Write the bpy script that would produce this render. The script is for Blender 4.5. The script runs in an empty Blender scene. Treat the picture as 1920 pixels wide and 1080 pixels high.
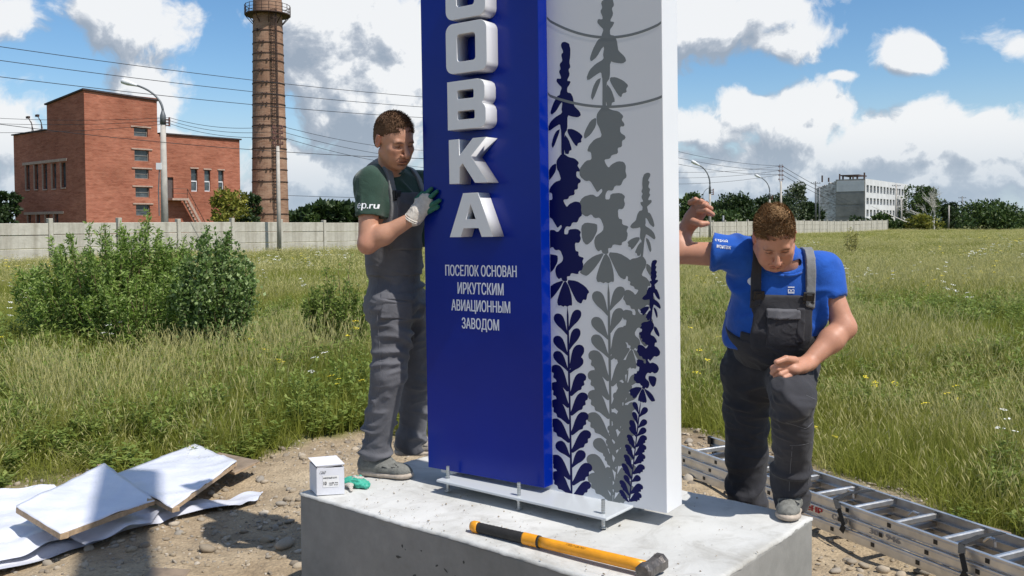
import bpy, bmesh, math, random
import numpy as np
from mathutils import Vector, Matrix, Euler
from mathutils.bvhtree import BVHTree
from mathutils.geometry import tessellate_polygon

random.seed(7)
RNG = np.random.default_rng(11)
scene = bpy.context.scene
COL = scene.collection
PI = math.pi

# ------------------------------------------------------------------ camera
F_PX = 1700.0
EYE = Vector((0, 0, 1.74))
PITCH, ROLL, SHIFT = 0.03, 0.006, -69.0 / 1920.0
cam_data = bpy.data.cameras.new('camera')
cam = bpy.data.objects.new('camera', cam_data)
COL.objects.link(cam)
cam_data.sensor_width = 36.0
cam_data.lens = 36.0 * F_PX / 1920.0
cam_data.shift_y = SHIFT
cam_data.clip_start = 0.05
cam_data.clip_end = 3000
CAM_R = Matrix.Rotation(PI / 2 - PITCH, 3, 'X') @ Matrix.Rotation(-ROLL, 3, 'Z')
cam.matrix_world = Matrix.Translation(EYE) @ CAM_R.to_4x4()
scene.camera = cam

# ------------------------------------------------------------------ world: sky with cumulus clouds
SUN_DIR = Vector((0.778, -0.628, 0)).normalized()
SUN_EL = math.radians(56)
SUN = Vector((SUN_DIR.x * math.cos(SUN_EL), SUN_DIR.y * math.cos(SUN_EL), math.sin(SUN_EL)))
world = bpy.data.worlds.new('World')
scene.world = world
world.use_nodes = True


def build_world():
    nt = world.node_tree
    N, L = nt.nodes, nt.links
    N.clear()
    out = N.new('ShaderNodeOutputWorld')
    sky = N.new('ShaderNodeTexSky')
    sky.sky_type = 'NISHITA'
    sky.sun_disc = False
    sky.sun_elevation = SUN_EL
    sky.sun_rotation = math.atan2(SUN_DIR.x, SUN_DIR.y)
    sky.altitude = 400
    sky.air_density = 1.0
    sky.dust_density = 0.6
    sky.ozone_density = 1.6
    bg = N.new('ShaderNodeBackground')
    bg.inputs['Strength'].default_value = 0.115
    hs = N.new('ShaderNodeHueSaturation')
    hs.inputs['Saturation'].default_value = 1.26
    hs.inputs['Value'].default_value = 0.92
    L.new(sky.outputs[0], hs.inputs['Color'])
    L.new(hs.outputs[0], bg.inputs['Color'])
    # cloud density group
    g = bpy.data.node_groups.new('cloud_field', 'ShaderNodeTree')
    g.interface.new_socket('P', in_out='INPUT', socket_type='NodeSocketVector')
    g.interface.new_socket('D', in_out='OUTPUT', socket_type='NodeSocketFloat')
    gn, gl = g.nodes, g.links
    gi = gn.new('NodeGroupInput')
    go = gn.new('NodeGroupOutput')

    def gm(op, a, b=None, c=None):
        n = gn.new('ShaderNodeMath')
        n.operation = op
        for i, v in enumerate((a, b, c)):
            if v is None:
                continue
            if isinstance(v, (int, float)):
                n.inputs[i].default_value = v
            else:
                gl.new(v, n.inputs[i])
        return n.outputs[0]

    def gv(op, a, b):
        n = gn.new('ShaderNodeVectorMath')
        n.operation = op
        for i, v in enumerate((a, b)):
            if v is None:
                continue
            if isinstance(v, tuple):
                n.inputs[i].default_value = v
            else:
                gl.new(v, n.inputs[i])
        return n.outputs['Value'] if op == 'LENGTH' else n.outputs[0]

    def noise(vec, scale, detail, rough, dist=0.0):
        n = gn.new('ShaderNodeTexNoise')
        n.inputs['Scale'].default_value = scale
        n.inputs['Detail'].default_value = detail
        n.inputs['Roughness'].default_value = rough
        n.inputs['Distortion'].default_value = dist
        gl.new(vec, n.inputs['Vector'])
        return n
    P = gi.outputs[0]
    wn = noise(P, 9.0, 3, 0.55)
    woff = gv('SUBTRACT', wn.outputs['Color'], (0.5, 0.5, 0.5))
    woff = gv('MULTIPLY', woff, (0.075, 0.055, 0.0))
    PW = gv('ADD', P, woff)

    def az_el(px, py):
        t = (px - 960) / F_PX
        a = math.atan(t)
        return a, math.atan((420 - py) / F_PX * math.cos(a))
    # (x, y, half width, half height, weight) in picture pixels
    blobs = [(40, 15, 120, 70, .8), (255, 35, 130, 110, 1.0), (275, 160, 100, 110, 1.0), (20, 230, 100, 95, .95), (60, 320, 120, 60, .7),
             (620, 40, 140, 120, 1.05), (700, 190, 170, 170, 1.1), (575, 160, 80, 60, .85), (600, 330, 240, 90, 1.0), (740, 60, 100, 150, 1.0), (330, 240, 120, 45, .6),
             (1340, 40, 210, 85, 1.1), (1470, 85, 120, 48, 1.0), (1690, 115, 66, 52, 1.05), (1575, 150, 60, 24, .7), (1290, 90, 60, 40, .8),
             (1320, 240, 120, 70, .95), (1400, 215, 80, 60, 1.0), (1500, 250, 110, 100, 1.05), (1545, 195, 35, 40, .9), (1640, 290, 170, 80, 1.05), (1745, 250, 95, 62, 1.05),
             (1840, 285, 100, 70, 1.0), (1400, 330, 240, 90, 1.0), (1750, 350, 260, 70, 1.05), (1000, 250, 260, 150, .9),
             (1900, 90, 170, 130, .33), (1930, 350, 150, 50, .9), (2150, 250, 220, 110, 1.0), (2400, 80, 250, 120, 1.0), (2500, 330, 300, 90, .9),
             (-200, 150, 150, 120, .9), (-500, 60, 250, 120, 1.0), (-700, 280, 300, 110, .9)]
    cur = None
    for (x, y, rx, ry, w) in blobs:
        ca, ce = az_el(x, y)
        dn = gv('SUBTRACT', PW, (ca, ce, 0))
        dn = gv('MULTIPLY', dn, (F_PX / rx * math.cos(ca) ** 2 if False else F_PX / rx, F_PX / ry, 0))
        ln = gv('LENGTH', dn, None)
        v = gm('MULTIPLY_ADD', ln, -1.25, w * 1.25 - 0.10)
        cur = v if cur is None else gm('SMOOTH_MAX', cur, v, 0.15)
    # away from the frame the same kind of cloud field goes on, from noise alone
    sep = gn.new('ShaderNodeSeparateXYZ')
    gl.new(P, sep.inputs[0])
    far_n = noise(PW, 3.0, 2, .5)
    fv = gm('MULTIPLY_ADD', far_n.outputs[0], 4.0, -2.0)
    aaz = gm('ABSOLUTE', sep.outputs[0])
    m1 = gm('MULTIPLY_ADD', aaz, 4.0, -3.2)
    m2 = gm('MULTIPLY_ADD', sep.outputs[1], 4.0, -1.5)
    mm = gm('MAXIMUM', m1, m2)
    mm = gm('MINIMUM', gm('MAXIMUM', mm, 0.0), 1.0)
    cur = gm('MAXIMUM', cur, gm('MULTIPLY_ADD', mm, 3.0, gm('ADD', fv, -3.0)))
    d1 = noise(PW, 20.0, 8, 0.60, 0.1)
    nz = gm('MULTIPLY_ADD', d1.outputs[0], 2.2, -1.1)
    dens = gm('ADD', cur, nz)
    gl.new(dens, go.inputs[0])

    tc = N.new('ShaderNodeTexCoord')
    sp = N.new('ShaderNodeSeparateXYZ')
    L.new(tc.outputs['Generated'], sp.inputs[0])

    def m(op, a, b=None, c=None):
        n = N.new('ShaderNodeMath')
        n.operation = op
        for i, v in enumerate((a, b, c)):
            if v is None:
                continue
            if isinstance(v, (int, float)):
                n.inputs[i].default_value = v
            else:
                L.new(v, n.inputs[i])
        return n.outputs[0]
    az = m('ARCTAN2', sp.outputs[0], sp.outputs[1])
    el = m('ARCSINE', sp.outputs[2])
    cb = N.new('ShaderNodeCombineXYZ')
    L.new(az, cb.inputs[0])
    L.new(el, cb.inputs[1])

    def field(off):
        va = N.new('ShaderNodeVectorMath')
        va.operation = 'ADD'
        va.inputs[1].default_value = off
        L.new(cb.outputs[0], va.inputs[0])
        gg = N.new('ShaderNodeGroup')
        gg.node_tree = g
        L.new(va.outputs[0], gg.inputs[0])
        return gg.outputs[0]
    D0 = field((0, 0, 0))
    D1 = field((0.012, 0.020, 0))
    D2 = field((0.03, 0.05, 0))

    def mr(v, a, b, c=0.0, d=1.0):
        n = N.new('ShaderNodeMapRange')
        n.interpolation_type = 'SMOOTHSTEP'
        for i, q in enumerate((a, b, c, d)):
            n.inputs[i + 1].default_value = q
        L.new(v, n.inputs[0])
        return n.outputs[0]
    mask = mr(D0, 0.0, 0.48)
    # light: where the density towards the sun is lower, the cloud is lit
    grad = m('ADD', m('MULTIPLY', m('SUBTRACT', D0, D1), 0.9), m('MULTIPLY', m('SUBTRACT', D0, D2), 0.55))
    thick = mr(D2, 0.25, 1.35)
    lit = m('ADD', m('MULTIPLY_ADD', grad, 1.35, 0.66), m('MULTIPLY', thick, -0.36))
    lit = m('MINIMUM', m('MAXIMUM', lit, 0.0), 1.0)
    ramp = N.new('ShaderNodeValToRGB')
    cr = ramp.color_ramp
    cr.elements[0].position = 0.0
    cr.elements[0].color = (0.27, 0.32, 0.39, 1)
    cr.elements[1].position = 1.0
    cr.elements[1].color = (0.72, 0.73, 0.74, 1)
    e = cr.elements.new(0.45)
    e.color = (0.36, 0.40, 0.46, 1)
    e = cr.elements.new(0.75)
    e.color = (0.54, 0.57, 0.61, 1)
    L.new(lit, ramp.inputs[0])
    # low clouds near the horizon lose contrast in the haze
    lo = mr(el, 0.0, 0.11, 0.75, 0.0)
    mixh = N.new('ShaderNodeMix')
    mixh.data_type = 'RGBA'
    L.new(lo, mixh.inputs[0])
    L.new(ramp.outputs[0], mixh.inputs[6])
    mixh.inputs[7].default_value = (0.36, 0.44, 0.53, 1)
    bg2 = N.new('ShaderNodeBackground')
    bg2.inputs['Strength'].default_value = 1.0
    L.new(mixh.outputs[2], bg2.inputs['Color'])
    up = mr(el, -0.02, 0.0)
    mk = m('MULTIPLY', m('MULTIPLY', mask, 0.96), up)
    ms = N.new('ShaderNodeMixShader')
    L.new(mk, ms.inputs[0])
    L.new(bg.outputs[0], ms.inputs[1])
    L.new(bg2.outputs[0], ms.inputs[2])
    # pale haze low over the horizon
    hz = N.new('ShaderNodeMix')
    hz.data_type = 'RGBA'
    L.new(mr(el, 0.0, 0.16, 0.8, 0.0), hz.inputs[0])
    L.new(hs.outputs[0], hz.inputs[6])
    hz.inputs[7].default_value = (3.2, 4.1, 5.1, 1)
    L.new(hz.outputs[2], bg.inputs['Color'])
    L.new(ms.outputs[0], out.inputs[0])


build_world()
try:
    world.cycles.sampling_method = 'MANUAL'
    world.cycles.sample_map_resolution = 512
except Exception:
    pass

sun_data = bpy.data.lights.new('sun', 'SUN')
sun_data.energy = 3.9
sun_data.angle = math.radians(0.53)
sun_data.color = (1.0, 0.955, 0.88)
sun = bpy.data.objects.new('sun', sun_data)
sun.rotation_euler = SUN.to_track_quat('Z', 'Y').to_euler()
COL.objects.link(sun)

scene.view_settings.view_transform = 'Standard'
scene.view_settings.look = 'None'
scene.view_settings.gamma = 1.0
scene.view_settings.exposure = 0.34
scene.view_settings.use_curve_mapping = False
scene.render.engine = 'CYCLES'
scene.cycles.max_bounces = 5
scene.cycles.diffuse_bounces = 3
scene.cycles.glossy_bounces = 3
scene.cycles.transmission_bounces = 3
scene.cycles.transparent_max_bounces = 4
scene.cycles.caustics_reflective = False
scene.cycles.caustics_refractive = False


# ------------------------------------------------------------------ where a spot of the photograph lies in the place
def ray(px, py):
    v = Vector(((px - 960) / F_PX, (540 - py) / F_PX + SHIFT * 1920 / F_PX, -1.0))
    return CAM_R @ v


def at(px, py, d):
    r = ray(px, py)
    return EYE + r * (d / r.y)


def on_z(px, py, z=0.0):
    r = ray(px, py)
    return EYE + r * ((z - EYE.z) / r.z)


def on_plane(px, py, o, n):
    r = ray(px, py)
    return EYE + r * ((o - EYE).dot(n) / r.dot(n))


# ------------------------------------------------------------------ helpers: objects
def tag(o, label=None, cat=None, group=None, kind=None):
    if label:
        o['label'] = label
    if cat:
        o['category'] = cat
    if group:
        o['group'] = group
    if kind:
        o['kind'] = kind
    return o


def empty(name, loc=(0, 0, 0), label=None, cat=None, group=None, rz=0.0):
    o = bpy.data.objects.new(name, None)
    o.empty_display_size = 0.1
    o.location = loc
    o.rotation_euler = (0, 0, rz)
    COL.objects.link(o)
    return tag(o, label, cat, group)


def link(name, me, mat=None, parent=None, smooth=False):
    if mat is not None and not me.materials:
        me.materials.append(mat)
    if smooth:
        me.polygons.foreach_set('use_smooth', [True] * len(me.polygons))
    o = bpy.data.objects.new(name, me)
    COL.objects.link(o)
    if parent is not None:
        o.parent = parent
        # geometry is given in world space unless the parent stands elsewhere
        o.matrix_parent_inverse = world_inv(parent)
    return o


def world_inv(p):
    m = Matrix.Identity(4)
    q = p
    chain = []
    while q is not None:
        chain.append(q)
        q = q.parent
    for q in reversed(chain):
        m = m @ (q.matrix_parent_inverse if q.parent else Matrix.Identity(4)) @ q.matrix_basis
    return m.inverted()


class MB:
    """collects boxes, tubes and faces for one mesh"""

    def __init__(s):
        s.v, s.f = [], []

    def face(s, pts):
        b = len(s.v)
        s.v += [tuple(p) for p in pts]
        s.f.append(tuple(range(b, b + len(pts))))

    def hexa(s, a, b):
        """box between bottom ring a (4 pts) and top ring b (4 pts)"""
        k = len(s.v)
        s.v += [tuple(p) for p in a] + [tuple(p) for p in b]
        s.f += [(k + 3, k + 2, k + 1, k), (k + 4, k + 5, k + 6, k + 7)]
        for i in range(4):
            j = (i + 1) % 4
            s.f.append((k + i, k + j, k + 4 + j, k + 4 + i))

    def box(s, c, half, ax=None):
        c = Vector(c)
        X, Y, Z = ax if ax else (Vector((1, 0, 0)), Vector((0, 1, 0)), Vector((0, 0, 1)))
        X, Y, Z = X * half[0], Y * half[1], Z * half[2]
        s.hexa([c - X - Y - Z, c + X - Y - Z, c + X + Y - Z, c - X + Y - Z], [c - X - Y + Z, c + X - Y + Z, c + X + Y + Z, c - X + Y + Z])

    def bar(s, a, b, w, h=None, up=Vector((0, 0, 1))):
        a, b = Vector(a), Vector(b)
        h = w if h is None else h
        d = (b - a).normalized()
        if abs(d.dot(up)) > 0.98:
            up = Vector((1, 0, 0))
        r = d.cross(up).normalized()
        u = r.cross(d).normalized()
        s.box((a + b) / 2, ((b - a).length / 2, w / 2, h / 2), (d, r, u))

    def tube(s, pts, rad, n=8, cap=True):
        pts = [Vector(p) for p in pts]
        if not isinstance(rad, (list, tuple)):
            rad = [rad] * len(pts)
        base = len(s.v)
        up = Vector((0, 0, 1))
        prev = None
        for i, p in enumerate(pts):
            d = (pts[min(i + 1, len(pts) - 1)] - pts[max(i - 1, 0)])
            d = d.normalized() if d.length > 1e-9 else Vector((0, 0, 1))
            if prev is None:
                r = d.cross(up) if abs(d.dot(up)) < 0.95 else d.cross(Vector((1, 0, 0)))
            else:
                r = prev - d * prev.dot(d)
            r.normalize()
            prev = r
            q = d.cross(r)
            for k in range(n):
                a = 2 * PI * k / n
                s.v.append(tuple(p + (r * math.cos(a) + q * math.sin(a)) * rad[i]))
        for i in range(len(pts) - 1):
            for k in range(n):
                k2 = (k + 1) % n
                s.f.append((base + i * n + k, base + i * n + k2, base + (i + 1) * n + k2, base + (i + 1) * n + k))
        if cap:
            s.f.append(tuple(base + k for k in reversed(range(n))))
            e = base + (len(pts) - 1) * n
            s.f.append(tuple(e + k for k in range(n)))

    def mesh(s, name, bevel=0.0, seg=1):
        me = bpy.data.meshes.new(name)
        me.from_pydata(s.v, [], s.f)
        if bevel:
            bm = bmesh.new()
            bm.from_mesh(me)
            bmesh.ops.remove_doubles(bm, verts=bm.verts, dist=1e-5)
            ed = [e for e in bm.edges if len(e.link_faces) == 2 and e.calc_face_angle(0) > 0.5]
            bmesh.ops.bevel(bm, geom=ed, offset=bevel, segments=seg, profile=0.6, affect='EDGES', clamp_overlap=True)
            bm.to_mesh(me)
            bm.free()
        me.validate()
        return me

    def build(s, name, mat, parent=None, bevel=0.0, seg=1, smooth=False):
        return link(name, s.mesh(name, bevel, seg), mat, parent, smooth)


def np_mesh(name, verts, faces, mat=None, smooth=True):
    """verts (n,3) array; faces (m,k) array with k = 3 or 4"""
    me = bpy.data.meshes.new(name)
    verts = np.asarray(verts, dtype=np.float32)
    faces = np.asarray(faces, dtype=np.int32)
    k = faces.shape[1]
    me.vertices.add(len(verts))
    me.vertices.foreach_set('co', verts.ravel())
    me.loops.add(faces.size)
    me.loops.foreach_set('vertex_index', faces.ravel())
    me.polygons.add(len(faces))
    me.polygons.foreach_set('loop_start', np.arange(0, faces.size, k, dtype=np.int32))
    me.polygons.foreach_set('loop_total', np.full(len(faces), k, dtype=np.int32))
    me.update(calc_edges=True)
    if smooth:
        me.polygons.foreach_set('use_smooth', np.ones(len(faces), dtype=bool))
    if mat:
        me.materials.append(mat)
    return me


# ------------------------------------------------------------------ helpers: materials
class Mat:
    def __init__(s, name, color=(0.5, 0.5, 0.5), rough=0.6, metal=0.0, spec=0.5):
        s.m = bpy.data.materials.new(name)
        s.m.use_nodes = True
        s.nt = s.m.node_tree
        s.N, s.L = s.nt.nodes, s.nt.links
        s.b = s.N['Principled BSDF']
        s.b.inputs['Base Color'].default_value = (*color[:3], 1)
        s.b.inputs['Roughness'].default_value = rough
        s.b.inputs['Metallic'].default_value = metal
        s.b.inputs['Specular IOR Level'].default_value = spec
        s.tc = s.N.new('ShaderNodeTexCoord')
        s.P = s.tc.outputs['Object']

    def mapping(s, scale=(1, 1, 1), rot=(0, 0, 0), loc=(0, 0, 0), src=None):
        n = s.N.new('ShaderNodeMapping')
        n.inputs['Scale'].default_value = scale
        n.inputs['Rotation'].default_value = rot
        n.inputs['Location'].default_value = loc
        s.L.new(src or s.P, n.inputs[0])
        return n.outputs[0]

    def noise(s, scale=5, detail=4, rough=.55, vec=None, dist=0.0):
        n = s.N.new('ShaderNodeTexNoise')
        n.inputs['Scale'].default_value = scale
        n.inputs['Detail'].default_value = detail
        n.inputs['Roughness'].default_value = rough
        n.inputs['Distortion'].default_value = dist
        s.L.new(vec or s.P, n.inputs['Vector'])
        return n.outputs[0]

    def voro(s, scale=5, feat='F1', vec=None, out='Distance'):
        n = s.N.new('ShaderNodeTexVoronoi')
        n.feature = feat
        n.inputs['Scale'].default_value = scale
        s.L.new(vec or s.P, n.inputs['Vector'])
        return n.outputs[out]

    def ramp(s, v, stops):
        n = s.N.new('ShaderNodeValToRGB')
        cr = n.color_ramp
        while len(cr.elements) < len(stops):
            cr.elements.new(0.5)
        for e, (p, c) in zip(cr.elements, stops):
            e.position = p
            e.color = (*c[:3], 1) if len(c) >= 3 else (c[0],) * 3 + (1,)
        s.L.new(v, n.inputs[0])
        return n.outputs[0]

    def mix(s, f, a, b, mode='MIX'):
        n = s.N.new('ShaderNodeMix')
        n.data_type = 'RGBA'
        n.blend_type = mode
        for i, v in ((0, f), (6, a), (7, b)):
            if isinstance(v, (int, float)):
                n.inputs[i].default_value = v
            elif isinstance(v, tuple):
                n.inputs[i].default_value = (*v[:3], 1)
            else:
                s.L.new(v, n.inputs[i])
        return n.outputs[2]

    def math(s, op, a, b=0.0, c=0.0):
        n = s.N.new('ShaderNodeMath')
        n.operation = op
        for i, v in enumerate((a, b, c)):
            if isinstance(v, (int, float)):
                n.inputs[i].default_value = v
            else:
                s.L.new(v, n.inputs[i])
        return n.outputs[0]

    def attr(s, name, out='Fac'):
        n = s.N.new('ShaderNodeAttribute')
        n.attribute_name = name
        return n.outputs[out]

    def color(s, v):
        s.L.new(v, s.b.inputs['Base Color'])
        return s

    def rough(s, v):
        s.L.new(v, s.b.inputs['Roughness'])
        return s

    def bump(s, v, strength=.3, dist=.01):
        n = s.N.new('ShaderNodeBump')
        n.inputs['Strength'].default_value = strength
        n.inputs['Distance'].default_value = dist
        s.L.new(v, n.inputs['Height'])
        s.L.new(n.outputs[0], s.b.inputs['Normal'])
        return s


def simple(name, color, rough=.6, metal=0.0, var=.15, scale=6, spec=.5, bump=0.0, bscale=60):
    m = Mat(name, color, rough, metal, spec)
    if var:
        n = m.noise(scale, 5, .6)
        lo = tuple(c * (1 - var) for c in color)
        hi = tuple(min(1, c * (1 + var)) for c in color)
        m.color(m.ramp(n, [(.3, lo), (.7, hi)]))
    if bump:
        m.bump(m.noise(bscale, 4, .6), bump, .01)
    return m.m


def foliage_mat(name, dark, mid, light, trans=.25, rough=.55):
    m = Mat(name, mid, rough, spec=.35)
    a = m.attr('tone')
    c = m.ramp(a, [(0, dark), (.5, mid), (1, light)])
    m.color(c)
    tr = m.N.new('ShaderNodeBsdfTranslucent')
    m.L.new(c, tr.inputs[0])
    mx = m.N.new('ShaderNodeMixShader')
    mx.inputs[0].default_value = trans
    m.L.new(m.b.outputs[0], mx.inputs[1])
    m.L.new(tr.outputs[0], mx.inputs[2])
    m.L.new(mx.outputs[0], m.N['Material Output'].inputs[0])
    return m.m


def set_attr(me, name, vals, domain='POINT'):
    a = me.attributes.new(name, 'FLOAT', domain)
    a.data.foreach_set('value', np.asarray(vals, dtype=np.float32))


# ------------------------------------------------------------------ helpers: text
def text_shape(body, embolden=0.0, extrude=0.0, res=4, shear=0.0):
    cu = bpy.data.curves.new('lettering', 'FONT')
    cu.body = body
    cu.size = 1
    cu.offset = embolden
    cu.extrude = extrude
    cu.resolution_u = res
    cu.shear = shear
    o = bpy.data.objects.new('lettering', cu)
    COL.objects.link(o)
    bpy.context.view_layer.update()
    dg = bpy.context.evaluated_depsgraph_get()
    me = bpy.data.meshes.new_from_object(o.evaluated_get(dg))
    bpy.data.objects.remove(o)
    bpy.data.curves.remove(cu)
    return me


def fit_text(body, origin, right, up, width, height, mat, name='lettering', parent=None, off=0.0, **kw):
    """text fitted into a box whose lower left corner is origin"""
    bold = kw.pop('embolden', 0.0)
    me = text_shape(body, **kw)
    if bold:
        # heavier strokes: the same outline three times, shifted sideways
        bm = bmesh.new()
        bm.from_mesh(me)
        g0 = list(bm.verts) + list(bm.faces)
        for i, s_ in enumerate((-1, 1)):
            d_ = bmesh.ops.duplicate(bm, geom=g0)
            for q in d_['geom']:
                if isinstance(q, bmesh.types.BMVert):
                    q.co.x += s_ * bold * 1.6
                    q.co.z += .004 * (i + 1)
        bm.to_mesh(me)
        bm.free()
    co = np.empty(len(me.vertices) * 3)
    me.vertices.foreach_get('co', co)
    co = co.reshape(-1, 3)
    lo, hi = co.min(0), co.max(0)
    nrm = right.cross(up).normalized()
    out = []
    for c in co:
        a = (c[0] - lo[0]) / (hi[0] - lo[0]) * width
        b = (c[1] - lo[1]) / (hi[1] - lo[1]) * height
        out.append(origin + right * a + up * b + nrm * (off + c[2] * height))
    me.vertices.foreach_set('co', [q for p in out for q in p])
    me.materials.clear()
    me.update()
    return link(name, me, mat, parent)


def drape(o, bvh, direction, lift=.002):
    """lay the vertices of a flat mesh on the surface under it"""
    me = o.data
    n = len(me.vertices)
    co = np.empty(n * 3)
    me.vertices.foreach_get('co', co)
    co = co.reshape(-1, 3)
    for i in range(n):
        p = Vector(co[i])
        h = bvh.ray_cast(p - direction * .2, direction)
        if h[0] is not None:
            co[i] = h[0] - direction * lift
    me.vertices.foreach_set('co', co.ravel())
    me.update()


# ------------------------------------------------------------------ helpers: signed-distance sculpting
def vec(p):
    return np.array([p[0], p[1], p[2]], dtype=np.float64)


class Vol:
    """a small sculpting volume: rounded cones, ellipsoids and boxes joined smoothly, then skinned as one mesh"""

    def __init__(s, lo, hi, h):
        s.h = h
        s.lo = np.asarray(lo, dtype=np.float64)
        s.n = np.maximum(4, np.ceil((np.asarray(hi) - s.lo) / h).astype(int) + 1)
        s.f = np.full(tuple(s.n), 0.08, dtype=np.float32)

    def _reg(s, lo, hi):
        i0 = np.clip(np.floor((np.asarray(lo) - s.lo) / s.h).astype(int), 0, s.n - 1)
        i1 = np.clip(np.ceil((np.asarray(hi) - s.lo) / s.h).astype(int) + 1, 1, s.n)
        if np.any(i1 <= i0):
            return None
        ax = [(s.lo[k] + s.h * np.arange(i0[k], i1[k])).astype(np.float32) for k in range(3)]
        sl = tuple(slice(i0[k], i1[k]) for k in range(3))
        return sl, ax[0][:, None, None], ax[1][None, :, None], ax[2][None, None, :]

    def _put(s, sl, d, k, mode):
        a = s.f[sl]
        if mode == 'u':
            if k <= 0:
                s.f[sl] = np.minimum(a, d)
            else:
                h = np.clip(.5 + .5 * (d - a) / k, 0, 1)
                s.f[sl] = d * (1 - h) + a * h - k * h * (1 - h)
        elif mode == 'd':
            if k <= 0:
                s.f[sl] = np.maximum(a, -d)
            else:
                h = np.clip(.5 - .5 * (a + d) / k, 0, 1)
                s.f[sl] = a * (1 - h) + (-d) * h + k * h * (1 - h)

    def cone(s, a, b, ra, rb, k=.02, flat=None, mode='u', infl=0.0):
        a, b = vec(a), vec(b)
        ra, rb = ra + infl, rb + infl
        mg = max(ra, rb) * (max(1, flat[1]) if flat else 1) + k + .03
        g = s._reg(np.minimum(a, b) - mg, np.maximum(a, b) + mg)
        if g is None:
            return
        sl, X, Y, Z = g
        d = b - a
        L2 = float(d @ d) + 1e-12
        px, py, pz = X - a[0], Y - a[1], Z - a[2]
        t = np.clip((px * d[0] + py * d[1] + pz * d[2]) / L2, 0, 1)
        qx, qy, qz = px - t * d[0], py - t * d[1], pz - t * d[2]
        if flat:
            n = vec(flat[0])
            n /= np.linalg.norm(n)
            f = flat[1]
            c = (qx * n[0] + qy * n[1] + qz * n[2]) * (1 / f - 1)
            qx, qy, qz = qx + c * n[0], qy + c * n[1], qz + c * n[2]
        dist = np.sqrt(qx * qx + qy * qy + qz * qz) - (ra + (rb - ra) * t)
        s._put(sl, dist.astype(np.float32), k, mode)

    def ell(s, c, r, ax=None, k=.02, mode='u', infl=0.0):
        c = vec(c)
        r = np.asarray(r, dtype=np.float64) + infl
        mg = float(r.max()) + k + .03
        g = s._reg(c - mg, c + mg)
        if g is None:
            return
        sl, X, Y, Z = g
        A = [vec(v) for v in ax] if ax else [np.array(v, float) for v in ((1, 0, 0), (0, 1, 0), (0, 0, 1))]
        px, py, pz = X - c[0], Y - c[1], Z - c[2]
        k0 = k1 = 0
        for i in range(3):
            q = px * A[i][0] + py * A[i][1] + pz * A[i][2]
            k0 = k0 + (q / r[i]) ** 2
            k1 = k1 + (q / r[i] ** 2) ** 2
        k0 = np.sqrt(k0)
        k1 = np.sqrt(k1) + 1e-9
        s._put(sl, (k0 * (k0 - 1) / k1).astype(np.float32), k, mode)

    def box(s, c, half, ax=None, rnd=.003, k=0.0, mode='u'):
        c = vec(c)
        mg = float(np.linalg.norm(half)) + k + .03
        g = s._reg(c - mg, c + mg)
        if g is None:
            return
        sl, X, Y, Z = g
        s._put(sl, s._boxd(c, half, ax, rnd, X, Y, Z), k, mode)

    def _boxd(s, c, half, ax, rnd, X, Y, Z):
        A = [vec(v) for v in ax] if ax else [np.array(v, float) for v in ((1, 0, 0), (0, 1, 0), (0, 0, 1))]
        px, py, pz = X - c[0], Y - c[1], Z - c[2]
        out = 0
        ins = -1e9
        for i in range(3):
            q = np.abs(px * A[i][0] + py * A[i][1] + pz * A[i][2]) - (half[i] - rnd)
            out = out + np.maximum(q, 0) ** 2
            ins = np.maximum(ins, q)
        return (np.sqrt(out) + np.minimum(ins, 0) - rnd).astype(np.float32)

    def keep_box(s, c, half, ax=None, rnd=.004):
        """intersect everything with one box"""
        g = s._reg(s.lo, s.lo + s.h * s.n)
        sl, X, Y, Z = g
        s.f = np.maximum(s.f, s._boxd(vec(c), half, ax, rnd, X, Y, Z))

    def cut(s, o, n, lo=None, hi=None, k=0.0):
        """remove what lies on the side n points to"""
        g = s._reg(s.lo if lo is None else lo, s.lo + s.h * s.n if hi is None else hi)
        if g is None:
            return
        sl, X, Y, Z = g
        n = vec(n)
        n /= np.linalg.norm(n)
        o = vec(o)
        d = (X - o[0]) * n[0] + (Y - o[1]) * n[1] + (Z - o[2]) * n[2]
        s.f[sl] = np.maximum(s.f[sl], d.astype(np.float32))

    def skin(s):
        f = s.f
        f[0], f[-1], f[:, 0], f[:, -1], f[:, :, 0], f[:, :, -1] = (.05,) * 6
        ins = f < 0
        nx, ny, nz = f.shape
        acc = {}
        cells, pos = [], []
        quads = []
        cid = lambda i, j, k: (i * ny + j) * nz + k
        for ax in range(3):
            sa = [slice(None)] * 3
            sb = [slice(None)] * 3
            sa[ax], sb[ax] = slice(0, -1), slice(1, None)
            cr = ins[tuple(sa)] != ins[tuple(sb)]
            I = np.argwhere(cr)
            if not len(I):
                continue
            J = I.copy()
            J[:, ax] += 1
            fa = f[I[:, 0], I[:, 1], I[:, 2]]
            fb = f[J[:, 0], J[:, 1], J[:, 2]]
            t = fa / (fa - fb)
            P = I.astype(np.float64)
            P[:, ax] += t
            o1, o2 = [(1, 2), (2, 0), (0, 1)][ax]
            cc = []
            for (d1, d2) in ((-1, -1), (0, -1), (0, 0), (-1, 0)):
                C = I.copy()
                C[:, o1] += d1
                C[:, o2] += d2
                c = cid(C[:, 0], C[:, 1], C[:, 2])
                cc.append(c)
                cells.append(c)
                pos.append(P)
            q = np.stack(cc, 1)
            flip = fa > 0
            q[flip] = q[flip][:, ::-1]
            quads.append(q)
        if not cells:
            return np.zeros((0, 3)), np.zeros((0, 4), int)
        cells = np.concatenate(cells)
        pos = np.concatenate(pos)
        u, inv = np.unique(cells, return_inverse=True)
        inv = inv.ravel()
        cnt = np.bincount(inv)
        V = np.stack([np.bincount(inv, pos[:, k]) / cnt for k in range(3)], 1)
        Q = np.searchsorted(u, np.concatenate(quads))
        return V * s.h + s.lo, Q


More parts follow.
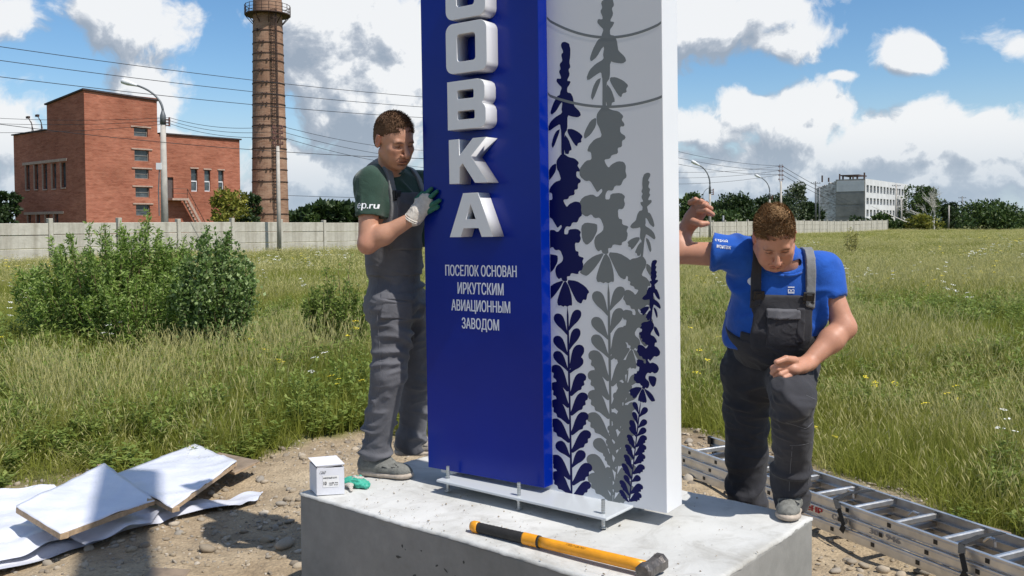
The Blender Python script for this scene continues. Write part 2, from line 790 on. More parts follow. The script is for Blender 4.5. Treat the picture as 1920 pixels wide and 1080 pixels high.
def vnormals(V, Q):
    a, b, c = V[Q[:, 0]], V[Q[:, 1]], V[Q[:, 2]]
    d = V[Q[:, 3]]
    n = np.cross(c - a, d - b)
    N = np.zeros_like(V)
    for k in range(4):
        for ax in range(3):
            N[:, ax] += np.bincount(Q[:, k], n[:, ax], minlength=len(V))
    return N / (np.linalg.norm(N, axis=1, keepdims=True) + 1e-12)


def relax(V, Q, it=2, lam=.5):
    for _ in range(it):
        S = np.zeros_like(V)
        cnt = np.zeros(len(V))
        for k in range(4):
            for m in (1, 3):
                j = Q[:, (k + m) % 4]
                for ax in range(3):
                    S[:, ax] += np.bincount(Q[:, k], V[j, ax], minlength=len(V))
                cnt += np.bincount(Q[:, k], minlength=len(V))
        V = V * (1 - lam) + lam * S / np.maximum(cnt, 1)[:, None]
    return V


def wavy(V, freq, seed, stretch=(1, 1, 1), n=10):
    """smooth pseudo-random value in about -1..1"""
    r = np.random.default_rng(seed)
    out = np.zeros(len(V))
    for i in range(n):
        k = r.normal(size=3)
        k = k / np.linalg.norm(k) * freq * r.uniform(.6, 1.6) * np.asarray(stretch)
        out += np.sin(V @ k + r.uniform(0, 6.28))
    return out / math.sqrt(n) * 1.0


def folds(V, freq, seed, stretch=(.35, .35, 1.0)):
    """cloth folds: ridged waves whose strength comes and goes"""
    W = V + np.stack([wavy(V, freq * .3, seed + 70 + i, (1, 1, 1), 5) for i in range(3)], 1) * (.9 / freq)
    a = wavy(W, freq, seed, stretch, 3)
    ridge = np.exp(-(a * 2.2) ** 2) * 1.5 - .5
    gate = np.clip(wavy(V, freq * .4, seed + 50, (1, 1, 1), 6) * .9 + .45, 0, 1.2)
    return ridge * gate


def cloth(vol, name, mat, parent, amp=.006, freq=55, seed=1, stretch=(.35, .35, 1.0), it=2, fine=.0):
    V, Q = vol.skin()
    V = relax(V, Q, it)
    N = vnormals(V, Q)
    d = folds(V, freq, seed, stretch) * amp + folds(V, freq * 2.1, seed + 7, stretch) * amp * .4
    if fine:
        d += wavy(V, freq * 3, seed + 9) * fine
    V = V + N * d[:, None]
    V = relax(V, Q, 1, .3)
    me = np_mesh(name, V, Q, mat)
    return link(name, me, None, parent)


def bvh_of(o):
    me = o.data
    n = len(me.vertices)
    co = np.empty(n * 3)
    me.vertices.foreach_get('co', co)
    return BVHTree.FromPolygons([tuple(p) for p in co.reshape(-1, 3)], [tuple(p.vertices) for p in me.polygons])


# ================================================================== MATERIALS
X, Y, Z = Vector((1, 0, 0)), Vector((0, 1, 0)), Vector((0, 0, 1))


def make_concrete(name, base, dark, pits=True, scale=1.0):
    m = Mat(name, base, .85, spec=.3)
    n = m.noise(2.2 * scale, 6, .6)
    n2 = m.noise(14 * scale, 5, .65)
    c = m.ramp(n, [(.3, dark), (.62, base)])
    c2 = m.ramp(n2, [(.35, (.72,) * 3), (.65, (1.0,) * 3)])
    m.color(m.mix(.45, c, c2, 'MULTIPLY'))
    h = m.noise(90 * scale, 4, .6)
    if pits:
        v = m.voro(26 * scale, 'F1')
        pn = m.noise(5 * scale, 3, .6)
        pit = m.math('MULTIPLY', m.ramp(v, [(.06, (0,) * 3), (.14, (1,) * 3)]), 1.0)
        h = m.math('ADD', m.math('MULTIPLY', h, .3), m.math('MAXIMUM', pit, m.ramp(pn, [(.6, (1,) * 3), (.66, (0,) * 3)])))
    m.bump(h, .35, .006)
    return m.m


M = {}
M['slab_side'] = make_concrete('slab_side_concrete', (.31, .305, .29), (.24, .24, .225))


def slab_top_mat():
    m = Mat('slab_top_concrete', (.6, .6, .58), .8, spec=.3)
    n = m.noise(1.7, 7, .62, dist=.4)
    c = m.ramp(n, [(.30, (.38, .37, .34)), (.45, (.53, .53, .51)), (.66, (.64, .64, .625))])
    c = m.mix(.5, c, m.ramp(m.noise(5.5, 6, .7, dist=1.2), [(.33, (.62, .60, .57)), (.5, (1, 1, 1))]), 'MULTIPLY')
    sp = m.noise(38, 3, .5)
    s2 = m.ramp(sp, [(.20, (.30,) * 3), (.29, (1,) * 3)])
    c = m.mix(.75, c, s2, 'MULTIPLY')
    m.color(c)
    m.bump(m.math('ADD', m.noise(7, 6, .6), m.math('MULTIPLY', m.noise(120, 3, .5), .25)), .35, .012)
    return m.m


M['slab_top'] = slab_top_mat()
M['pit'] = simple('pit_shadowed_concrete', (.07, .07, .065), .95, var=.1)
M['blue'] = None


def paint(name, col, rough, coat=.0, var=.03):
    m = Mat(name, col, rough, spec=.5)
    n = m.noise(1.5, 4, .5)
    m.color(m.ramp(n, [(.3, tuple(c * (1 - var) for c in col)), (.7, tuple(c * (1 + var) for c in col))]))
    m.rough(m.math('MULTIPLY_ADD', m.noise(3, 6, .6), .18, rough - .09))
    m.b.inputs['Coat Weight'].default_value = coat
    m.b.inputs['Coat Roughness'].default_value = .08
    m.bump(m.noise(4, 3, .5), .04, .02)
    return m.m


M['blue'] = paint('blue_gloss_paint', (.001, .017, .25), .22, .0, .1)
M['blue'].node_tree.nodes['Principled BSDF'].inputs['Specular IOR Level'].default_value = .28
M['white_panel'] = paint('white_panel_paint', (.74, .75, .77), .38, .1)
M['white_letter'] = paint('white_letter_paint', (.70, .71, .73), .38, .15)
M['print_blue'] = paint('dark_blue_film', (.002, .004, .075), .4)
M['print_blue'].node_tree.nodes['Principled BSDF'].inputs['Specular IOR Level'].default_value = .2
M['print_grey'] = paint('grey_film', (.175, .19, .19), .4)
M['print_text'] = paint('white_film', (.72, .75, .85), .4)
M['zinc'] = simple('zinc_steel', (.45, .47, .48), .35, .9, .15, 30)
M['plate'] = paint('painted_plate', (.55, .58, .60), .3, .3)


def ground_mat():
    m = Mat('earth_and_meadow_soil', (.2, .16, .1), .95, spec=.2)
    n = m.noise(.9, 7, .62)
    n2 = m.noise(9, 7, .65)
    n3 = m.noise(60, 4, .6)
    dirt = m.ramp(n, [(.3, (.29, .22, .145)), (.5, (.43, .34, .23)), (.7, (.52, .43, .30))])
    dirt = m.mix(.7, dirt, m.ramp(n2, [(.35, (.62, .60, .58)), (.65, (1.05, 1.03, 1.0))]), 'MULTIPLY')
    dirt = m.mix(.5, dirt, m.ramp(n3, [(.35, (.6,) * 3), (.6, (1.1,) * 3)]), 'MULTIPLY')
    soil = m.ramp(n2, [(.3, (.07, .085, .02)), (.55, (.14, .14, .045)), (.75, (.22, .20, .08))])
    m.color(m.mix(m.attr('meadow'), dirt, soil))
    vo = m.voro(55)
    m.bump(m.math('ADD', m.math('ADD', m.math('MULTIPLY', n2, 1.0), m.math('MULTIPLY', n3, .35)), m.math('MULTIPLY', vo, -.35)), .7, .03)
    return m.m


M['ground'] = ground_mat()
M['stone'] = None


def stone_mat():
    m = Mat('river_stone', (.3, .26, .2), .85, spec=.3)
    oi = m.N.new('ShaderNodeObjectInfo')
    c = m.ramp(oi.outputs['Random'], [(0, (.24, .20, .155)), (.3, (.37, .30, .21)), (.6, (.31, .28, .24)), (.85, (.46, .38, .28)), (1, (.52, .46, .38))])
    c = m.mix(.6, c, m.ramp(m.noise(14, 5, .6), [(.3, (.6,) * 3), (.7, (1.1,) * 3)]), 'MULTIPLY')
    m.color(c)
    m.bump(m.noise(30, 4, .6), .3, .01)
    return m.m


M['stone'] = stone_mat()


# ================================================================== GROUND
def pt_seg(px, py, poly):
    """signed distance (numpy) to a polygon, negative inside"""
    d = np.full(px.shape, 1e9)
    inside = np.zeros(px.shape, bool)
    n = len(poly)
    for i in range(n):
        ax, ay = poly[i]
        bx, by = poly[(i + 1) % n]
        ex, ey = bx - ax, by - ay
        t = np.clip(((px - ax) * ex + (py - ay) * ey) / (ex * ex + ey * ey), 0, 1)
        d = np.minimum(d, np.hypot(px - ax - t * ex, py - ay - t * ey))
        c = ((ay > py) != (by > py)) & (px < (bx - ax) * (py - ay) / (by - ay + 1e-12) + ax)
        inside ^= c
    return np.where(inside, -d, d)


edge_px = [(0, 950), (120, 905), (250, 868), (350, 852), (430, 862), (500, 846), (600, 826), (700, 812), (800, 806), (1000, 802), (1200, 806), (1300, 812), (1420, 838), (1560, 893), (1700, 945), (1920, 1015)]
EDGE = [(on_z(x, y).x, on_z(x, y).y) for x, y in edge_px]
DIRT = [(-9, 5.0), (-6, 5.6)] + EDGE + [(3.6, 4.0), (5.2, 2.0), (7, -1), (6, -6), (-9, -6)]


def dirt_sd(x, y):
    x, y = np.asarray(x, float), np.asarray(y, float)
    w = .16 * np.sin(2.3 * x + 1.1 * y) + .10 * np.sin(5.1 * x - 3.7 * y + 1) + .06 * np.sin(11 * x + 9 * y)
    return pt_seg(x, y, DIRT) + w


def gz(x, y):
    """height of the ground"""
    x, y = np.asarray(x, float), np.asarray(y, float)
    near = np.exp(-((x ** 2 + (y - 5) ** 2) / 260.))
    z = .035 * np.sin(1.3 * x + .4) * np.sin(1.1 * y + 1.0) + .018 * np.sin(3.7 * x + 2 * y) + .012 * np.sin(6.1 * y - 3 * x) + .007 * np.sin(13 * x + 4 * y) * np.sin(11 * y)
    far = .12 * np.sin(x * .11 + 1) * np.sin(y * .09)
    # heap of spoil in front of the left corner of the block and a hollow beside it
    h = .13 * np.exp(-(((x + .78) / .30) ** 2 + ((y - 3.95) / .22) ** 2)) - .06 * np.exp(-(((x + 1.35) / .25) ** 2 + ((y - 4.35) / .3) ** 2))
    return z * near + far * (1 - near) + h - .02


def make_ground():
    r = np.concatenate([np.arange(0, 10, .07), np.geomspace(10, 1500, 70)])
    th = np.linspace(-PI, PI, 281)
    # polar sheet centred a few metres in front of the camera
    R, T = np.meshgrid(r, th[:-1], indexing='ij')
    x = R * np.sin(T)
    y = 4.3 + R * np.cos(T)
    z = gz(x, y)
    z = np.where(R > 400, z, z)
    V = np.stack([x, y, z], -1).reshape(-1, 3)
    n, k = R.shape
    i = np.arange(n - 1)[:, None]
    j = np.arange(k)[None, :]
    j2 = (j + 1) % k
    Q = np.stack([np.broadcast_to(q, (n - 1, k)) for q in (i * k + j, (i + 1) * k + j, (i + 1) * k + j2, i * k + j2)], -1).reshape(-1, 4)[:, ::-1]
    me = np_mesh('ground', V, Q, M['ground'])
    sd = dirt_sd(V[:, 0], V[:, 1])
    set_attr(me, 'meadow', np.clip(sd / .25 + .5, 0, 1))
    o = link('ground', me)
    tag(o, 'stony brown earth round the block turning into meadow soil', None, None, 'structure')
    return o


ground = make_ground()

# ================================================================== CONCRETE BLOCK
ST = .5   # height of its top


def block():
    A = on_z(562, 921, ST)       # left corner
    dir1 = Vector((.775, -.632, 0)).normalized()
    dir2 = Vector((.632, .775, 0)).normalized()
    Cr = on_z(1524, 966, ST)     # right corner
    L1 = (Cr - A).dot(dir1)
    L2 = abs((Cr - A).dot(dir2))
    B = A + dir1 * L1            # near corner
    D = A + dir2 * L2
    C = B + dir2 * L2
    return A, B, C, D, dir1, dir2, L1, L2


SA, SB, SC, SD, S1, S2, SL1, SL2 = block()
base = empty('concrete_block', (0, 0, 0), 'big pale concrete foundation block with rough pitted side under the sign', 'foundation block')
mb = MB()
q = [SA, SB, SC, SD]
low = [Vector((p.x, p.y, -.25)) for p in q]
hi = [Vector((p.x, p.y, ST - .012)) for p in q]
mb.hexa(low, hi)
mb.build('block_body', M['slab_side'], base, .012, 2)


def slab_top():
    # thin trowelled screed, its rim wavering a little over the edge, split by seams
    nx, ny = 130, 90
    V, F = [], []
    r = random.Random(3)
    ph = [r.uniform(0, 6) for _ in range(8)]

    def wob(t, k):
        return .002 * math.sin(9 * t + ph[k]) + .0016 * math.sin(31 * t + ph[k + 1]) + .001 * math.sin(77 * t)
    for i in range(nx + 1):
        for j in range(ny + 1):
            a, b = i / nx, j / ny
            u = a * SL1 + (wob(b * 2, 0) if i in (0, nx) else 0)
            v = b * SL2 + (wob(a * 3, 2) - .004 if j == 0 else 0) + (wob(a * 3, 4) if j == ny else 0)
            p = SA + S1 * u + S2 * v
            z = ST + .0018 * math.sin(7 * u + 3 * v) + .0012 * math.sin(17 * v - 5 * u) - .004
            # two seams running from front to back and one diagonal crack
            for (u0, sl, dp) in ((.62 * SL1, .12, .0035), (.2 * SL1, -.05, .002)):
                z -= dp * math.exp(-((u - u0 - sl * v - .008 * math.sin(20 * v)) / .007) ** 2)
            z -= .0045 * math.exp(-((v - .55 - .5 * (u - SL1) + .012 * math.sin(14 * u)) / .006) ** 2) * (1 if u > SL1 * .72 else 0)
            if i in (0, nx) or j in (0, ny):
                z -= .003
            V.append((p.x, p.y, z))
    k = ny + 1
    for i in range(nx):
        for j in range(ny):
            F.append((i * k + j, (i + 1) * k + j, (i + 1) * k + j + 1, i * k + j + 1))
    n0 = len(V)
    rim = [i * k for i in range(nx + 1)] + [nx * k + j for j in range(1, ny + 1)] + [i * k + ny for i in range(nx - 1, -1, -1)] + [j for j in range(ny - 1, 0, -1)]
    for q_ in rim:
        x, y, z = V[q_]
        V.append((x, y, z - .011))
    m = len(rim)
    for a in range(m):
        b = (a + 1) % m
        F.append((rim[a], n0 + a, n0 + b, rim[b]))
    me = bpy.data.meshes.new('screed')
    me.from_pydata(V, [], F)
    link('screed', me, M['slab_top'], base, True)


slab_top()


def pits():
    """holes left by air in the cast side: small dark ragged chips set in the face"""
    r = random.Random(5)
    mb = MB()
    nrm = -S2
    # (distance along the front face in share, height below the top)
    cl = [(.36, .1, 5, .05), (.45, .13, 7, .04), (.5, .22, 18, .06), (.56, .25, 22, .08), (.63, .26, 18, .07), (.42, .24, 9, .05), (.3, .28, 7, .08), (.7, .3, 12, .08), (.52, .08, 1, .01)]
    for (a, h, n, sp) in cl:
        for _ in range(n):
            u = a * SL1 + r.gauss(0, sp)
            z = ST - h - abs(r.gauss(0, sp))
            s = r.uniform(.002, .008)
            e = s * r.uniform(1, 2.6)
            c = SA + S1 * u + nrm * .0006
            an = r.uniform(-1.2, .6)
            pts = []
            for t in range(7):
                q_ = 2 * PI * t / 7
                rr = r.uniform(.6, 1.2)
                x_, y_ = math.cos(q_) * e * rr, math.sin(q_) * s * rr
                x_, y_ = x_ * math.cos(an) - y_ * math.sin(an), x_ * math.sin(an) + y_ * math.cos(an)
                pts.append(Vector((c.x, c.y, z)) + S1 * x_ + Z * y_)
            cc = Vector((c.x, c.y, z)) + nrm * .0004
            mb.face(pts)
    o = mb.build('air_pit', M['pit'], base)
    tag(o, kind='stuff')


pits()

# ================================================================== THE SIGN
D1 = Vector((.819, -.575, 0)).normalized()
NF = Vector((-D1.y, D1.x, 0)) * -1        # towards the viewer
NF = Vector((D1.y, -D1.x, 0))
if NF.y > 0:
    NF = -NF
PO = on_z(803, 876, ST + .078)             # lower left corner of the blue front
TILT = -.0105
UP = (Z + D1 * TILT).normalized()
RT = (D1 - Z * TILT).normalized()
PH = 2.72                                  # panel height


def pp(u, w, v=0.0):
    """point of the sign: along the face, up, out of the face"""
    return PO + RT * u + UP * w + NF * v


def uv(px, py, v=0.0):
    p = on_plane(px, py, PO + NF * v, NF)
    d = p - PO
    return d.dot(RT), d.dot(UP)


BW = uv(1021, 918)[0]
WR = uv(1251, 963, -.07)[0]
WB = uv(1251, 963, -.07)[1]
sign = empty('town_sign', (0, 0, 0), 'tall blue and white welcome sign with raised white letters and lupin silhouettes', 'sign')


def panel(name, u0, u1, w0, w1, v0, v1, mat, bev=.003):
    mb = MB()
    mb.hexa([pp(u0, w0, v1), pp(u1, w0, v1), pp(u1, w0, v0), pp(u0, w0, v0)], [pp(u0, w1, v1), pp(u1, w1, v1), pp(u1, w1, v0), pp(u0, w1, v0)])
    return mb.build(name, mat, sign, bev, 2)


panel('blue_panel', 0, BW, 0, PH, -.07, 0, M['blue'])
panel('white_panel', .02, WR, WB, PH, -.215, -.0702, M['white_panel'])
print('BW', BW, 'WR', WR, 'WB', WB)


def curve_mesh(loops, name, extr, bev, place, mat, parent):
    """2D outlines with holes -> raised letter with bevelled rim; place maps (x, y, z) to world"""
    cu = bpy.data.curves.new(name, 'CURVE')
    cu.dimensions = '2D'
    cu.fill_mode = 'BOTH'
    cu.extrude = extr / 2
    cu.bevel_depth = bev
    cu.bevel_resolution = 1
    for lp in loops:
        sp = cu.splines.new('POLY')
        sp.points.add(len(lp) - 1)
        for q_, (a, b) in zip(sp.points, lp):
            q_.co = (a, b, 0, 1)
        sp.use_cyclic_u = True
    o = bpy.data.objects.new(name, cu)
    COL.objects.link(o)
    bpy.context.view_layer.update()
    dg = bpy.context.evaluated_depsgraph_get()
    me = bpy.data.meshes.new_from_object(o.evaluated_get(dg))
    bpy.data.objects.remove(o)
    bpy.data.curves.remove(cu)
    for v_ in me.vertices:
        v_.co = place(v_.co.x, v_.co.y, v_.co.z + extr / 2)
    me.materials.clear()
    return link(name, me, mat, parent)


def rrect(x0, y0, x1, y1, r, n=5):
    pts = []
    for cx, cy, a0 in ((x1 - r, y1 - r, 0), (x0 + r, y1 - r, PI / 2), (x0 + r, y0 + r, PI), (x1 - r, y0 + r, 1.5 * PI)):
        for i in range(n + 1):
            a = a0 + PI / 2 * i / n
            pts.append((cx + r * math.cos(a), cy + r * math.sin(a)))
    return pts


LET = {
    'O': [rrect(0, 0, 1, 1, .17), rrect(.27, .22, .73, .78, .07)],
    'V': [[(0, 0), (.84, 0), (.93, .025), (.98, .08), (1, .16), (1, .38), (.97, .45), (.90, .51), (.95, .56), (.98, .64), (.98, .84), (.95, .93), (.88, .98), (.80, 1), (0, 1)],
          rrect(.26, .19, .72, .38, .04), rrect(.26, .62, .70, .81, .04)],
    'K': [[(0, 0), (.27, 0), (.27, .36), (.36, .46), (.68, 0), (1.0, 0), (.58, .60), (.98, 1), (.64, 1), (.27, .62), (.27, 1), (0, 1)]],
    'A': [[(-.03, 0), (.24, 0), (.31, .20), (.69, .20), (.76, 0), (1.03, 0), (.68, 1), (.32, 1)], [(.375, .40), (.50, .76), (.625, .40)]],
}
LV = .085     # how far the letters stand out


def big_letter(kind, px0, px1, pyt, pyb, label, stroke=True):
    # front face corners measured on the plane of the letter fronts
    cx = (px0 + px1) / 2
    u0 = uv(px0, (pyt + pyb) / 2, LV)[0]
    u1 = uv(px1, (pyt + pyb) / 2, LV)[0]
    w1 = uv(cx, pyt, LV)[1]
    w0 = uv(cx, pyb, LV)[1]
    me_place = lambda a, b, c: pp(u0 + a * (u1 - u0), w0 + b * (w1 - w0), c + .0004)
    # outline is drawn in unit box; bevel needs real size, so scale first
    W, H = (u1 - u0), (w1 - w0)
    loops = [[(a * W, b * H) for a, b in lp] for lp in LET[kind]]
    o = curve_mesh(loops, 'letter', LV - .002, .0008, lambda a, b, c: pp(u0 + a, w0 + b, max(c, 0) + .0006), M['white_letter'], sign)
    tag(o, label)


big_letter('O', 835, 909, -66, 33, 'raised white letter at the top of the column')
big_letter('O', 836, 912, 41, 135, 'raised white letter O')
big_letter('V', 839, 910, 150, 241, 'raised white letter with two counters')
big_letter('K', 842, 913, 260, 343, 'raised white letter K')
big_letter('A', 845, 921, 362, 444, 'raised white letter A at the foot of the column')

for (txt, x0, x1, yt, yb) in (('ПОСЕЛОК ОСНОВАН', 835, 969, 497, 518.5), ('ИРКУТСКИМ', 858, 944.5, 530, 552.5), ('АВИАЦИОННЫМ', 846.5, 957, 563, 589), ('ЗАВОДОМ', 866, 936, 597, 622)):
    u0, u1 = uv(x0, (yt + yb) / 2)[0], uv(x1, (yt + yb) / 2)[0]
    xc = (x0 + x1) / 2
    w0, w1 = uv(xc, yb)[1], uv(xc, yt)[1]
    o = fit_text(txt, pp(u0, w0, .0005), RT, UP, u1 - u0, w1 - w0, M['print_text'], 'lettering', sign, embolden=.02)


# ---- lupins: one drawing traced from the large blue plant, in picture coordinates
def rg(pts, ox, oy, s):
    return [(ox + x / s, oy + y / s) for x, y in pts]


def leaf_shape(bx, by, tx, ty, wd, lobed):
    """paddle leaf from the stem (bx, by) to its tip; lobed leaves have steps on the outer lower side"""
    d = Vector((tx - bx, ty - by))
    L_ = d.length
    d.normalize()
    n = Vector((-d.y, d.x))
    if n.y > 0:
        n = -n             # n points up in the picture (smaller y)
    top = [(0, .02), (.25, .22), (.5, .48), (.72, .62), (.88, .55), (.97, .3), (1.0, .02)]
    if lobed:
        bot = [(.96, -.25), (.84, -.42), (.76, -.30), (.66, -.60), (.55, -.45), (.44, -.62), (.33, -.42), (.2, -.35), (0, -.25)]
    else:
        bot = [(.95, -.3), (.8, -.52), (.55, -.48), (.3, -.25), (0, -.1)]
    out = []
    for a, b in top + bot:
        p = Vector((bx, by)) + d * (a * L_) + n * (b * wd)
        out.append((p.x, p.y))
    return out


def master():
    P = []
    z1 = lambda pts: rg(pts, 1020, 60, 4.32)
    z2 = lambda pts: rg(pts, 1020, 290, 4.32)
    z3 = lambda pts: rg(pts, 1020, 500, 2.4545)
    P.append(z1([(170, 78), (205, 95), (208, 120), (214, 125), (213, 200), (205, 245), (215, 285), (198, 305), (210, 345), (185, 395), (218, 400), (205, 430), (188, 450), (188, 490), (218, 495), (235, 530), (242, 575), (245, 600),
                 (290, 645), (300, 675), (275, 692), (225, 685), (190, 672), (190, 790), (165, 826), (165, 1018), (140, 1018), (140, 800), (135, 785), (130, 745), (95, 765), (40, 805), (28, 790), (50, 730), (90, 690), (150, 655), (140, 640),
                 (150, 570), (140, 568), (100, 640), (60, 672), (52, 650), (70, 590), (105, 520), (130, 510), (128, 495), (145, 450), (120, 425), (100, 400), (105, 375), (135, 380), (140, 370), (120, 320), (135, 300), (125, 260), (150, 235), (138, 180), (158, 165), (135, 110), (145, 85)]))
    P.append(z1([(190, 785), (230, 785), (280, 810), (316, 845), (300, 870), (305, 893), (275, 900), (268, 928), (245, 910), (190, 815)]))
    P.append(z1([(165, 825), (200, 870), (228, 955), (205, 962), (200, 990), (165, 985)]))
    P.append(z1([(135, 785), (75, 945), (60, 920), (75, 850), (100, 800)]))
    P.append(z2([(140, -5), (165, -5), (200, 20), (250, 30), (285, 65), (270, 90), (292, 120), (290, 138), (262, 135), (262, 180), (300, 205), (298, 225), (275, 235), (275, 280), (245, 285), (250, 325), (205, 335), (195, 360), (155, 365), (165, 395), (185, 425),
                 (205, 400), (250, 378), (290, 385), (305, 420), (298, 440), (310, 490), (285, 510), (270, 550), (230, 548), (215, 585), (180, 580), (165, 610), (165, 645), (195, 645), (200, 605), (270, 600), (300, 625), (290, 650), (300, 680), (285, 715), (250, 712),
                 (255, 780), (280, 785), (280, 822), (325, 835), (310, 865), (320, 890), (310, 935), (280, 945), (278, 970), (220, 958), (210, 985), (185, 985), (190, 1025), (150, 1025), (140, 995), (120, 1010), (100, 985), (90, 940), (100, 900), (150, 865), (155, 830),
                 (130, 770), (90, 775), (70, 745), (38, 765), (0, 740), (-20, 680), (10, 625), (75, 605), (110, 630), (145, 590), (140, 565), (110, 595), (95, 570), (60, 510), (30, 515), (-10, 480), (-15, 430), (30, 370), (70, 365), (65, 310), (38, 305), (50, 265),
                 (90, 220), (140, 205), (120, 140), (105, 115), (100, 70), (105, 40)]))
    P.append(z2([(100, 68), (98, 130), (60, 190), (20, 220), (15, 190), (28, 150), (60, 90)]))
    P.append(z2([(0, 830), (30, 803), (110, 815), (112, 840), (110, 870), (80, 930), (40, 965), (10, 930)]))
    P.append(z3([(92, 62), (50, 75), (18, 100), (-5, 140), (10, 150), (25, 155), (50, 130), (75, 95)]))
    P.append(z3([(93, 66), (75, 110), (60, 160), (65, 180), (80, 178), (88, 186), (98, 178), (105, 186), (118, 178), (130, 180), (128, 140), (115, 90), (100, 66)]))
    P.append(z3([(103, 60), (150, 65), (190, 90), (210, 118), (200, 125), (195, 155), (180, 150), (172, 172), (150, 160), (130, 120)]))
    P.append(z3([(104, 180), (112, 180), (118, 400), (124, 700), (133, 1058), (122, 1058), (116, 700), (108, 400)]))
    # leaves up the stem: (side, tip x, tip y, base y, width, lobed)
    for s, tx, ty, by, wd, lb in ((-1, 52, 218, 315, 38, 0), (1, 165, 200, 295, 36, 0), (-1, 48, 322, 410, 38, 0), (1, 160, 285, 385, 36, 0), (-1, 48, 392, 482, 38, 0), (1, 176, 362, 470, 44, 0), (1, 176, 420, 490, 40, 0),
                                  (-1, 39, 455, 570, 46, 1), (1, 188, 495, 590, 46, 1), (-1, 36, 535, 645, 46, 1), (1, 197, 585, 680, 46, 1), (-1, 37, 615, 720, 46, 1), (1, 200, 675, 770, 46, 1), (-1, 33, 705, 805, 46, 1), (1, 213, 760, 850, 46, 1),
                                  (-1, 58, 808, 880, 40, 0), (1, 186, 850, 925, 40, 0), (-1, 33, 872, 975, 48, 1), (1, 218, 912, 1000, 48, 1), (-1, 38, 948, 1045, 48, 1), (1, 215, 998, 1058, 40, 1)):
        bx = 108 + (by - 180) / 880 * 20
        P.append(z3(leaf_shape(bx, by, tx, ty, wd * 1.05, lb)))
    return P


def clip_poly(poly, lo, hi):
    for ax in (0, 1):
        for lim, sgn in ((lo[ax], 1), (hi[ax], -1)):
            out = []
            for i in range(len(poly)):
                a, b = poly[i], poly[(i + 1) % len(poly)]
                ia, ib = (a[ax] - lim) * sgn >= 0, (b[ax] - lim) * sgn >= 0
                if ia:
                    out.append(a)
                if ia != ib:
                    t = (lim - a[ax]) / (b[ax] - a[ax])
                    out.append((a[0] + t * (b[0] - a[0]), a[1] + t * (b[1] - a[1])))
            poly = out
            if len(poly) < 3:
                return []
    return poly


WV = -.07      # plane of the white face
MASTER = [[complex(*uv(x, y, WV)) for x, y in p] for p in master()]


def smooth_loop(p, it=1):
    for _ in range(it):
        q = []
        for i in range(len(p)):
            a, b = p[i], p[(i + 1) % len(p)]
            if abs(b - a) > .012:
                q += [a * .8 + b * .2, a * .2 + b * .8]
            else:
                q += [a * .6 + b * .4]
        p = q
    return p


def plant(refs, mirror, mat, lift, label, side_stretch=1.0):
    """refs: ((master px, target px), (master px, target px))"""
    c = lambda q: complex(*uv(q[0], q[1], WV))
    (m0, t0), (m1, t1) = refs
    m0, m1, t0, t1 = c(m0), c(m1), c(t0), c(t1)
    f = (lambda z: z.conjugate()) if mirror else (lambda z: z)
    # a mirrored drawing: reflect across the vertical axis
    if mirror:
        f = lambda z: complex(-z.real, z.imag)
    a = (t1 - t0) / (f(m1) - f(m0))
    V, F = [], []
    for i, poly in enumerate(MASTER):
        z = [t0 + a * (f(q) - f(m0)) for q in smooth_loop(poly)]
        pl = clip_poly([(q.real, q.imag) for q in z], (BW + .001, WB + .001), (WR - .004, PH - .01))
        if len(pl) < 3:
            continue
        k = len(V)
        pts = [Vector((x, y, 0)) for x, y in pl]
        for tri in tessellate_polygon([pts]):
            F.append(tuple(k + j for j in tri))
        V += [tuple(pp(x, y, WV + lift + .000003 * i)) for x, y in pl]
    me = bpy.data.meshes.new('lupin_print')
    me.from_pydata(V, [], F)
    me.validate()
    o = link('lupin_print', me, mat, sign)
    tag(o, label)


plant((((1059, 80), (1059, 80)), ((1072, 925), (1072, 925))), False, M['print_blue'], .00034, 'large dark blue lupin silhouette')
plant((((1033, 215), (1107, 115)), ((1060, 575), (1136, 531))), False, M['print_grey'], .0001, 'large grey lupin silhouette')
plant((((1059, 80), (1214, 325)), ((1072, 925), (1150, 940))), True, M['print_grey'], .00022, 'smaller grey lupin silhouette')
plant((((1059, 80), (1228, 488)), ((1072, 925), (1180, 938))), True, M['print_blue'], .00046, 'small dark blue lupin silhouette at the edge')


def arc(pts, wpx):
    mb = MB()
    n = 24
    V, F = [], []
    (x0, y0), (x1, y1), (x2, y2) = pts
    for i in range(n + 1):
        t = i / n
        x = x0 + (x2 - x0) * t
        # parabola through the three points
        tm = (x1 - x0) / (x2 - x0)
        c = (y1 - y0 * (1 - tm) - y2 * tm) / (tm * (1 - tm))
        y = y0 * (1 - t) + y2 * t + c * t * (1 - t)
        for s in (-.5, .5):
            u, w = uv(x, y + s * wpx, WV)
            u = min(max(u, BW + .001), WR - .004)
            V.append(tuple(pp(u, w, WV + .0006)))
    for i in range(n):
        F.append((2 * i, 2 * i + 1, 2 * i + 3, 2 * i + 2))
    me = bpy.data.meshes.new('arc_line')
    me.from_pydata(V, [], F)
    link('arc_line', me, M['print_grey'], sign)


arc(((1022, 34), (1148, 70), (1253, 36)), 5)
arc(((1022, 176), (1150, 200), (1253, 177)), 5)

# base plate and anchor studs
PZ = ST + .060


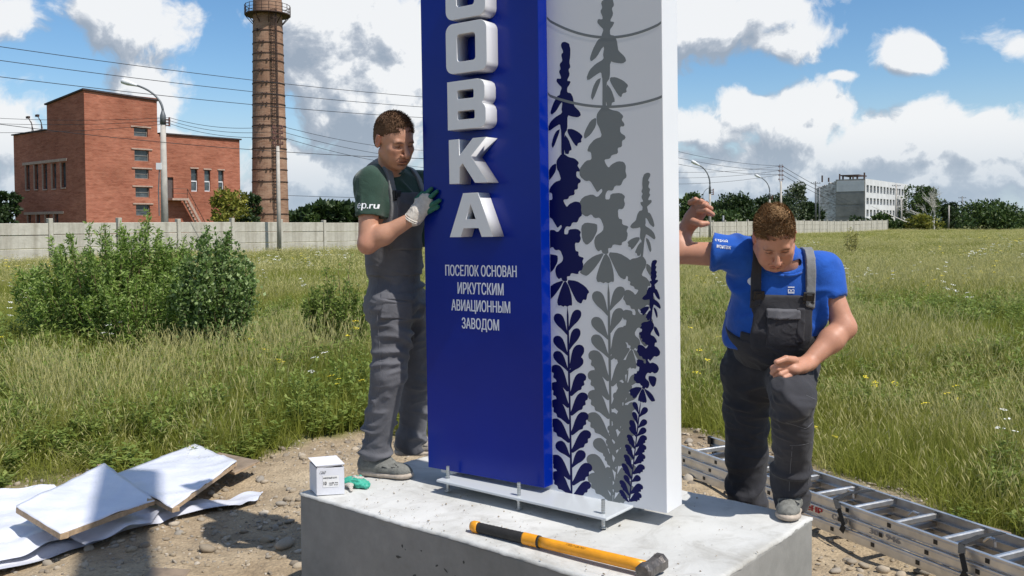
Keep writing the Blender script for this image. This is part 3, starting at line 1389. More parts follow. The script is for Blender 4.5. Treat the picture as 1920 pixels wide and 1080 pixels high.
def plate():
    a = on_z(818, 899, PZ)
    b = on_z(1137, 972, PZ)
    d = (b - a).normalized()
    n = Vector((-d.y, d.x, 0))
    if n.y < 0:
        n = -n
    wdt = .40
    L_ = (b - a).length
    c = a + d * L_ / 2 + n * wdt / 2
    mb = MB()
    mb.box((c.x, c.y, PZ - .006), (L_ / 2, wdt / 2, .006), (d, n, Z))
    mb.build('base_plate', M['plate'], sign, .004, 2)
    # folded flanges that take the panels
    for (x, y) in ((840, 869), (973, 903), (1131, 942)):
        top_d = {840: 899 - 14, 973: 927, 1131: 962}[x]
        p = on_z(x, {840: 897, 973: 929, 1131: 963}[x], PZ)
        mb = MB()
        for i in range(12):
            z0 = ST + i * .0098
            mb.tube([(p.x, p.y, z0), (p.x, p.y, z0 + .0049), (p.x, p.y, z0 + .0098)], [.0078, .0086, .0078], 10)
        s = mb.build('anchor_stud', M['zinc'], sign)
        mb = MB()
        mb.tube([(p.x, p.y, PZ - .022), (p.x, p.y, PZ - .013)], .013, 6)
        mb.build('nut', M['zinc'], s)
        mb = MB()
        mb.tube([(p.x, p.y, ST + .002), (p.x, p.y, ST + .006)], .016, 12)
        mb.build('washer', M['zinc'], s)
        mb = MB()
        # back row, hidden behind the panels, carries the same plate
        q = p + n * .30
        mb.tube([(q.x, q.y, ST), (q.x, q.y, ST + .11)], .0082, 10)
        mb.build('anchor_stud', M['zinc'], sign)


plate()
M['star'] = M['white_panel']

# ================================================================== SLEDGEHAMMER
M['yellow'] = simple('yellow_fibreglass', (.80, .33, .012), .4, 0, .12, 25)
M['rubber'] = simple('black_rubber_grip', (.018, .017, .016), .7, 0, .3, 40, bump=.3, bscale=200)
M['steel_head'] = simple('worn_forged_steel', (.16, .145, .135), .45, .7, .45, 22, bump=.5, bscale=60)
M['ink'] = simple('black_print', (.015, .015, .017), .6, 0, 0)


def hammer():
    p0 = on_z(884, 986, ST + .022)
    p1 = on_z(1215, 1064, ST + .030)
    d = (p1 - p0).normalized()
    side = Vector((-d.y, d.x, 0)).normalized()
    up = d.cross(side) * (1 if d.cross(side).z > 0 else -1)
    t = empty('sledgehammer', (0, 0, 0), 'sledgehammer with yellow handle and black grip lying on the concrete block', 'hammer')
    L_ = (p1 - p0).length

    def sec(name, a, b, ra, rb, mat, sq=1.25, steps=8, wav=0.0):
        mb = MB()
        n = 16
        rings = []
        for i in range(steps + 1):
            f = i / steps
            r = ra + (rb - ra) * f + wav * (i % 2)
            if name in ('grip', 'handle_end') and i == 0 and name == 'handle_end':
                r *= .8
            c = p0 + d * (L_ * (a + (b - a) * f))
            rings.append([c + side * math.cos(2 * PI * k / n) * r + up * math.sin(2 * PI * k / n) * r * sq for k in range(n)])
        for i in range(steps):
            for k in range(n):
                k2 = (k + 1) % n
                mb.face([rings[i][k], rings[i][k2], rings[i + 1][k2], rings[i + 1][k]])
        mb.face(rings[0][::-1])
        mb.face(rings[-1])
        me = mb.mesh(name)
        bm = bmesh.new()
        bm.from_mesh(me)
        bmesh.ops.remove_doubles(bm, verts=bm.verts, dist=1e-5)
        bm.to_mesh(me)
        bm.free()
        return link(name, me, mat, t, True)
    sec('handle_end', 0, .045, .0185, .0195, M['yellow'], steps=3)
    sec('grip', .035, .33, .0165, .0175, M['rubber'], steps=26, wav=.0006)
    sec('handle_collar', .325, .415, .0185, .0185, M['yellow'], steps=12, wav=.0008)
    sec('collar_band', .41, .422, .0192, .0192, M['rubber'], steps=2)
    sec('handle', .42, .985, .0168, .0178, M['yellow'], steps=10)
    o = fit_text('FIBERGLASS', p0 + d * L_ * .58 - side * .012 + up * .0205, d, side, .085, .016, M['ink'], 'lettering', t, shear=.4)
    # head: octagonal double-faced
    c = p0 + d * (L_ * .985 + .028)
    hx = (side * .93 + d * .36).normalized()
    hx = side
    mb = MB()
    rings = []
    for s_, r in ((-.070, .024), (-.064, .031), (-.045, .031), (-.03, .027), (.03, .027), (.045, .031), (.064, .031), (.070, .024)):
        ring = []
        for k in range(8):
            a = PI / 8 + k * PI / 4
            ring.append(c + hx * s_ + d * math.cos(a) * r * 1.08 + up * (math.sin(a) * r * 1.08 + .004))
        rings.append(ring)
    for i in range(len(rings) - 1):
        for k in range(8):
            k2 = (k + 1) % 8
            mb.face([rings[i][k], rings[i][k2], rings[i + 1][k2], rings[i + 1][k]])
    mb.face(rings[0][::-1])
    mb.face(rings[-1])
    mb.build('hammer_head', M['steel_head'], t)


hammer()

# ================================================================== CARDBOARD BOX AND GLOVES ON THE BLOCK
M['carton'] = simple('white_carton', (.70, .71, .76), .6, 0, .05, 6, bump=.1, bscale=30)
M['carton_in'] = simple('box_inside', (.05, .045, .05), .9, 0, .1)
M['tape'] = simple('paper_label', (.78, .78, .78), .5, 0, .03)


def carton():
    a = on_z(594, 929, ST + .001)     # near left lower corner
    b = on_z(646, 926, ST + .001)     # near right lower corner
    d = (b - a).normalized()
    w = (b - a).length
    n = Vector((-d.y, d.x, 0))
    if n.y < 0:
        n = -n
    n = (n * .96 - d * .28).normalized()
    h = .125
    dep = .13
    t = empty('carton', (a + d * w / 2 + n * dep / 2)[:], 'small white cardboard box with lifted lid on the corner of the block', 'box')
    th = .002
    walls = [(a, b), (b, b + n * dep), (b + n * dep, a + n * dep), (a + n * dep, a)]
    mb = MB()
    ce = a + d * w / 2 + n * dep / 2
    for i, (p, q) in enumerate(walls):
        inw = (ce - (p + q) / 2)
        inw.z = 0
        inw = inw.normalized() * th
        z = Z * h
        sh = inw if i in (1, 3) else inw * 0
        mb.hexa([p, q, q + inw, p + inw], [p + z, q + z, q + inw + z, p + inw + z])
    mb.build('box_wall', M['carton'], t, .0006, 1)
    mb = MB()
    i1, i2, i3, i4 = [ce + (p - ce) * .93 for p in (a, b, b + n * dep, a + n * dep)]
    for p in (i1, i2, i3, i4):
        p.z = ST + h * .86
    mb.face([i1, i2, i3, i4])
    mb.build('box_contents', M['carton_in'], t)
    # lid raised: hinged at the back, lifted at the front
    mb = MB()
    f0, f1 = a + Z * (h + .010) - n * .004 - d * .004, b + Z * (h + .014) - n * .004 + d * .001
    b1, b0 = b + n * dep * 1.02 + Z * (h + .022), a + n * dep + Z * (h + .018) - d * .006
    up = Z * .002
    mb.hexa([f0, f1, b1, b0], [f0 + up, f1 + up, b1 + up, b0 + up])
    # tuck flap hanging from the front rim
    g0, g1 = f0 + d * .012 - Z * .012 + n * .006, f1 - d * .006 - Z * .004 + n * .004
    mb.hexa([g0, g1, g1 + n * .002, g0 + n * .002], [f0, f1, f1 + n * .002, f0 + n * .002])
    mb.build('box_lid', M['carton'], t)
    fr = d.cross(Z)
    if fr.y > 0:
        fr = -fr
    o = a - Vector((0, 0, 0)) + fr * .0012
    mb = MB()
    q = o + d * w * .22 + Z * .035
    mb.face([q, q + d * w * .58, q + d * w * .58 + Z * .055, q + Z * .055])
    mb.build('label_sticker', M['tape'], t)
    for body, u, z_, ww, hh in (('АНКЕРНЫЙ БОЛТ', .24, .075, .5, .009), ('10', .25, .046, .11, .016), ('16x200  M16', .45, .052, .32, .006), ('ГОСТ  25 шт', .45, .043, .32, .006)):
        fit_text(body, o + fr * .001 + d * w * u + Z * z_, d, Z, w * ww, hh, M['ink'], 'lettering', t, embolden=.02)
    fit_text('1260', o + fr * .0004 + d * w * .1 + Z * .098, d, Z, w * .24, .013, M['ink'], 'lettering', t, shear=.5)


carton()

M['glove_green'] = simple('green_latex', (.04, .36, .26), .45, 0, .2, 30, bump=.4, bscale=120)
M['glove_knit'] = simple('grey_knit', (.50, .46, .42), .9, 0, .15, 80, bump=.5, bscale=300)


def crumpled_gloves():
    c = on_z(664, 914, ST)
    t = empty('work_gloves', c[:], 'crumpled green dipped work gloves beside the white box', 'gloves')
    v = Vol((c.x - .1, c.y - .1, ST - .01), (c.x + .12, c.y + .12, ST + .08), .002)
    R = lambda x, y, z: Vector((c.x + x, c.y + y, ST + z))
    v.cone(R(-.03, .0, .03), R(.04, .0, .022), .022, .024, .01, (Z, .7))
    v.cone(R(.02, .01, .02), R(.065, -.005, .014), .014, .011, .008)
    v.cone(R(.02, -.01, .018), R(.06, -.028, .012), .013, .010, .008)
    v.cone(R(-.02, .02, .03), R(.02, .03, .035), .014, .012, .008)
    cloth(v, 'coated_palm', M['glove_green'], t, .006, 160, 4, (1, 1, 1), 1)
    v = Vol((c.x - .1, c.y - .12, ST - .01), (c.x + .12, c.y + .12, ST + .08), .002)
    v.cone(R(-.035, -.005, .018), R(-.012, -.03, .02), .016, .015, .008, (Z, .7))
    v.cone(R(-.012, -.03, .02), R(.0, -.075, .006), .012, .006, .008, (Z, .5))
    v.cone(R(.0, .01, .045), R(.035, .015, .04), .012, .012, .008, (Z, .6))
    cloth(v, 'knit_cuff', M['glove_knit'], t, .004, 180, 6, (1, 1, 1), 1)


crumpled_gloves()

# ================================================================== LADDER
M['alu'] = None


def alu_mat():
    m = Mat('ladder_aluminium', (.62, .62, .62), .38, .85)
    n = m.noise(4, 6, .65)
    m.color(m.ramp(n, [(.3, (.50, .485, .46)), (.6, (.70, .70, .70))]))
    m.rough(m.ramp(m.noise(18, 5, .6), [(.3, (.30,) * 3), (.7, (.52,) * 3)]))
    return m.m


M['alu'] = alu_mat()
M['plug'] = simple('black_plastic', (.015, .015, .015), .5, 0, .1)
M['strap'] = simple('black_webbing', (.02, .02, .02), .8, 0, .3, 60)
M['red_print'] = simple('red_print', (.45, .02, .03), .5, 0, .15, 80)
M['faint_print'] = simple('faded_grey_print', (.30, .29, .29), .6, 0, .2, 80)


def ladder():
    t = empty('aluminium_ladder', (0, 0, 0), 'folded three section aluminium ladder lying on the gravel beside the block', 'ladder')
    g1 = on_z(1290, 893, .02)
    g2 = on_z(1693, 1055, .02)
    d = (g2 - g1)
    d.z = 0
    d.normalize()
    n = Vector((-d.y, d.x, 0))
    if n.x < 0:
        n = -n
    s0 = -.25
    length = 3.3
    widths = (.44, .40, .36)
    hgt = .056
    rungs = []
    for k in range(3):
        wd = widths[k]
        off = .006 + (.44 - wd) * .5
        z0 = .02 + k * (hgt + .003)
        for side in (0, 1):
            mb = MB()
            th = .022
            base_p = g1 + d * s0 + n * (off if side == 0 else off + wd)
            a = Vector((base_p.x, base_p.y, z0))
            b = a + d * length
            # C-profile: web and two flanges
            cen = lambda dz, dn: ((a + b) / 2 + Z * dz + n * dn)
            inn = 1 if side == 0 else -1
            mb.box(cen(hgt / 2, 0), (length / 2, .0016, hgt / 2), (d, n, Z))
            mb.box(cen(hgt - .0015, inn * th / 2), (length / 2, th / 2 - .0017, .0016), (d, n, Z))
            mb.box(cen(.0015, inn * th / 2), (length / 2, th / 2 - .0017, .0016), (d, n, Z))
            mb.box(cen(hgt * .5, -inn * .0028), (length / 2, .001, hgt * .30), (d, n, Z))
            mb.build('ladder_rail', M['alu'], t, .0008, 1)
        ph = (.0, .035, .07)[k]
        j = 0
        r = .14 + ph
        while r < length - .1:
            p = g1 + d * (s0 + r) + n * off
            p.z = z0 + hgt * .52
            q = p + n * wd
            mb = MB()
            mb.bar(p + n * .002, q - n * .002, .028, .026)
            mb.bar(p + n * .03 + Z * .0137, q - n * .03 + Z * .0137, .018, .003)
            mb.build('rung', M['alu'], t, .003, 1)
            mb = MB()
            mb.box(p - n * .0045, (.0105, .002, .011), (d, n, Z))
            mb.build('rung_plug', M['plug'], t)
            r += .28
            j += 1
        # end shoes
        for side in (0, 1):
            p = g1 + d * (s0 - .012) + n * (off + (wd if side else 0) + (-.008 if side else .008))
            p.z = z0 + hgt / 2
            mb = MB()
            mb.box(p, (.02, .014, hgt / 2 + .001), (d, n, Z))
            mb.build('end_shoe', M['plug'], t, .003, 1)
    # hooks along the inner rails
    for i in range(7):
        p = g1 + d * (s0 + .42 + i * .45) + n * .33
        p.z = .14
        mb = MB()
        mb.tube([p, p + d * .03 + Z * .03, p + d * .06 + Z * .03, p + d * .06 - Z * .01], .007, 6)
        mb.build('guide_hook', M['alu'], t)
    # webbing straps
    def strap(s_at, slack):
        p = g1 + d * (s0 + s_at) + n * .0
        z1 = .02 + 3 * (hgt + .003) + .004
        pts = [Vector((p.x, p.y, .06)) - n * .012, Vector((p.x, p.y, .10)) - n * .014 + d * .02, Vector((p.x, p.y, z1 - .03)) + n * .01 + d * slack * .4, Vector((p.x, p.y, z1)) + n * .05 + d * slack, Vector((p.x, p.y, z1 + .006)) + n * .2 + d * slack * 1.4, Vector((p.x, p.y, z1)) + n * .37 + d * slack * 1.3]
        mb = MB()
        for a, b in zip(pts[:-1], pts[1:]):
            mb.bar(a, b, .032, .003, up=Z if abs((b - a).normalized().z) < .7 else n)
        mb.build('webbing_strap', M['strap'], t)
    strap(1.62, -.10)
    strap(2.36, -.05)
    mb = MB()
    p = g1 + d * (s0 + 2.72) + n * .2
    p.z = .10
    mb.tube([p + Z * .09 + n * .05, p + Z * .12 + n * .02, p + Z * .10 - n * .03, p + Z * .05 - n * .02, p + Z * .02 + d * .05, p + Z * .02 + d * .12], .011, 6)
    mb.build('webbing_strap', M['strap'], t)
    # print on the rails
    out = -n
    zz = .02 + 2 * (hgt + .003)
    def on_rail(body, s_at, w, h, mat, k, dz=.018, rot=False):
        off = .006 + (.44 - widths[k]) * .5
        p = g1 + d * (s0 + s_at) + n * (off - .0055)
        p.z = .02 + k * (hgt + .003) + dz
        R_, U_ = d, Z
        if rot:
            R_, U_ = Z, -d
        fit_text(body, p, R_, U_, w, h, mat, 'lettering', t, embolden=.03)
    on_rail('НеНР', 1.28, .17, .032, M['red_print'], 1)
    on_rail('САНН', 1.52, .13, .030, M['faint_print'], 1)
    on_rail('300 946', 1.78, .2, .028, M['faint_print'], 1)
    on_rail('3', 2.93, .042, .065, M['red_print'], 1, .008, True)


ladder()

# ================================================================== BOARDS AND FILM ON THE LEFT
M['film'] = None


def film_mat():
    m = Mat('white_plastic_film', (.70, .72, .80), .32, spec=.5)
    n = m.noise(3, 6, .6)
    m.color(m.ramp(n, [(.3, (.60, .62, .69)), (.6, (.72, .73, .80))]))
    w = m.noise(5, 5, .6, dist=1.5)
    m.bump(w, .25, .03)
    return m.m


M['film'] = film_mat()
M['ply'] = simple('plywood_edge', (.42, .30, .19), .8, 0, .3, 30)
M['ply_face'] = simple('brown_board', (.24, .18, .125), .7, 0, .3, 12)


def board(name, corners, th, label, cat, face=None, edge=None, frame=True):
    """corners: [(px, py, z)] of the upper face; a thin white face over a wooden frame"""
    t = empty(name, (0, 0, 0), label, cat)
    C = [on_z(x, y, z) for x, y, z in corners]
    n = (C[1] - C[0]).cross(C[3] - C[0]).normalized()
    if n.z < 0:
        n = -n
    dn = n * .004
    g = 26
    V, F = [], []
    for i in range(g + 1):
        for j in range(g + 1):
            a, b = i / g, j / g
            p = (C[0] * (1 - a) + C[1] * a) * (1 - b) + (C[3] * (1 - a) + C[2] * a) * b
            V.append(tuple(p))
    V = np.array(V)
    amp = .007 if face is None else .0005
    V += vec(n)[None] * (amp * (folds(V, 13, len(label), (1, 1, 1)) + .35 * wavy(V, 30, 5)) + .001)[:, None]
    k = g + 1
    for i in range(g):
        for j in range(g):
            F.append((i * k + j, (i + 1) * k + j, (i + 1) * k + j + 1, i * k + j + 1))
    rim = [i * k for i in range(g + 1)] + [g * k + j for j in range(1, k)] + [i * k + g for i in range(g - 1, -1, -1)] + [j for j in range(g - 1, 0, -1)]
    n0 = len(V)
    V = np.concatenate([V, V[rim] - vec(dn)[None] * 1.3])
    for a in range(len(rim)):
        b = (a + 1) % len(rim)
        F.append((rim[a], n0 + a, n0 + b, rim[b]))
    link('board_face', np_mesh('board_face', V, np.array(F), face or M['film']), None, t)
    if frame:
        cc = sum(C, Vector()) / 4
        for i in range(4):
            a, b = C[i], C[(i + 1) % 4]
            inw = (cc - (a + b) / 2)
            inw = (inw - (b - a).normalized() * inw.dot((b - a).normalized())).normalized()
            mb = MB()
            a2, b2 = a - dn * 1.1, b - dn * 1.1
            w_ = .045
            e = (b - a).normalized() * (w_ if i % 2 else 0)
            a2, b2 = a2 + e, b2 - e
            q = [a2 - n * th, b2 - n * th, b2 - n * th + inw * w_, a2 - n * th + inw * w_]
            mb.hexa(q, [a2, b2, b2 + inw * w_, a2 + inw * w_])
            mb.build('frame_lath', edge or M['ply'], t)
    return t


def crumple_sheet(name, outline, z, amp, label, cat, seed, n=70):
    """a sheet of film lying on the ground: a bilinear grid between four picture corners"""
    C = [on_z(x, y, z) for x, y in outline]
    V, F = [], []
    m_ = n // 2
    for i in range(n + 1):
        for j in range(m_ + 1):
            a, b = i / n, j / m_
            p = (C[0] * (1 - a) + C[1] * a) * (1 - b) + (C[3] * (1 - a) + C[2] * a) * b
            V.append([p.x, p.y, 0])
    V = np.array(V)
    w = wavy(V, 6, seed, n=6) * .5 + .5 * folds(V, 9, seed + 1, (1, 1, 1))
    V[:, 2] = gz(V[:, 0], V[:, 1]) + z + np.abs(w) * amp + .25 * amp * wavy(V, 28, seed + 2)
    e = wavy(V, 9, seed + 3)
    V[:, 0] += .03 * e
    V[:, 1] += .03 * wavy(V, 9, seed + 4)
    k = m_ + 1
    for i in range(n):
        for j in range(m_):
            F.append((i * k + j, (i + 1) * k + j, (i + 1) * k + j + 1, i * k + j + 1))
    o = link(name, np_mesh(name, V, np.array(F), M['film']))
    tag(o, label, cat)


crumple_sheet('plastic_film', ((-120, 1030), (495, 898), (475, 925), (-60, 1085)), .02, .03, 'long strip of crumpled white film on the earth in front of the boards', 'plastic film', 21, 90)
crumple_sheet('plastic_film', ((-160, 940), (90, 915), (230, 985), (-120, 1070)), .05, .04, 'white film sheet under the framed board at the lower left', 'plastic film', 31, 60)
crumple_sheet('plastic_film', ((140, 1005), (300, 955), (290, 975), (160, 1022)), .045, .035, 'small torn scrap of dirty film under the framed board', 'plastic film', 41, 40)
board('framed_board', [(365, 832, .10), (444, 866, .10), (323, 952, .10), (205, 893, .12)], .025, 'white covered framed board farther from the camera with rumpled corner', 'board')
board('framed_board', [(195, 868, .20), (290, 936, .16), (113, 1000, .16), (30, 950, .20)], .03, 'white covered board with bare wooden edge propped on top of the pile', 'board')
board('plywood_board', [(410, 848, .07), (487, 864, .07), (440, 886, .05), (370, 872, .05)], .012, 'brown plywood board sticking out behind the white boards', 'board', M['ply_face'], M['ply'])
board('plywood_board', [(285, 1064, .03), (358, 1068, .03), (330, 1100, .03), (262, 1092, .03)], .012, 'short dark board lying on the earth at the bottom edge', 'board', M['ply_face'], M['ply'], False)

# ================================================================== FENCE
M['fence_conc'] = None


def fence_mat():
    m = Mat('fence_concrete', (.5, .48, .43), .9, spec=.2)
    n = m.noise(.35, 7, .62)
    c = m.ramp(n, [(.32, (.36, .34, .28)), (.5, (.50, .475, .41)), (.66, (.62, .60, .54))])
    st = m.noise(1.0, 5, .6, m.mapping((2.5, 2.5, .25)))
    c = m.mix(.55, c, m.ramp(st, [(.38, (.55, .52, .48)), (.55, (1, 1, 1))]), 'MULTIPLY')
    m.color(c)
    m.bump(m.noise(6, 5, .6), .3, .05)
    return m.m


M['fence_conc'] = fence_mat()
F0 = Vector((-22.9, 40.5, 0))
FD = (Vector((-10.7, 56.9, 0)) - F0).normalized()
FN = Vector((-FD.y, FD.x, 0))
fence = empty('concrete_fence', tuple(F0), 'long weathered concrete panel fence running across the far side of the meadow', 'fence')


def fpt(t, z=0.0, off=0.0):
    p = F0 + FD * t + FN * off
    return Vector((p.x, p.y, z))


def make_fence():
    sp = 3.35
    t0 = 2.28 - 3 * sp
    r = random.Random(4)
    # shared meshes: one post, and three panels of different height in the stack
    pm = MB()
    pm.box((0, 0, 1.02), (.10, .13, 1.12))
    post_me = pm.mesh('fence_post', .015)
    post_me.materials.append(M['fence_conc'])
    pans = []
    for k in range(3):
        b = MB()
        h = (.78, .62, .56)[k]
        b.box((0, 0, h / 2), (sp / 2 - .105, .045, h / 2 - .008))
        me = b.mesh('fence_panel', .02)
        me.materials.append(M['fence_conc'])
        pans.append((me, h))
    ang = math.atan2(FD.y, FD.x)
    n = 48
    for i in range(n):
        t = t0 + i * sp
        z0 = float(gz(fpt(t).x, fpt(t).y)) - .08
        o = link('fence_post', post_me, None, None)
        o.parent = fence
        o.location = fpt(t, z0 + r.uniform(-.04, .05)) - F0
        o.rotation_euler = (r.uniform(-.012, .012), r.uniform(-.02, .02), ang)
        if i == n - 1:
            break
        zz = z0
        for k, (me, h) in enumerate(pans):
            p = link('fence_panel', me, None, None)
            p.parent = fence
            p.location = fpt(t + sp / 2, zz, r.uniform(-.02, .02)) - F0
            p.rotation_euler = (r.uniform(-.01, .01), 0, ang)
            zz += h


make_fence()

# ================================================================== BRICK BUILDING
def brick_mat(name, c1, c2, mort, sc=1.0):
    m = Mat(name, c1, .9, spec=.2)
    geo = m.N.new('ShaderNodeNewGeometry')
    # along-the-wall coordinate from position and normal
    sx = m.N.new('ShaderNodeSeparateXYZ')
    m.L.new(m.P, sx.inputs[0])
    uvn = m.N.new('ShaderNodeUVMap')
    bt = m.N.new('ShaderNodeTexBrick')
    bt.inputs['Scale'].default_value = 1.0
    bt.inputs['Brick Width'].default_value = .26
    bt.inputs['Row Height'].default_value = .085
    bt.inputs['Mortar Size'].default_value = .010
    bt.inputs['Mortar Smooth'].default_value = .3
    bt.inputs['Bias'].default_value = -.2
    m.L.new(uvn.outputs[0], bt.inputs['Vector'])
    n = m.noise(.5, 6, .62)
    ca = m.ramp(n, [(.3, c1), (.7, c2)])
    m.L.new(ca, bt.inputs['Color1'])
    cb = m.mix(.5, ca, (c1[0] * .6, c1[1] * .6, c1[2] * .6))
    m.L.new(cb, bt.inputs['Color2'])
    bt.inputs['Mortar'].default_value = (*mort, 1)
    # wavering courses and stains that show at a distance
    st = m.noise(1.0, 6, .6, m.mapping((.9, .9, 5.5)), .8)
    c = m.mix(.62, bt.outputs[0], m.ramp(st, [(.34, (.55, .48, .42)), (.5, (1, 1, 1)), (.66, (1.2, 1.35, 1.35))]), 'MULTIPLY')
    big = m.noise(.16, 4, .6)
    c = m.mix(.8, c, m.ramp(big, [(.35, (.74, .70, .66)), (.6, (1.06, 1.06, 1.06))]), 'MULTIPLY')
    m.color(c)
    m.bump(bt.outputs['Fac'], -.4, .02)
    return m.m


def uv_wall(o):
    """box mapping in metres so that brick courses run level"""
    me = o.data
    l = me.uv_layers.new(name='UVMap')
    for p in me.polygons:
        n = p.normal
        tx = Vector((-n.y, n.x, 0))
        if tx.length < .1:
            tx = Vector((1, 0, 0))
            ty = Vector((0, 1, 0))
        else:
            tx.normalize()
            ty = Vector((0, 0, 1))
        for li in p.loop_indices:
            c = me.vertices[me.loops[li].vertex_index].co
            l.data[li].uv = (c.dot(tx), c.dot(ty))


M['brick'] = brick_mat('red_brick', (.37, .105, .058), (.46, .15, .085), (.34, .22, .17))
M['roof_felt'] = simple('roofing_felt', (.05, .035, .035), .9, 0, .3, 2)
M['win_dark'] = None


def glass_mat():
    m = Mat('dull_window_glass', (.05, .06, .07), .15, 0, .6)
    n = m.noise(1.2, 4, .7)
    m.color(m.ramp(n, [(.35, (.03, .04, .045)), (.6, (.09, .11, .12)), (.8, (.16, .18, .19))]))
    return m.m


M['glass'] = glass_mat()
M['lintel'] = simple('lintel_concrete', (.42, .30, .24), .9, 0, .2, 4)
M['white_frame'] = simple('white_window_frame', (.72, .72, .74), .5, 0, .05, 4)
M['grey_frame'] = simple('weathered_frame', (.22, .20, .18), .8, 0, .2, 4)
M['steel_dark'] = simple('rusty_dark_steel', (.075, .045, .035), .7, .4, .4, 5)
M['steel_stair'] = simple('painted_stair_steel', (.42, .30, .24), .7, 0, .25, 5)


def wall_with_holes(mb, o, d, n, length, height, holes, thick=.4, z0=0.0):
    """vertical wall from o along d, outer face towards n, with rectangular openings (a0, a1, z0, z1)"""
    xs = sorted({0, length} | {h[0] for h in holes} | {h[1] for h in holes})
    zs = sorted({z0, height} | {h[2] for h in holes} | {h[3] for h in holes})
    for i in range(len(xs) - 1):
        for j in range(len(zs) - 1):
            cx, cz = (xs[i] + xs[i + 1]) / 2, (zs[j] + zs[j + 1]) / 2
            if any(h[0] < cx < h[1] and h[2] < cz < h[3] for h in holes):
                continue
            a, b = o + d * xs[i], o + d * xs[i + 1]
            mb.face([a + Z * zs[j], b + Z * zs[j], b + Z * zs[j + 1], a + Z * zs[j + 1]])
    for (a0, a1, b0, b1) in holes:
        p, q = o + d * a0, o + d * a1
        i_ = -n * thick
        mb.face([p + Z * b0, p + Z * b0 + i_, p + Z * b1 + i_, p + Z * b1])
        mb.face([q + Z * b0, q + Z * b1, q + Z * b1 + i_, q + Z * b0 + i_])
        mb.face([p + Z * b0, q + Z * b0, q + Z * b0 + i_, p + Z * b0 + i_])
        mb.face([p + Z * b1, p + Z * b1 + i_, q + Z * b1 + i_, q + Z * b1])


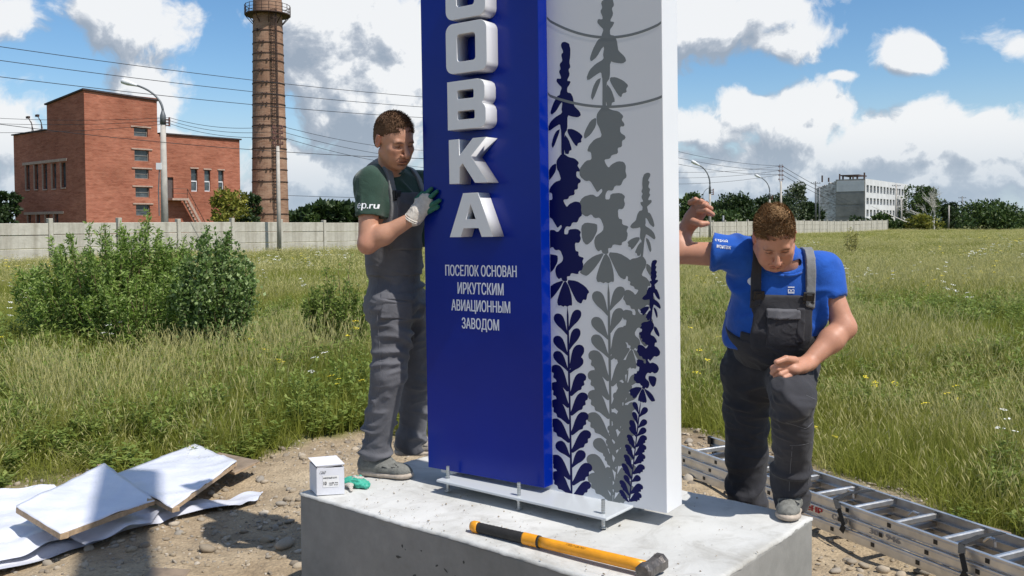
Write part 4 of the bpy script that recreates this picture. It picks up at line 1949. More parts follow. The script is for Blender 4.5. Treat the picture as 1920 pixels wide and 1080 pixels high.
def brick_building():
    C = Vector((-42.2, 90, 0))
    dr = Vector((.641, .767, 0)).normalized()
    dl = Vector((-.767, .641, 0)).normalized()
    nr = Vector((.767, -.641, 0)).normalized()   # outward of the right face
    nl = Vector((-.641, -.767, 0)).normalized()
    t = empty('brick_building', (0, 0, 0), 'red brick industrial building with a square stair tower behind the fence', 'building')

    def s_on(px, py, o, n):
        p = on_plane(px, py, o, n)
        return p
    def loc(px, py, o, d, n):
        p = on_plane(px, py, o, n)
        return (p - o).dot(d), p.z
    TR = loc(294, 183, C, dr, nr)[0]
    TL = loc(87, 181, C, dl, nl)[0]
    WRt = loc(449, 262, C, dr, nr)[0]
    WLt = loc(25, 249, C, dl, nl)[0]
    zt = loc(165, 170, C, dr, nr)[1]
    zw = loc(448, 263, C, dr, nr)[1]
    print('building', TR, TL, WRt, WLt, zt, zw)
    # openings on the right face
    holes_r, holes_l = [], []
    wins = []
    for (x0, x1, y0, y1) in ((251, 277, 239, 256), (252, 279, 281, 302), (253, 279, 317, 335), (254, 280, 351, 370), (255, 281, 384, 404)):
        a, z1 = loc(x0, y0, C, dr, nr)
        b, _ = loc(x1, y0, C, dr, nr)
        _, z0 = loc((x0 + x1) / 2, y1, C, dr, nr)
        holes_r.append((a, b, z0, z1))
        wins.append(('r', a, b, z0, z1, 'small'))
    for (x0, x1, y0, y1) in ((358, 370, 317, 359), (383, 394, 319, 359), (409, 419, 320, 359)):
        a, z1 = loc(x0, y0, C, dr, nr)
        b, _ = loc(x1, y0, C, dr, nr)
        _, z0 = loc((x0 + x1) / 2, y1, C, dr, nr)
        holes_r.append((a, b, z0, z1))
        wins.append(('r', a, b, z0, z1, 'tall'))
    a, z1 = loc(314, 332, C, dr, nr)
    b, _ = loc(325, 332, C, dr, nr)
    _, z0 = loc(320, 372, C, dr, nr)
    door = (a, b, z0, z1)
    holes_r.append(door)
    for (x0, x1, y0, y1) in ((48, 55, 310, 356), (64, 71, 309, 355), (80, 88, 308, 355), (97, 105, 307, 354), (114, 123, 305, 352), (52, 58, 401, 412), (68, 75, 401, 412), (85, 94, 401, 412), (101, 109, 401, 412)):
        b, z1 = loc(x0, y0, C, dl, nl)
        a, _ = loc(x1, y0, C, dl, nl)
        _, z0 = loc((x0 + x1) / 2, y1, C, dl, nl)
        z0 = min(z0, z1 - 1.0)
        holes_l.append((a, b, z0, z1))
        wins.append(('l', a, b, z0, z1, 'slit'))
    mb = MB()
    tr_holes = [h for h in holes_r if h[1] <= TR]
    wr_holes = [(h[0] - TR, h[1] - TR, h[2], h[3]) for h in holes_r if h[0] > TR]
    bad = [h for h in holes_r if h[0] <= TR < h[1]]
    wall_with_holes(mb, C, dr, nr, TR, zt, tr_holes)
    wall_with_holes(mb, C + dr * TR, dr, nr, WRt - TR, zw, wr_holes)
    tl_holes = [h for h in holes_l if h[1] <= TL]
    wl = [(h[0] - TL, h[1] - TL, h[2], h[3]) for h in holes_l if h[0] >= TL]
    mid = [h for h in holes_l if h[0] < TL < h[1]]
    for h in mid:
        tl_holes.append((h[0], TL - .01, h[2], h[3]))
        wl.append((.01, h[1] - TL, h[2], h[3]))
    wall_with_holes(mb, C, dl, nl, TL, zt - .9, tl_holes)
    mb.face([C + Z * (zt - .9), C + dl * TL + Z * (zt - .9), C + dl * TL + Z * (zt - .75), C + Z * zt])
    wall_with_holes(mb, C + dl * TL, dl, nl, WLt - TL, zw + .4, wl)
    # other faces of the tower above the wings, and the back
    a, b, c_ = C + dr * TR, C + dr * TR + dl * TL, C + dl * TL
    mb.face([a, b, b + Z * (zt - .8), a + Z * (zt - .3)])
    mb.face([b, c_, c_ + Z * (zt - .75), b + Z * (zt - .8)])
    e1 = C + dr * WRt
    e2 = C + dl * WLt
    e3 = e1 + dl * WLt
    mb.face([e1, e3, e3 + Z * zw, e1 + Z * zw])
    mb.face([e3, e2, e2 + Z * (zw + .4), e3 + Z * zw])
    w = mb.build('brick_wall', M['brick'], t)
    uv_wall(w)
    # roofs: thin dark slabs with a small overhang
    mb = MB()
    o_ = .18
    q = [C - dr * o_ - dl * o_, a + dr * o_ - dl * o_, b + dr * o_ + dl * o_, c_ - dr * o_ + dl * o_]
    zz = [zt + .02, zt - .28, zt - .75, zt - .72]
    mb.hexa([p + Z * z_ for p, z_ in zip(q, zz)], [p + Z * (z_ + .16) for p, z_ in zip(q, zz)])
    mb.build('tower_roof', M['roof_felt'], t)
    mb = MB()
    q = [a + dr * .19 - dl * o_, e1 + dr * o_ - dl * o_, e3 + dr * o_ + dl * o_, b + dr * .19 + dl * o_]
    mb.hexa([p + Z * (zw + .02) for p in q], [p + Z * (zw + .17) for p in q])
    q = [c_ - dr * o_ + dl * .19, b + dl * .19 + dr * .18, e3 + dl * o_ + dr * .18 - dr * (WRt - TR), e2 - dr * o_ + dl * o_]
    mb.hexa([p + Z * (zw + .42) for p in q], [p + Z * (zw + .55) for p in q])
    mb.build('wing_roof', M['roof_felt'], t)
    # windows
    for (f, a, b, z0, z1, kind) in wins:
        d, n = (dr, nr) if f == 'r' else (dl, nl)
        p, q = C + d * a - n * .22, C + d * b - n * .22
        fr = MB()
        s = .07
        mat_f = M['grey_frame'] if kind == 'small' else (M['white_frame'] if kind == 'tall' else M['lintel'])
        if kind == 'slit':
            p2, q2 = C + d * a + n * .02, C + d * b + n * .02
            fr.bar(p2 + Z * (z0 - .05), q2 + Z * (z0 - .05), .14, .12)
            s_ = p2 if (p2.x < q2.x) else q2
            fr.bar(s_ + Z * z0, s_ + Z * z1, .08, .14, up=n)
        else:
            lowz, highz = (z0, z1) if kind == 'small' else (z0, z0 + (z1 - z0) * .45)
            for (u, v) in ((p + Z * lowz, q + Z * lowz), (p + Z * highz, q + Z * highz)):
                fr.bar(u + Z * s / 2, v + Z * s / 2, .06, s * (1 if kind == 'small' else 1.8))
            fr.bar(p + d * s / 2 + Z * lowz, p + d * s / 2 + Z * highz, .06, s * (1 if kind == 'small' else 1.8), up=n)
            fr.bar(q - d * s / 2 + Z * lowz, q - d * s / 2 + Z * highz, .06, s * (1 if kind == 'small' else 1.8), up=n)
            if kind == 'small':
                fr.bar(p + Z * (z0 + z1) / 2, q + Z * (z0 + z1) / 2, .05, .06)
        fo = fr.build('window_frame', mat_f, t)
        gl = MB()
        gl.face([p - n * .03 + Z * z0, q - n * .03 + Z * z0, q - n * .03 + Z * z1, p - n * .03 + Z * z1])
        gl.build('window_pane', M['glass'], fo)
        if kind != 'slit':
            li = MB()
            ex = d * (.35 if kind == 'small' else .12)
            li.bar(C + d * a - ex + n * .03 + Z * (z1 + .12), C + d * b + ex + n * .03 + Z * (z1 + .12), .12, .14)
            li.build('lintel', M['lintel'], t)
    for (x0, y0, x1, y1) in ((43, 306, 126, 301), (46, 399, 120, 400)):
        p, q = on_plane(x0, y0, C, nl), on_plane(x1, y1, C, nl)
        q.z = p.z = (p.z + q.z) / 2
        li = MB()
        li.bar(p + nl * .03, q + nl * .03, .12, .28)
        li.build('lintel', M['lintel'], t)
    # door with landing and steel stair
    a, b, z0, z1 = door
    mb = MB()
    p, q = C + dr * a - nr * .2, C + dr * b - nr * .2
    mb.hexa([p + Z * z0, q + Z * z0, q + Z * z0 - nr * .05, p + Z * z0 - nr * .05], [p + Z * z1, q + Z * z1, q + Z * z1 - nr * .05, p + Z * z1 - nr * .05])
    mb.build('door', simple('grey_door', (.10, .075, .07), .7, 0, .2, 3), t)
    st = MB()
    land = (C + dr * (a - .2), C + dr * (b + .9))
    st.hexa([land[0] + Z * (z0 - .22), land[1] + Z * (z0 - .22), land[1] + Z * (z0 - .22) + nr * 1.3, land[0] + Z * (z0 - .22) + nr * 1.3],
            [land[0] + Z * z0, land[1] + Z * z0, land[1] + Z * z0 + nr * 1.3, land[0] + Z * z0 + nr * 1.3])
    stair = st.build('stair_landing', M['steel_stair'], t)
    foot = C + dr * (b + 3.6) + nr * 1.2
    top = land[1] + nr * 1.2 + Z * z0
    top0 = land[1] + nr * .35 + Z * z0
    foot0 = C + dr * (b + 3.6) + nr * .35
    st = MB()
    for (u, v) in ((top, foot), (top0, foot0)):
        st.bar(u, v, .08, .25)
    st.build('stringer', M['steel_stair'], stair)
    n = 13
    for i in range(n):
        f = (i + .5) / n
        st = MB()
        c1, c2 = top.lerp(foot, f), top0.lerp(foot0, f)
        st.bar(c1, c2, .25, .05)
        st.build('step', M['steel_stair'], stair)
    st = MB()
    for (u, v) in ((top + Z * 1.0, foot + Z * 1.0),):
        st.bar(u, v, .05, .05)
        for i in range(4):
            st.bar(u.lerp(v, i / 3) - Z * 1.0, u.lerp(v, i / 3), .04, .04)
    a_ = land[0] + nr * 1.27 + Z * z0
    b_ = land[1] + nr * 1.27 + Z * z0
    for h_ in (.5, 1.0):
        st.bar(a_ + Z * h_, b_ + Z * h_, .04)
    st.bar(a_, a_ + Z, .04)
    st.build('handrail', M['steel_dark'], stair)
    # antennas on the left wing roof
    for (x, y) in ((30, 232), (44, 236)):
        r0 = C + dl * (WLt - (1.2 if x == 30 else 3.6)) + dr * 1.5 + Z * (zw + .5)
        st = MB()
        st.tube([r0, r0 + Z * 1.1, r0 + Z * 1.5 - dr * .1], .05, 6)
        hd = r0 + Z * 1.6
        st.tube([r0 + Z * 1.2, hd + dl * .9 + Z * .4], .05, 6)
        st.box(hd + dl * 1.0 + Z * .45, (.28, .12, .12), (dl, dr, Z))
        st.tube([r0 + Z * .2 - dl * .5, r0 + Z * 1.1], .04, 5)
        st.build('roof_floodlight', M['steel_dark'], t)
    return C, dr, nr


brick_building()

# ================================================================== CHIMNEY
M['chim_brick'] = brick_mat('old_chimney_brick', (.33, .17, .105), (.43, .255, .17), (.30, .24, .19))


def chimney():
    d = 105.0
    x = at(507, 400, d).x
    c = Vector((x, d, 0))
    t = empty('brick_chimney', tuple(c), 'tall tapering brick chimney with steel hoops and caged ladder', 'chimney')
    H = 36.0
    r0, r1 = 2.12, 1.50
    rr = lambda z: r0 + (1.62 - r0) * min(z, 27) / 27 if z < 27 else 1.62 + (r1 - 1.62) * (z - 27) / (H - 27)
    mb = MB()
    n = 40
    zs = [0, 1.3, 1.31, 1.9] + [2 + i * 1.7 for i in range(1, 20)] + [H]
    rings = []
    for z in zs:
        r = rr(z) + (.16 if z < 1.305 else 0)
        rings.append((z, r))
    for i in range(len(rings) - 1):
        (z0, a0), (z1, a1) = rings[i], rings[i + 1]
        for k in range(n):
            t0, t1 = 2 * PI * k / n, 2 * PI * (k + 1) / n
            mb.face([c + Vector((a0 * math.cos(t0), a0 * math.sin(t0), z0)), c + Vector((a0 * math.cos(t1), a0 * math.sin(t1), z0)), c + Vector((a1 * math.cos(t1), a1 * math.sin(t1), z1)), c + Vector((a1 * math.cos(t0), a1 * math.sin(t0), z1))])
    w = mb.build('brick_shaft', M['chim_brick'], t)
    me = w.data
    l = me.uv_layers.new(name='UVMap')
    for p in me.polygons:
        ks = [math.atan2(me.vertices[me.loops[li].vertex_index].co.y - c.y, me.vertices[me.loops[li].vertex_index].co.x - c.x) for li in p.loop_indices]
        base_a = ks[0]
        for li, a in zip(p.loop_indices, ks):
            while a - base_a > PI:
                a -= 2 * PI
            while a - base_a < -PI:
                a += 2 * PI
            l.data[li].uv = (a * 1.8, me.vertices[me.loops[li].vertex_index].co.z)
    def ring(z, r, w_, h_, name, mat, parent):
        mb = MB()
        for k in range(n):
            t0, t1 = 2 * PI * k / n, 2 * PI * (k + 1) / n
            P = lambda a, q, zz: c + Vector((q * math.cos(a), q * math.sin(a), zz))
            mb.face([P(t0, r + w_, z), P(t1, r + w_, z), P(t1, r + w_, z + h_), P(t0, r + w_, z + h_)])
            mb.face([P(t0, r, z + h_), P(t0, r + w_, z + h_), P(t1, r + w_, z + h_), P(t1, r, z + h_)])
            mb.face([P(t0, r, z), P(t1, r, z), P(t1, r + w_, z), P(t0, r + w_, z)])
        # tightening lug, turned differently on each hoop
        return mb
    r_ = random.Random(8)
    ys = [402, 374, 341, 318, 296, 278, 259, 235, 218, 194, 176, 154, 131, 112, 98, 78, 55]
    for i, y in enumerate(ys):
        z = at(507, y, d - 2).z
        m_ = ring(z, rr(z) - .02, .075, .11, 'hoop', None, None)
        a = -PI / 2 + r_.uniform(-.35, .45)
        p = c + Vector((math.cos(a), math.sin(a), 0)) * (rr(z) + .08) + Z * (z + .05)
        tx = Vector((-math.sin(a), math.cos(a), 0))
        ra = Vector((math.cos(a), math.sin(a), 0))
        m_.box(p + tx * .22, (.07, .06, .16), (tx, ra, Z))
        m_.box(p - tx * .22, (.07, .06, .16), (tx, ra, Z))
        m_.build('steel_hoop', M['steel_dark'], t)
    # dentil course near the foot
    for k in range(44):
        a = 2 * PI * k / 44
        if math.sin(a) > .35:
            continue
        p = c + Vector((math.cos(a), math.sin(a), 0)) * (rr(1.7) + .06) + Z * 1.62
        mb = MB()
        mb.box(p, (.09, .10, .12), (Vector((-math.sin(a), math.cos(a), 0)), Vector((math.cos(a), math.sin(a), 0)), Z))
        o = mb.build('brick', M['chim_brick'], t)
    # caged ladder on the right-hand side
    a = -PI / 2 + .60
    ra = Vector((math.cos(a), math.sin(a), 0))
    tx = Vector((-math.sin(a), math.cos(a), 0))
    mb = MB()
    ztop = 26.2
    zb = 2.5
    P = lambda z, s, o: c + ra * (rr(z) + .18 + o) + tx * s + Z * z
    for s in (-.26, .26):
        mb.bar(P(zb, s, 0), P(ztop, s, 0), .07, .06, up=ra)
    mb.build('ladder_stile', M['steel_dark'], t)
    z = zb
    mb = MB()
    while z < ztop:
        mb.bar(P(z, -.26, 0), P(z, .26, 0), .035)
        z += .35
    mb.build('ladder_rungs', M['steel_dark'], t)['kind'] = 'stuff'
    mb = MB()
    z = zb + 2
    while z < ztop:
        pts = [P(z, .34 * math.cos(q), .34 * math.sin(q) * 1.4 + .05) for q in [PI * i / 6 for i in range(7)]]
        for u, v in zip(pts[:-1], pts[1:]):
            mb.bar(u, v, .04)
        z += .9
    for q in (.3, PI / 3, PI / 2, 2 * PI / 3, PI - .3):
        mb.bar(P(zb + 2, .34 * math.cos(q), .34 * math.sin(q) * 1.4 + .05), P(ztop, .34 * math.cos(q), .34 * math.sin(q) * 1.4 + .05), .035, up=ra)
    mb.build('safety_cage', M['steel_dark'], t)
    # gallery
    zg = at(495, 22, d - 2).z
    mb = MB()
    ri, ro = rr(zg), rr(zg) + .95
    n2 = 20
    for k in range(n2):
        t0, t1 = 2 * PI * k / n2, 2 * PI * (k + 1) / n2
        Q = lambda a_, q, zz: c + Vector((q * math.cos(a_), q * math.sin(a_), zz))
        mb.hexa([Q(t0, ri + .01, zg), Q(t0, ro, zg), Q(t1, ro, zg), Q(t1, ri + .01, zg)], [Q(t0, ri + .01, zg + .1), Q(t0, ro, zg + .1), Q(t1, ro, zg + .1), Q(t1, ri + .01, zg + .1)])
    g_ = mb.build('gallery_floor', M['steel_dark'], t)
    mb = MB()
    for k in range(n2):
        t0, t1 = 2 * PI * k / n2, 2 * PI * (k + 1) / n2
        mb.bar(Q(t0, ro - .04, zg), Q(t0, ro - .04, zg + 1.15), .06)
        for h_ in (.35, .7, 1.1):
            mb.bar(Q(t0, ro - .04, zg + h_), Q(t1, ro - .04, zg + h_), .045)
        if k % 2 == 0:
            mb.bar(Q(t0, ri, zg - 1.0), Q(t0, ro - .1, zg - .05), .08)
    mb.build('gallery_railing', M['steel_dark'], t)


chimney()

# ================================================================== LAMPS, POLES AND WIRES
M['pole_conc'] = simple('pole_concrete', (.42, .39, .35), .9, 0, .2, 2)
M['galv'] = simple('weathered_steel', (.16, .17, .18), .6, .5, .25, 3)
M['lamp_white'] = simple('lamp_housing', (.70, .71, .72), .4, 0, .05, 3)
M['insul'] = simple('brown_insulator', (.14, .06, .045), .4, 0, .2, 3)
M['wire'] = simple('black_wire', (.02, .02, .025), .6, 0, 0)


def street_lamp(px, py_base_d, y_top_conc, y_lamp, x_lamp, label, rb=.21, group=None):
    d = py_base_d
    b = at(px, 420, d)
    base_z = float(gz(b.x, b.y))
    zc = at(px, y_top_conc, d).z
    lamp = at(x_lamp, y_lamp, d)
    t = empty('street_lamp', (b.x, b.y, base_z), label, 'street lamp', group)
    mb = MB()
    mb.tube([(b.x, b.y, base_z - .1), (b.x, b.y, zc)], [rb, rb * .62], 12)
    mb.build('concrete_pole', M['pole_conc'], t, smooth=True)
    h = lamp.z - zc
    dx = lamp.x - b.x
    mb = MB()
    mb.tube([(b.x, b.y, zc - h * .25), (b.x, b.y, zc + h * .02), (b.x, b.y, zc + h * .18)], [rb * .75, rb * .7, rb * .3], 10)
    pts, n = [], 14
    for i in range(n + 1):
        a = i / n * 1.15
        pts.append((b.x + dx * .95 * (1 - math.cos(a)) / (1 - math.cos(1.15)), b.y, zc + h * .15 + h * .80 * math.sin(a) / math.sin(1.15)))
    mb.tube(pts, [.075] * 5 + [.06] * (n - 4), 8)
    mb.build('steel_arm', M['galv'], t, smooth=True)
    e = Vector(pts[-1])
    dr_ = (Vector(pts[-1]) - Vector(pts[-2])).normalized()
    mb = MB()
    k = .95 * (1 if dx < 0 else 1)
    mb.tube([e - dr_ * .15, e + dr_ * .1, e + dr_ * .45, e + dr_ * .8, e + dr_ * .88], [.07, .11, .17, .16, .05], 10)
    mb.build('lamp_head', M['lamp_white'], t, smooth=True)
    mb = MB()
    for i in range(3):
        zz = zc - h * (.1 + .09 * i)
        mb.bar((b.x + rb * .5, b.y, zz), (b.x + rb * .5 + .28, b.y, zz), .06)
        mb.tube([(b.x + rb * .5 + .26, b.y, zz - .05), (b.x + rb * .5 + .26, b.y, zz + .14)], [.07, .05], 8)
    mb.build('insulator_bracket', M['insul'], t)
    if px < 700:
        mb = MB()
        zz = at(px, 312, d).z
        mb.box((b.x - rb * .9, b.y - .12, zz), (.16, .12, .2))
        mb.build('junction_box', M['lamp_white'], t)
        mb = MB()
        mb.tube([(b.x - rb * .9, b.y - .14, zz - .2), (b.x - rb * 1.2, b.y - .14, zz - 1.4), (b.x - rb * 1.15, b.y - .14, zz - 3.0)], .035, 6)
        mb.build('conduit', M['galv'], t)
    return t, [Vector((b.x + rb * .5 + .26, b.y, zc - h * (.1 + .09 * i) + .12)) for i in range(3)]


LAMP1, LA = street_lamp(309, 55, 218, 156, 250, 'curved street lamp in front of the brick building', .24, 'street lamps')
street_lamp(1331, 92, 352, 307, 1309, 'nearest street lamp right of the sign', .16, 'street lamps')
street_lamp(1443, 122, 365, 331, 1425, 'street lamp just left of the tall utility pole on the right', .17, 'street lamps')
street_lamp(1318, 230, 372, 352, 1328, 'tiny far street lamp close to the sign edge', .2, 'street lamps')


def utility_pole(p, ztop, label, rack=True, r=.13, arms=0, group='utility poles', rackh=1.3, dark=None):
    z0 = float(gz(p.x, p.y))
    t = empty('utility_pole', (p.x, p.y, z0), label, 'utility pole', group)
    mb = MB()
    mb.tube([(p.x, p.y, z0 - .1), (p.x, p.y, ztop)], [r, r * .7], 10)
    mb.build('pole_shaft', dark or M['pole_conc'], t, smooth=True)
    att = []
    if rack:
        mb = MB()
        for s in (-.14, .14):
            mb.bar((p.x + s, p.y, ztop - .1), (p.x + s, p.y, ztop + rackh), .05)
        k = 4
        for i in range(k):
            zz = ztop + rackh * (i + .35) / k
            mb.bar((p.x - .3, p.y, zz), (p.x + .3, p.y, zz), .06)
            for s in (-.26, .26):
                mb.tube([(p.x + s, p.y, zz), (p.x + s, p.y, zz + .16)], [.06, .05], 8)
            att.append(Vector((p.x + .1, p.y, zz + .15)))
        mb.build('insulator_rack', M['insul'], t)
    for i in range(arms):
        zz = ztop - .35 - i * .75
        mb = MB()
        mb.bar((p.x - .9, p.y - .2, zz), (p.x + .9, p.y + .2, zz), .09)
        for s in (-.8, -.35, .35, .8):
            mb.tube([(p.x + s, p.y + s * .22, zz), (p.x + s, p.y + s * .22, zz + .2)], [.06, .05], 8)
        mb.build('cross_arm', M['galv'], t)
        att.append(Vector((p.x - .35, p.y, zz + .2)))
        att.append(Vector((p.x + .35, p.y, zz + .2)))
    return att


def wire(a, b, sag, label, r=.014, n=22):
    pts = []
    for i in range(n + 1):
        t = i / n
        p = Vector(a).lerp(Vector(b), t)
        p.z -= 4 * sag * t * (1 - t)
        pts.append(p)
    mb = MB()
    mb.tube(pts, r, 5)
    o = mb.build('overhead_wire', M['wire'])
    tag(o, label, 'wire', 'overhead wires')


P2 = at(523, 420, 51.5)
z2 = at(523, 274, 51.5).z
pole2 = utility_pole(P2, z2, 'slim concrete pole with brown insulator rack in front of the chimney', rackh=1.2)
PA, PB, PC = fpt(-32, 0, -1.5), fpt(41.5, 0, -1.5), on_z(1463, 438, 0)
PC = at(1464, 420, 112)
utility_pole(PA, 11.3, 'wooden pole beyond the left edge carrying the upper wires', True, arms=1)
attB = utility_pole(PB, 9.9, 'pole behind the sign carrying the upper wires', True, rackh=1.6)
zC = at(1464, 340, 112).z
attC = utility_pole(PC, zC, 'tall pole with insulator rack on the right above the bowed man', True, .17, rackh=2.1)
names = ['highest', 'second highest', 'third highest']
for i, (ya, yb) in enumerate(((86, 181), (112, 200), (143, 220))):
    # heights measured where each wire crosses x = 0 and x = 785
    ta, tb = 0.0, 27.6
    za = at(0, ya, fpt(ta).y).z
    zb = at(785, yb, fpt(tb).y).z
    L0, L1 = -32.0, 41.5
    sag = 1.35
    f = lambda t: 4 * sag * ((t - L0) / (L1 - L0)) * (1 - (t - L0) / (L1 - L0))
    A_ = za + f(ta)
    B_ = zb + f(tb)
    s = (B_ - A_) / (tb - ta)
    wire(fpt(L0, A_ + s * (L0 - ta), 0), fpt(L1, A_ + s * (L1 - ta), 0), sag, names[i] + ' wire crossing above the brick tower and the chimney', .017, 40)
    wire(fpt(L1, A_ + s * (L1 - ta), 0), attC[3 - i], 1.2, names[i] + ' wire between the sign and the tall pole on the right', .02)
left_far = [at(-260, y, 60) for y in (196, 210, 236)]
for i in range(3):
    wire(left_far[i], LA[i], .5, ['uppermost', 'middle', 'lowest'][i] + ' of the low wires left of the curved street lamp')
    wire(LA[i], pole2[3 - i], .35, ['uppermost', 'middle', 'lowest'][i] + ' of the low wires between lamp and rack pole')
for i, y in enumerate((282, 300, 318)):
    wire(pole2[3 - i], at(880, y, 70), .5, ['uppermost', 'middle', 'lowest'][i] + ' of the wires running from the rack pole towards the sign')
wire(at(-200, 205, 45), at(900, 300, 48), .5, 'long low cable crossing the whole left sky', .016, 40)
wire(at(480, 364, 120), at(900, 372, 120), .2, 'faint wire low above the fence by the chimney', .03)
for i, (y0, y1) in enumerate(((322, 308), (333, 316), (345, 326))):
    wire(at(1240, y0, 112), Vector(attC[3 - i]), .35, ['upper', 'middle', 'lower'][i] + ' short wire left of the tall pole on the right', .02)
    wire(Vector(attC[3 - i]), at(1640, 392 + i * 6, 215), .8, ['upper', 'middle', 'lower'][i] + ' wire right of the tall pole going away', .03)

# ================================================================== FAR BUILDING ON THE RIGHT
M['render_white'] = simple('white_render', (.62, .62, .62), .85, 0, .12, .5)
M['render_grey'] = None


def grey_wall():
    m = Mat('stained_grey_panels', (.3, .29, .27), .9, spec=.2)
    n = m.noise(.4, 6, .65)
    c = m.ramp(n, [(.3, (.20, .195, .18)), (.6, (.30, .29, .265)), (.75, (.40, .39, .37))])
    m.color(c)
    return m.m


def ruin_wall():
    m = Mat('flaking_white_brick', (.5, .5, .5), .9, spec=.2)
    v = m.noise(1.4, 7, .75, m.mapping((1, 1, 2.2)))
    m.color(m.ramp(v, [(.4, (.20, .18, .16)), (.5, (.44, .43, .42)), (.6, (.60, .60, .60))]))
    return m.m


M['render_grey'] = grey_wall()
M['ruin'] = ruin_wall()


def far_building():
    C = at(1622, 420, 185)
    C.z = 0
    dr = Vector((.586, .81, 0)).normalized()
    dl = Vector((-.81, .586, 0)).normalized()
    nr = Vector((.81, -.586, 0)).normalized()
    nl = Vector((-.586, -.81, 0)).normalized()
    t = empty('office_block', (0, 0, 0), 'derelict three storey office block with white window front on the right', 'building')
    loc = lambda px, py, n, d: ((on_plane(px, py, C, n) - C).dot(d), on_plane(px, py, C, n).z)
    LR, _ = loc(1702, 347, nr, dr)
    H = loc(1623, 335, nr, dr)[1]
    LL, _ = loc(1567, 338, nl, dl)
    LL2, _ = loc(1531, 340, nl, dl)
    print('far', LR, H, LL, LL2)
    rows = []
    for (y0, y1) in ((347, 361), (371, 383), (393, 406)):
        z1 = loc(1627, y0, nr, dr)[1]
        z0 = loc(1627, y1, nr, dr)[1]
        rows.append((z0, z1))
    n = 13
    holes = []
    for (z0, z1) in rows:
        for i in range(n):
            a = 1.0 + i * (LR - 1.6) / n
            holes.append((a, a + (LR - 1.6) / n * .62, z0, z1))
    mb = MB()
    wall_with_holes(mb, C, dr, nr, LR, H, holes, .35)
    e1, e2 = C + dr * LR, C + dl * LL
    e3 = e1 + dl * LL
    mb.face([e1, e3, e3 + Z * H, e1 + Z * H])
    mb.face([e3, e2, e2 + Z * H, e3 + Z * H])
    mb.face([C + Z * H, e1 + Z * H, e3 + Z * H, e2 + Z * H])
    mb.build('white_wall', M['render_white'], t)
    mb = MB()
    mb.face([e2, C, C + Z * H, e2 + Z * H])
    mb.build('grey_end_wall', M['render_grey'], t)
    for k in range(4):
        mb = MB()
        z_ = H * (k + .5) / 4.2 + .4
        mb.box(C + dl * LL * .5 + nl * .04 + Z * (H * (k + .55) / 4.1), (LL * .47, .05, H * .105), (dl, nl, Z))
        mb.build('wall_panel', M['render_grey'] if k != 3 else M['render_white'], t)
    mb = MB()
    r_ = random.Random(5)
    a0, a1 = e2, C + dl * LL2
    m_ = 10
    for i in range(m_):
        u, v = a0.lerp(a1, i / m_), a0.lerp(a1, (i + 1) / m_)
        h1, h2 = H * (1 - .015 * i) - r_.uniform(0, .5), H * (1 - .015 * (i + 1)) - r_.uniform(0, .3)
        mb.hexa([u, v, v - nl * 6, u - nl * 6], [u + Z * h1, v + Z * h2, v - nl * 6 + Z * h2, u - nl * 6 + Z * h1])
    mb.build('ruined_wing', M['ruin'], t)
    for (z0, z1) in rows:
        for i in range(n):
            a = 1.0 + i * (LR - 1.6) / n
            b = a + (LR - 1.6) / n * .62
            p, q = C + dr * a - nr * .33, C + dr * b - nr * .33
            mb = MB()
            mb.face([p + Z * z0, q + Z * z0, q + Z * z1, p + Z * z1])
            w = mb.build('window', M['glass'], t)
            mb = MB()
            mb.bar((p + q) / 2 + nr * .04 + Z * z0, (p + q) / 2 + nr * .04 + Z * z1, .1, .1, up=nr)
            mb.bar(p + nr * .04 + Z * (z0 + (z1 - z0) * .6), q + nr * .04 + Z * (z0 + (z1 - z0) * .6), .1)
            mb.build('frame', M['grey_frame'], w)
    # roof hut and clutter
    h0 = C + dr * 9 + dl * 4
    mb = MB()
    for s in ((0, 0), (5.5, 0), (5.5, 3), (0, 3)):
        mb.bar(h0 + dr * s[0] + dl * s[1] + Z * H, h0 + dr * s[0] + dl * s[1] + Z * (H + 1.1), .3)
    mb.hexa([h0 - dr * .4 - dl * .4 + Z * (H + 1.1), h0 + dr * 6 - dl * .4 + Z * (H + 1.1), h0 + dr * 6 + dl * 3.4 + Z * (H + 1.1), h0 - dr * .4 + dl * 3.4 + Z * (H + 1.1)],
            [h0 - dr * .4 - dl * .4 + Z * (H + 1.35), h0 + dr * 6 - dl * .4 + Z * (H + 1.35), h0 + dr * 6 + dl * 3.4 + Z * (H + 1.35), h0 - dr * .4 + dl * 3.4 + Z * (H + 1.35)])
    mb.build('roof_shelter', M['steel_dark'], t)
    mb = MB()
    for (s, h_) in ((-3, .6), (-6, 1.2), (-8.5, .5), (-10, 1.0), (.5, 1.3)):
        p = C - dl * s * .9 + Z * (H - .2)
        p = C + dl * abs(s) * .9 - nl * 1 + Z * (H - .4)
        mb.bar(p, p + Z * (h_ + .4), .25)
    mb.build('roof_stub', M['steel_dark'], t)


far_building()
for (x, yt, d, lab, arms) in ((1529, 340, 160, 'left one of the two poles before the ruined wing', 1), (1536, 350, 158, 'right one of the two poles before the ruined wing', 1),
                              (1680, 345, 170, 'pole in front of the white window front', 2), (1690, 372, 176, 'shorter pole right before the far corner of the office block', 1),
                              (1804, 368, 190, 'pole standing between the dead tree and the dark hill bush', 2), (1779, 385, 182, 'short pale pole behind the dead white tree', 0),
                              (1834, 383, 240, 'small far pole left over the hill bush', 0), (1864, 376, 260, 'small far pole with cross arm over the hill bush', 1), (1905, 380, 250, 'small far pole at the right edge', 0),
                              (1356, 404, 110, 'thin stake by the fence right of the sign', 0)):
    p = at(x, 420, d)
    p.z = 0
    utility_pole(p, at(x, yt, d).z, lab, rack=False, r=.17 if d < 200 else .25, arms=arms, dark=M['pole_conc'] if x in (1779, 1690, 1680) else M['galv'])

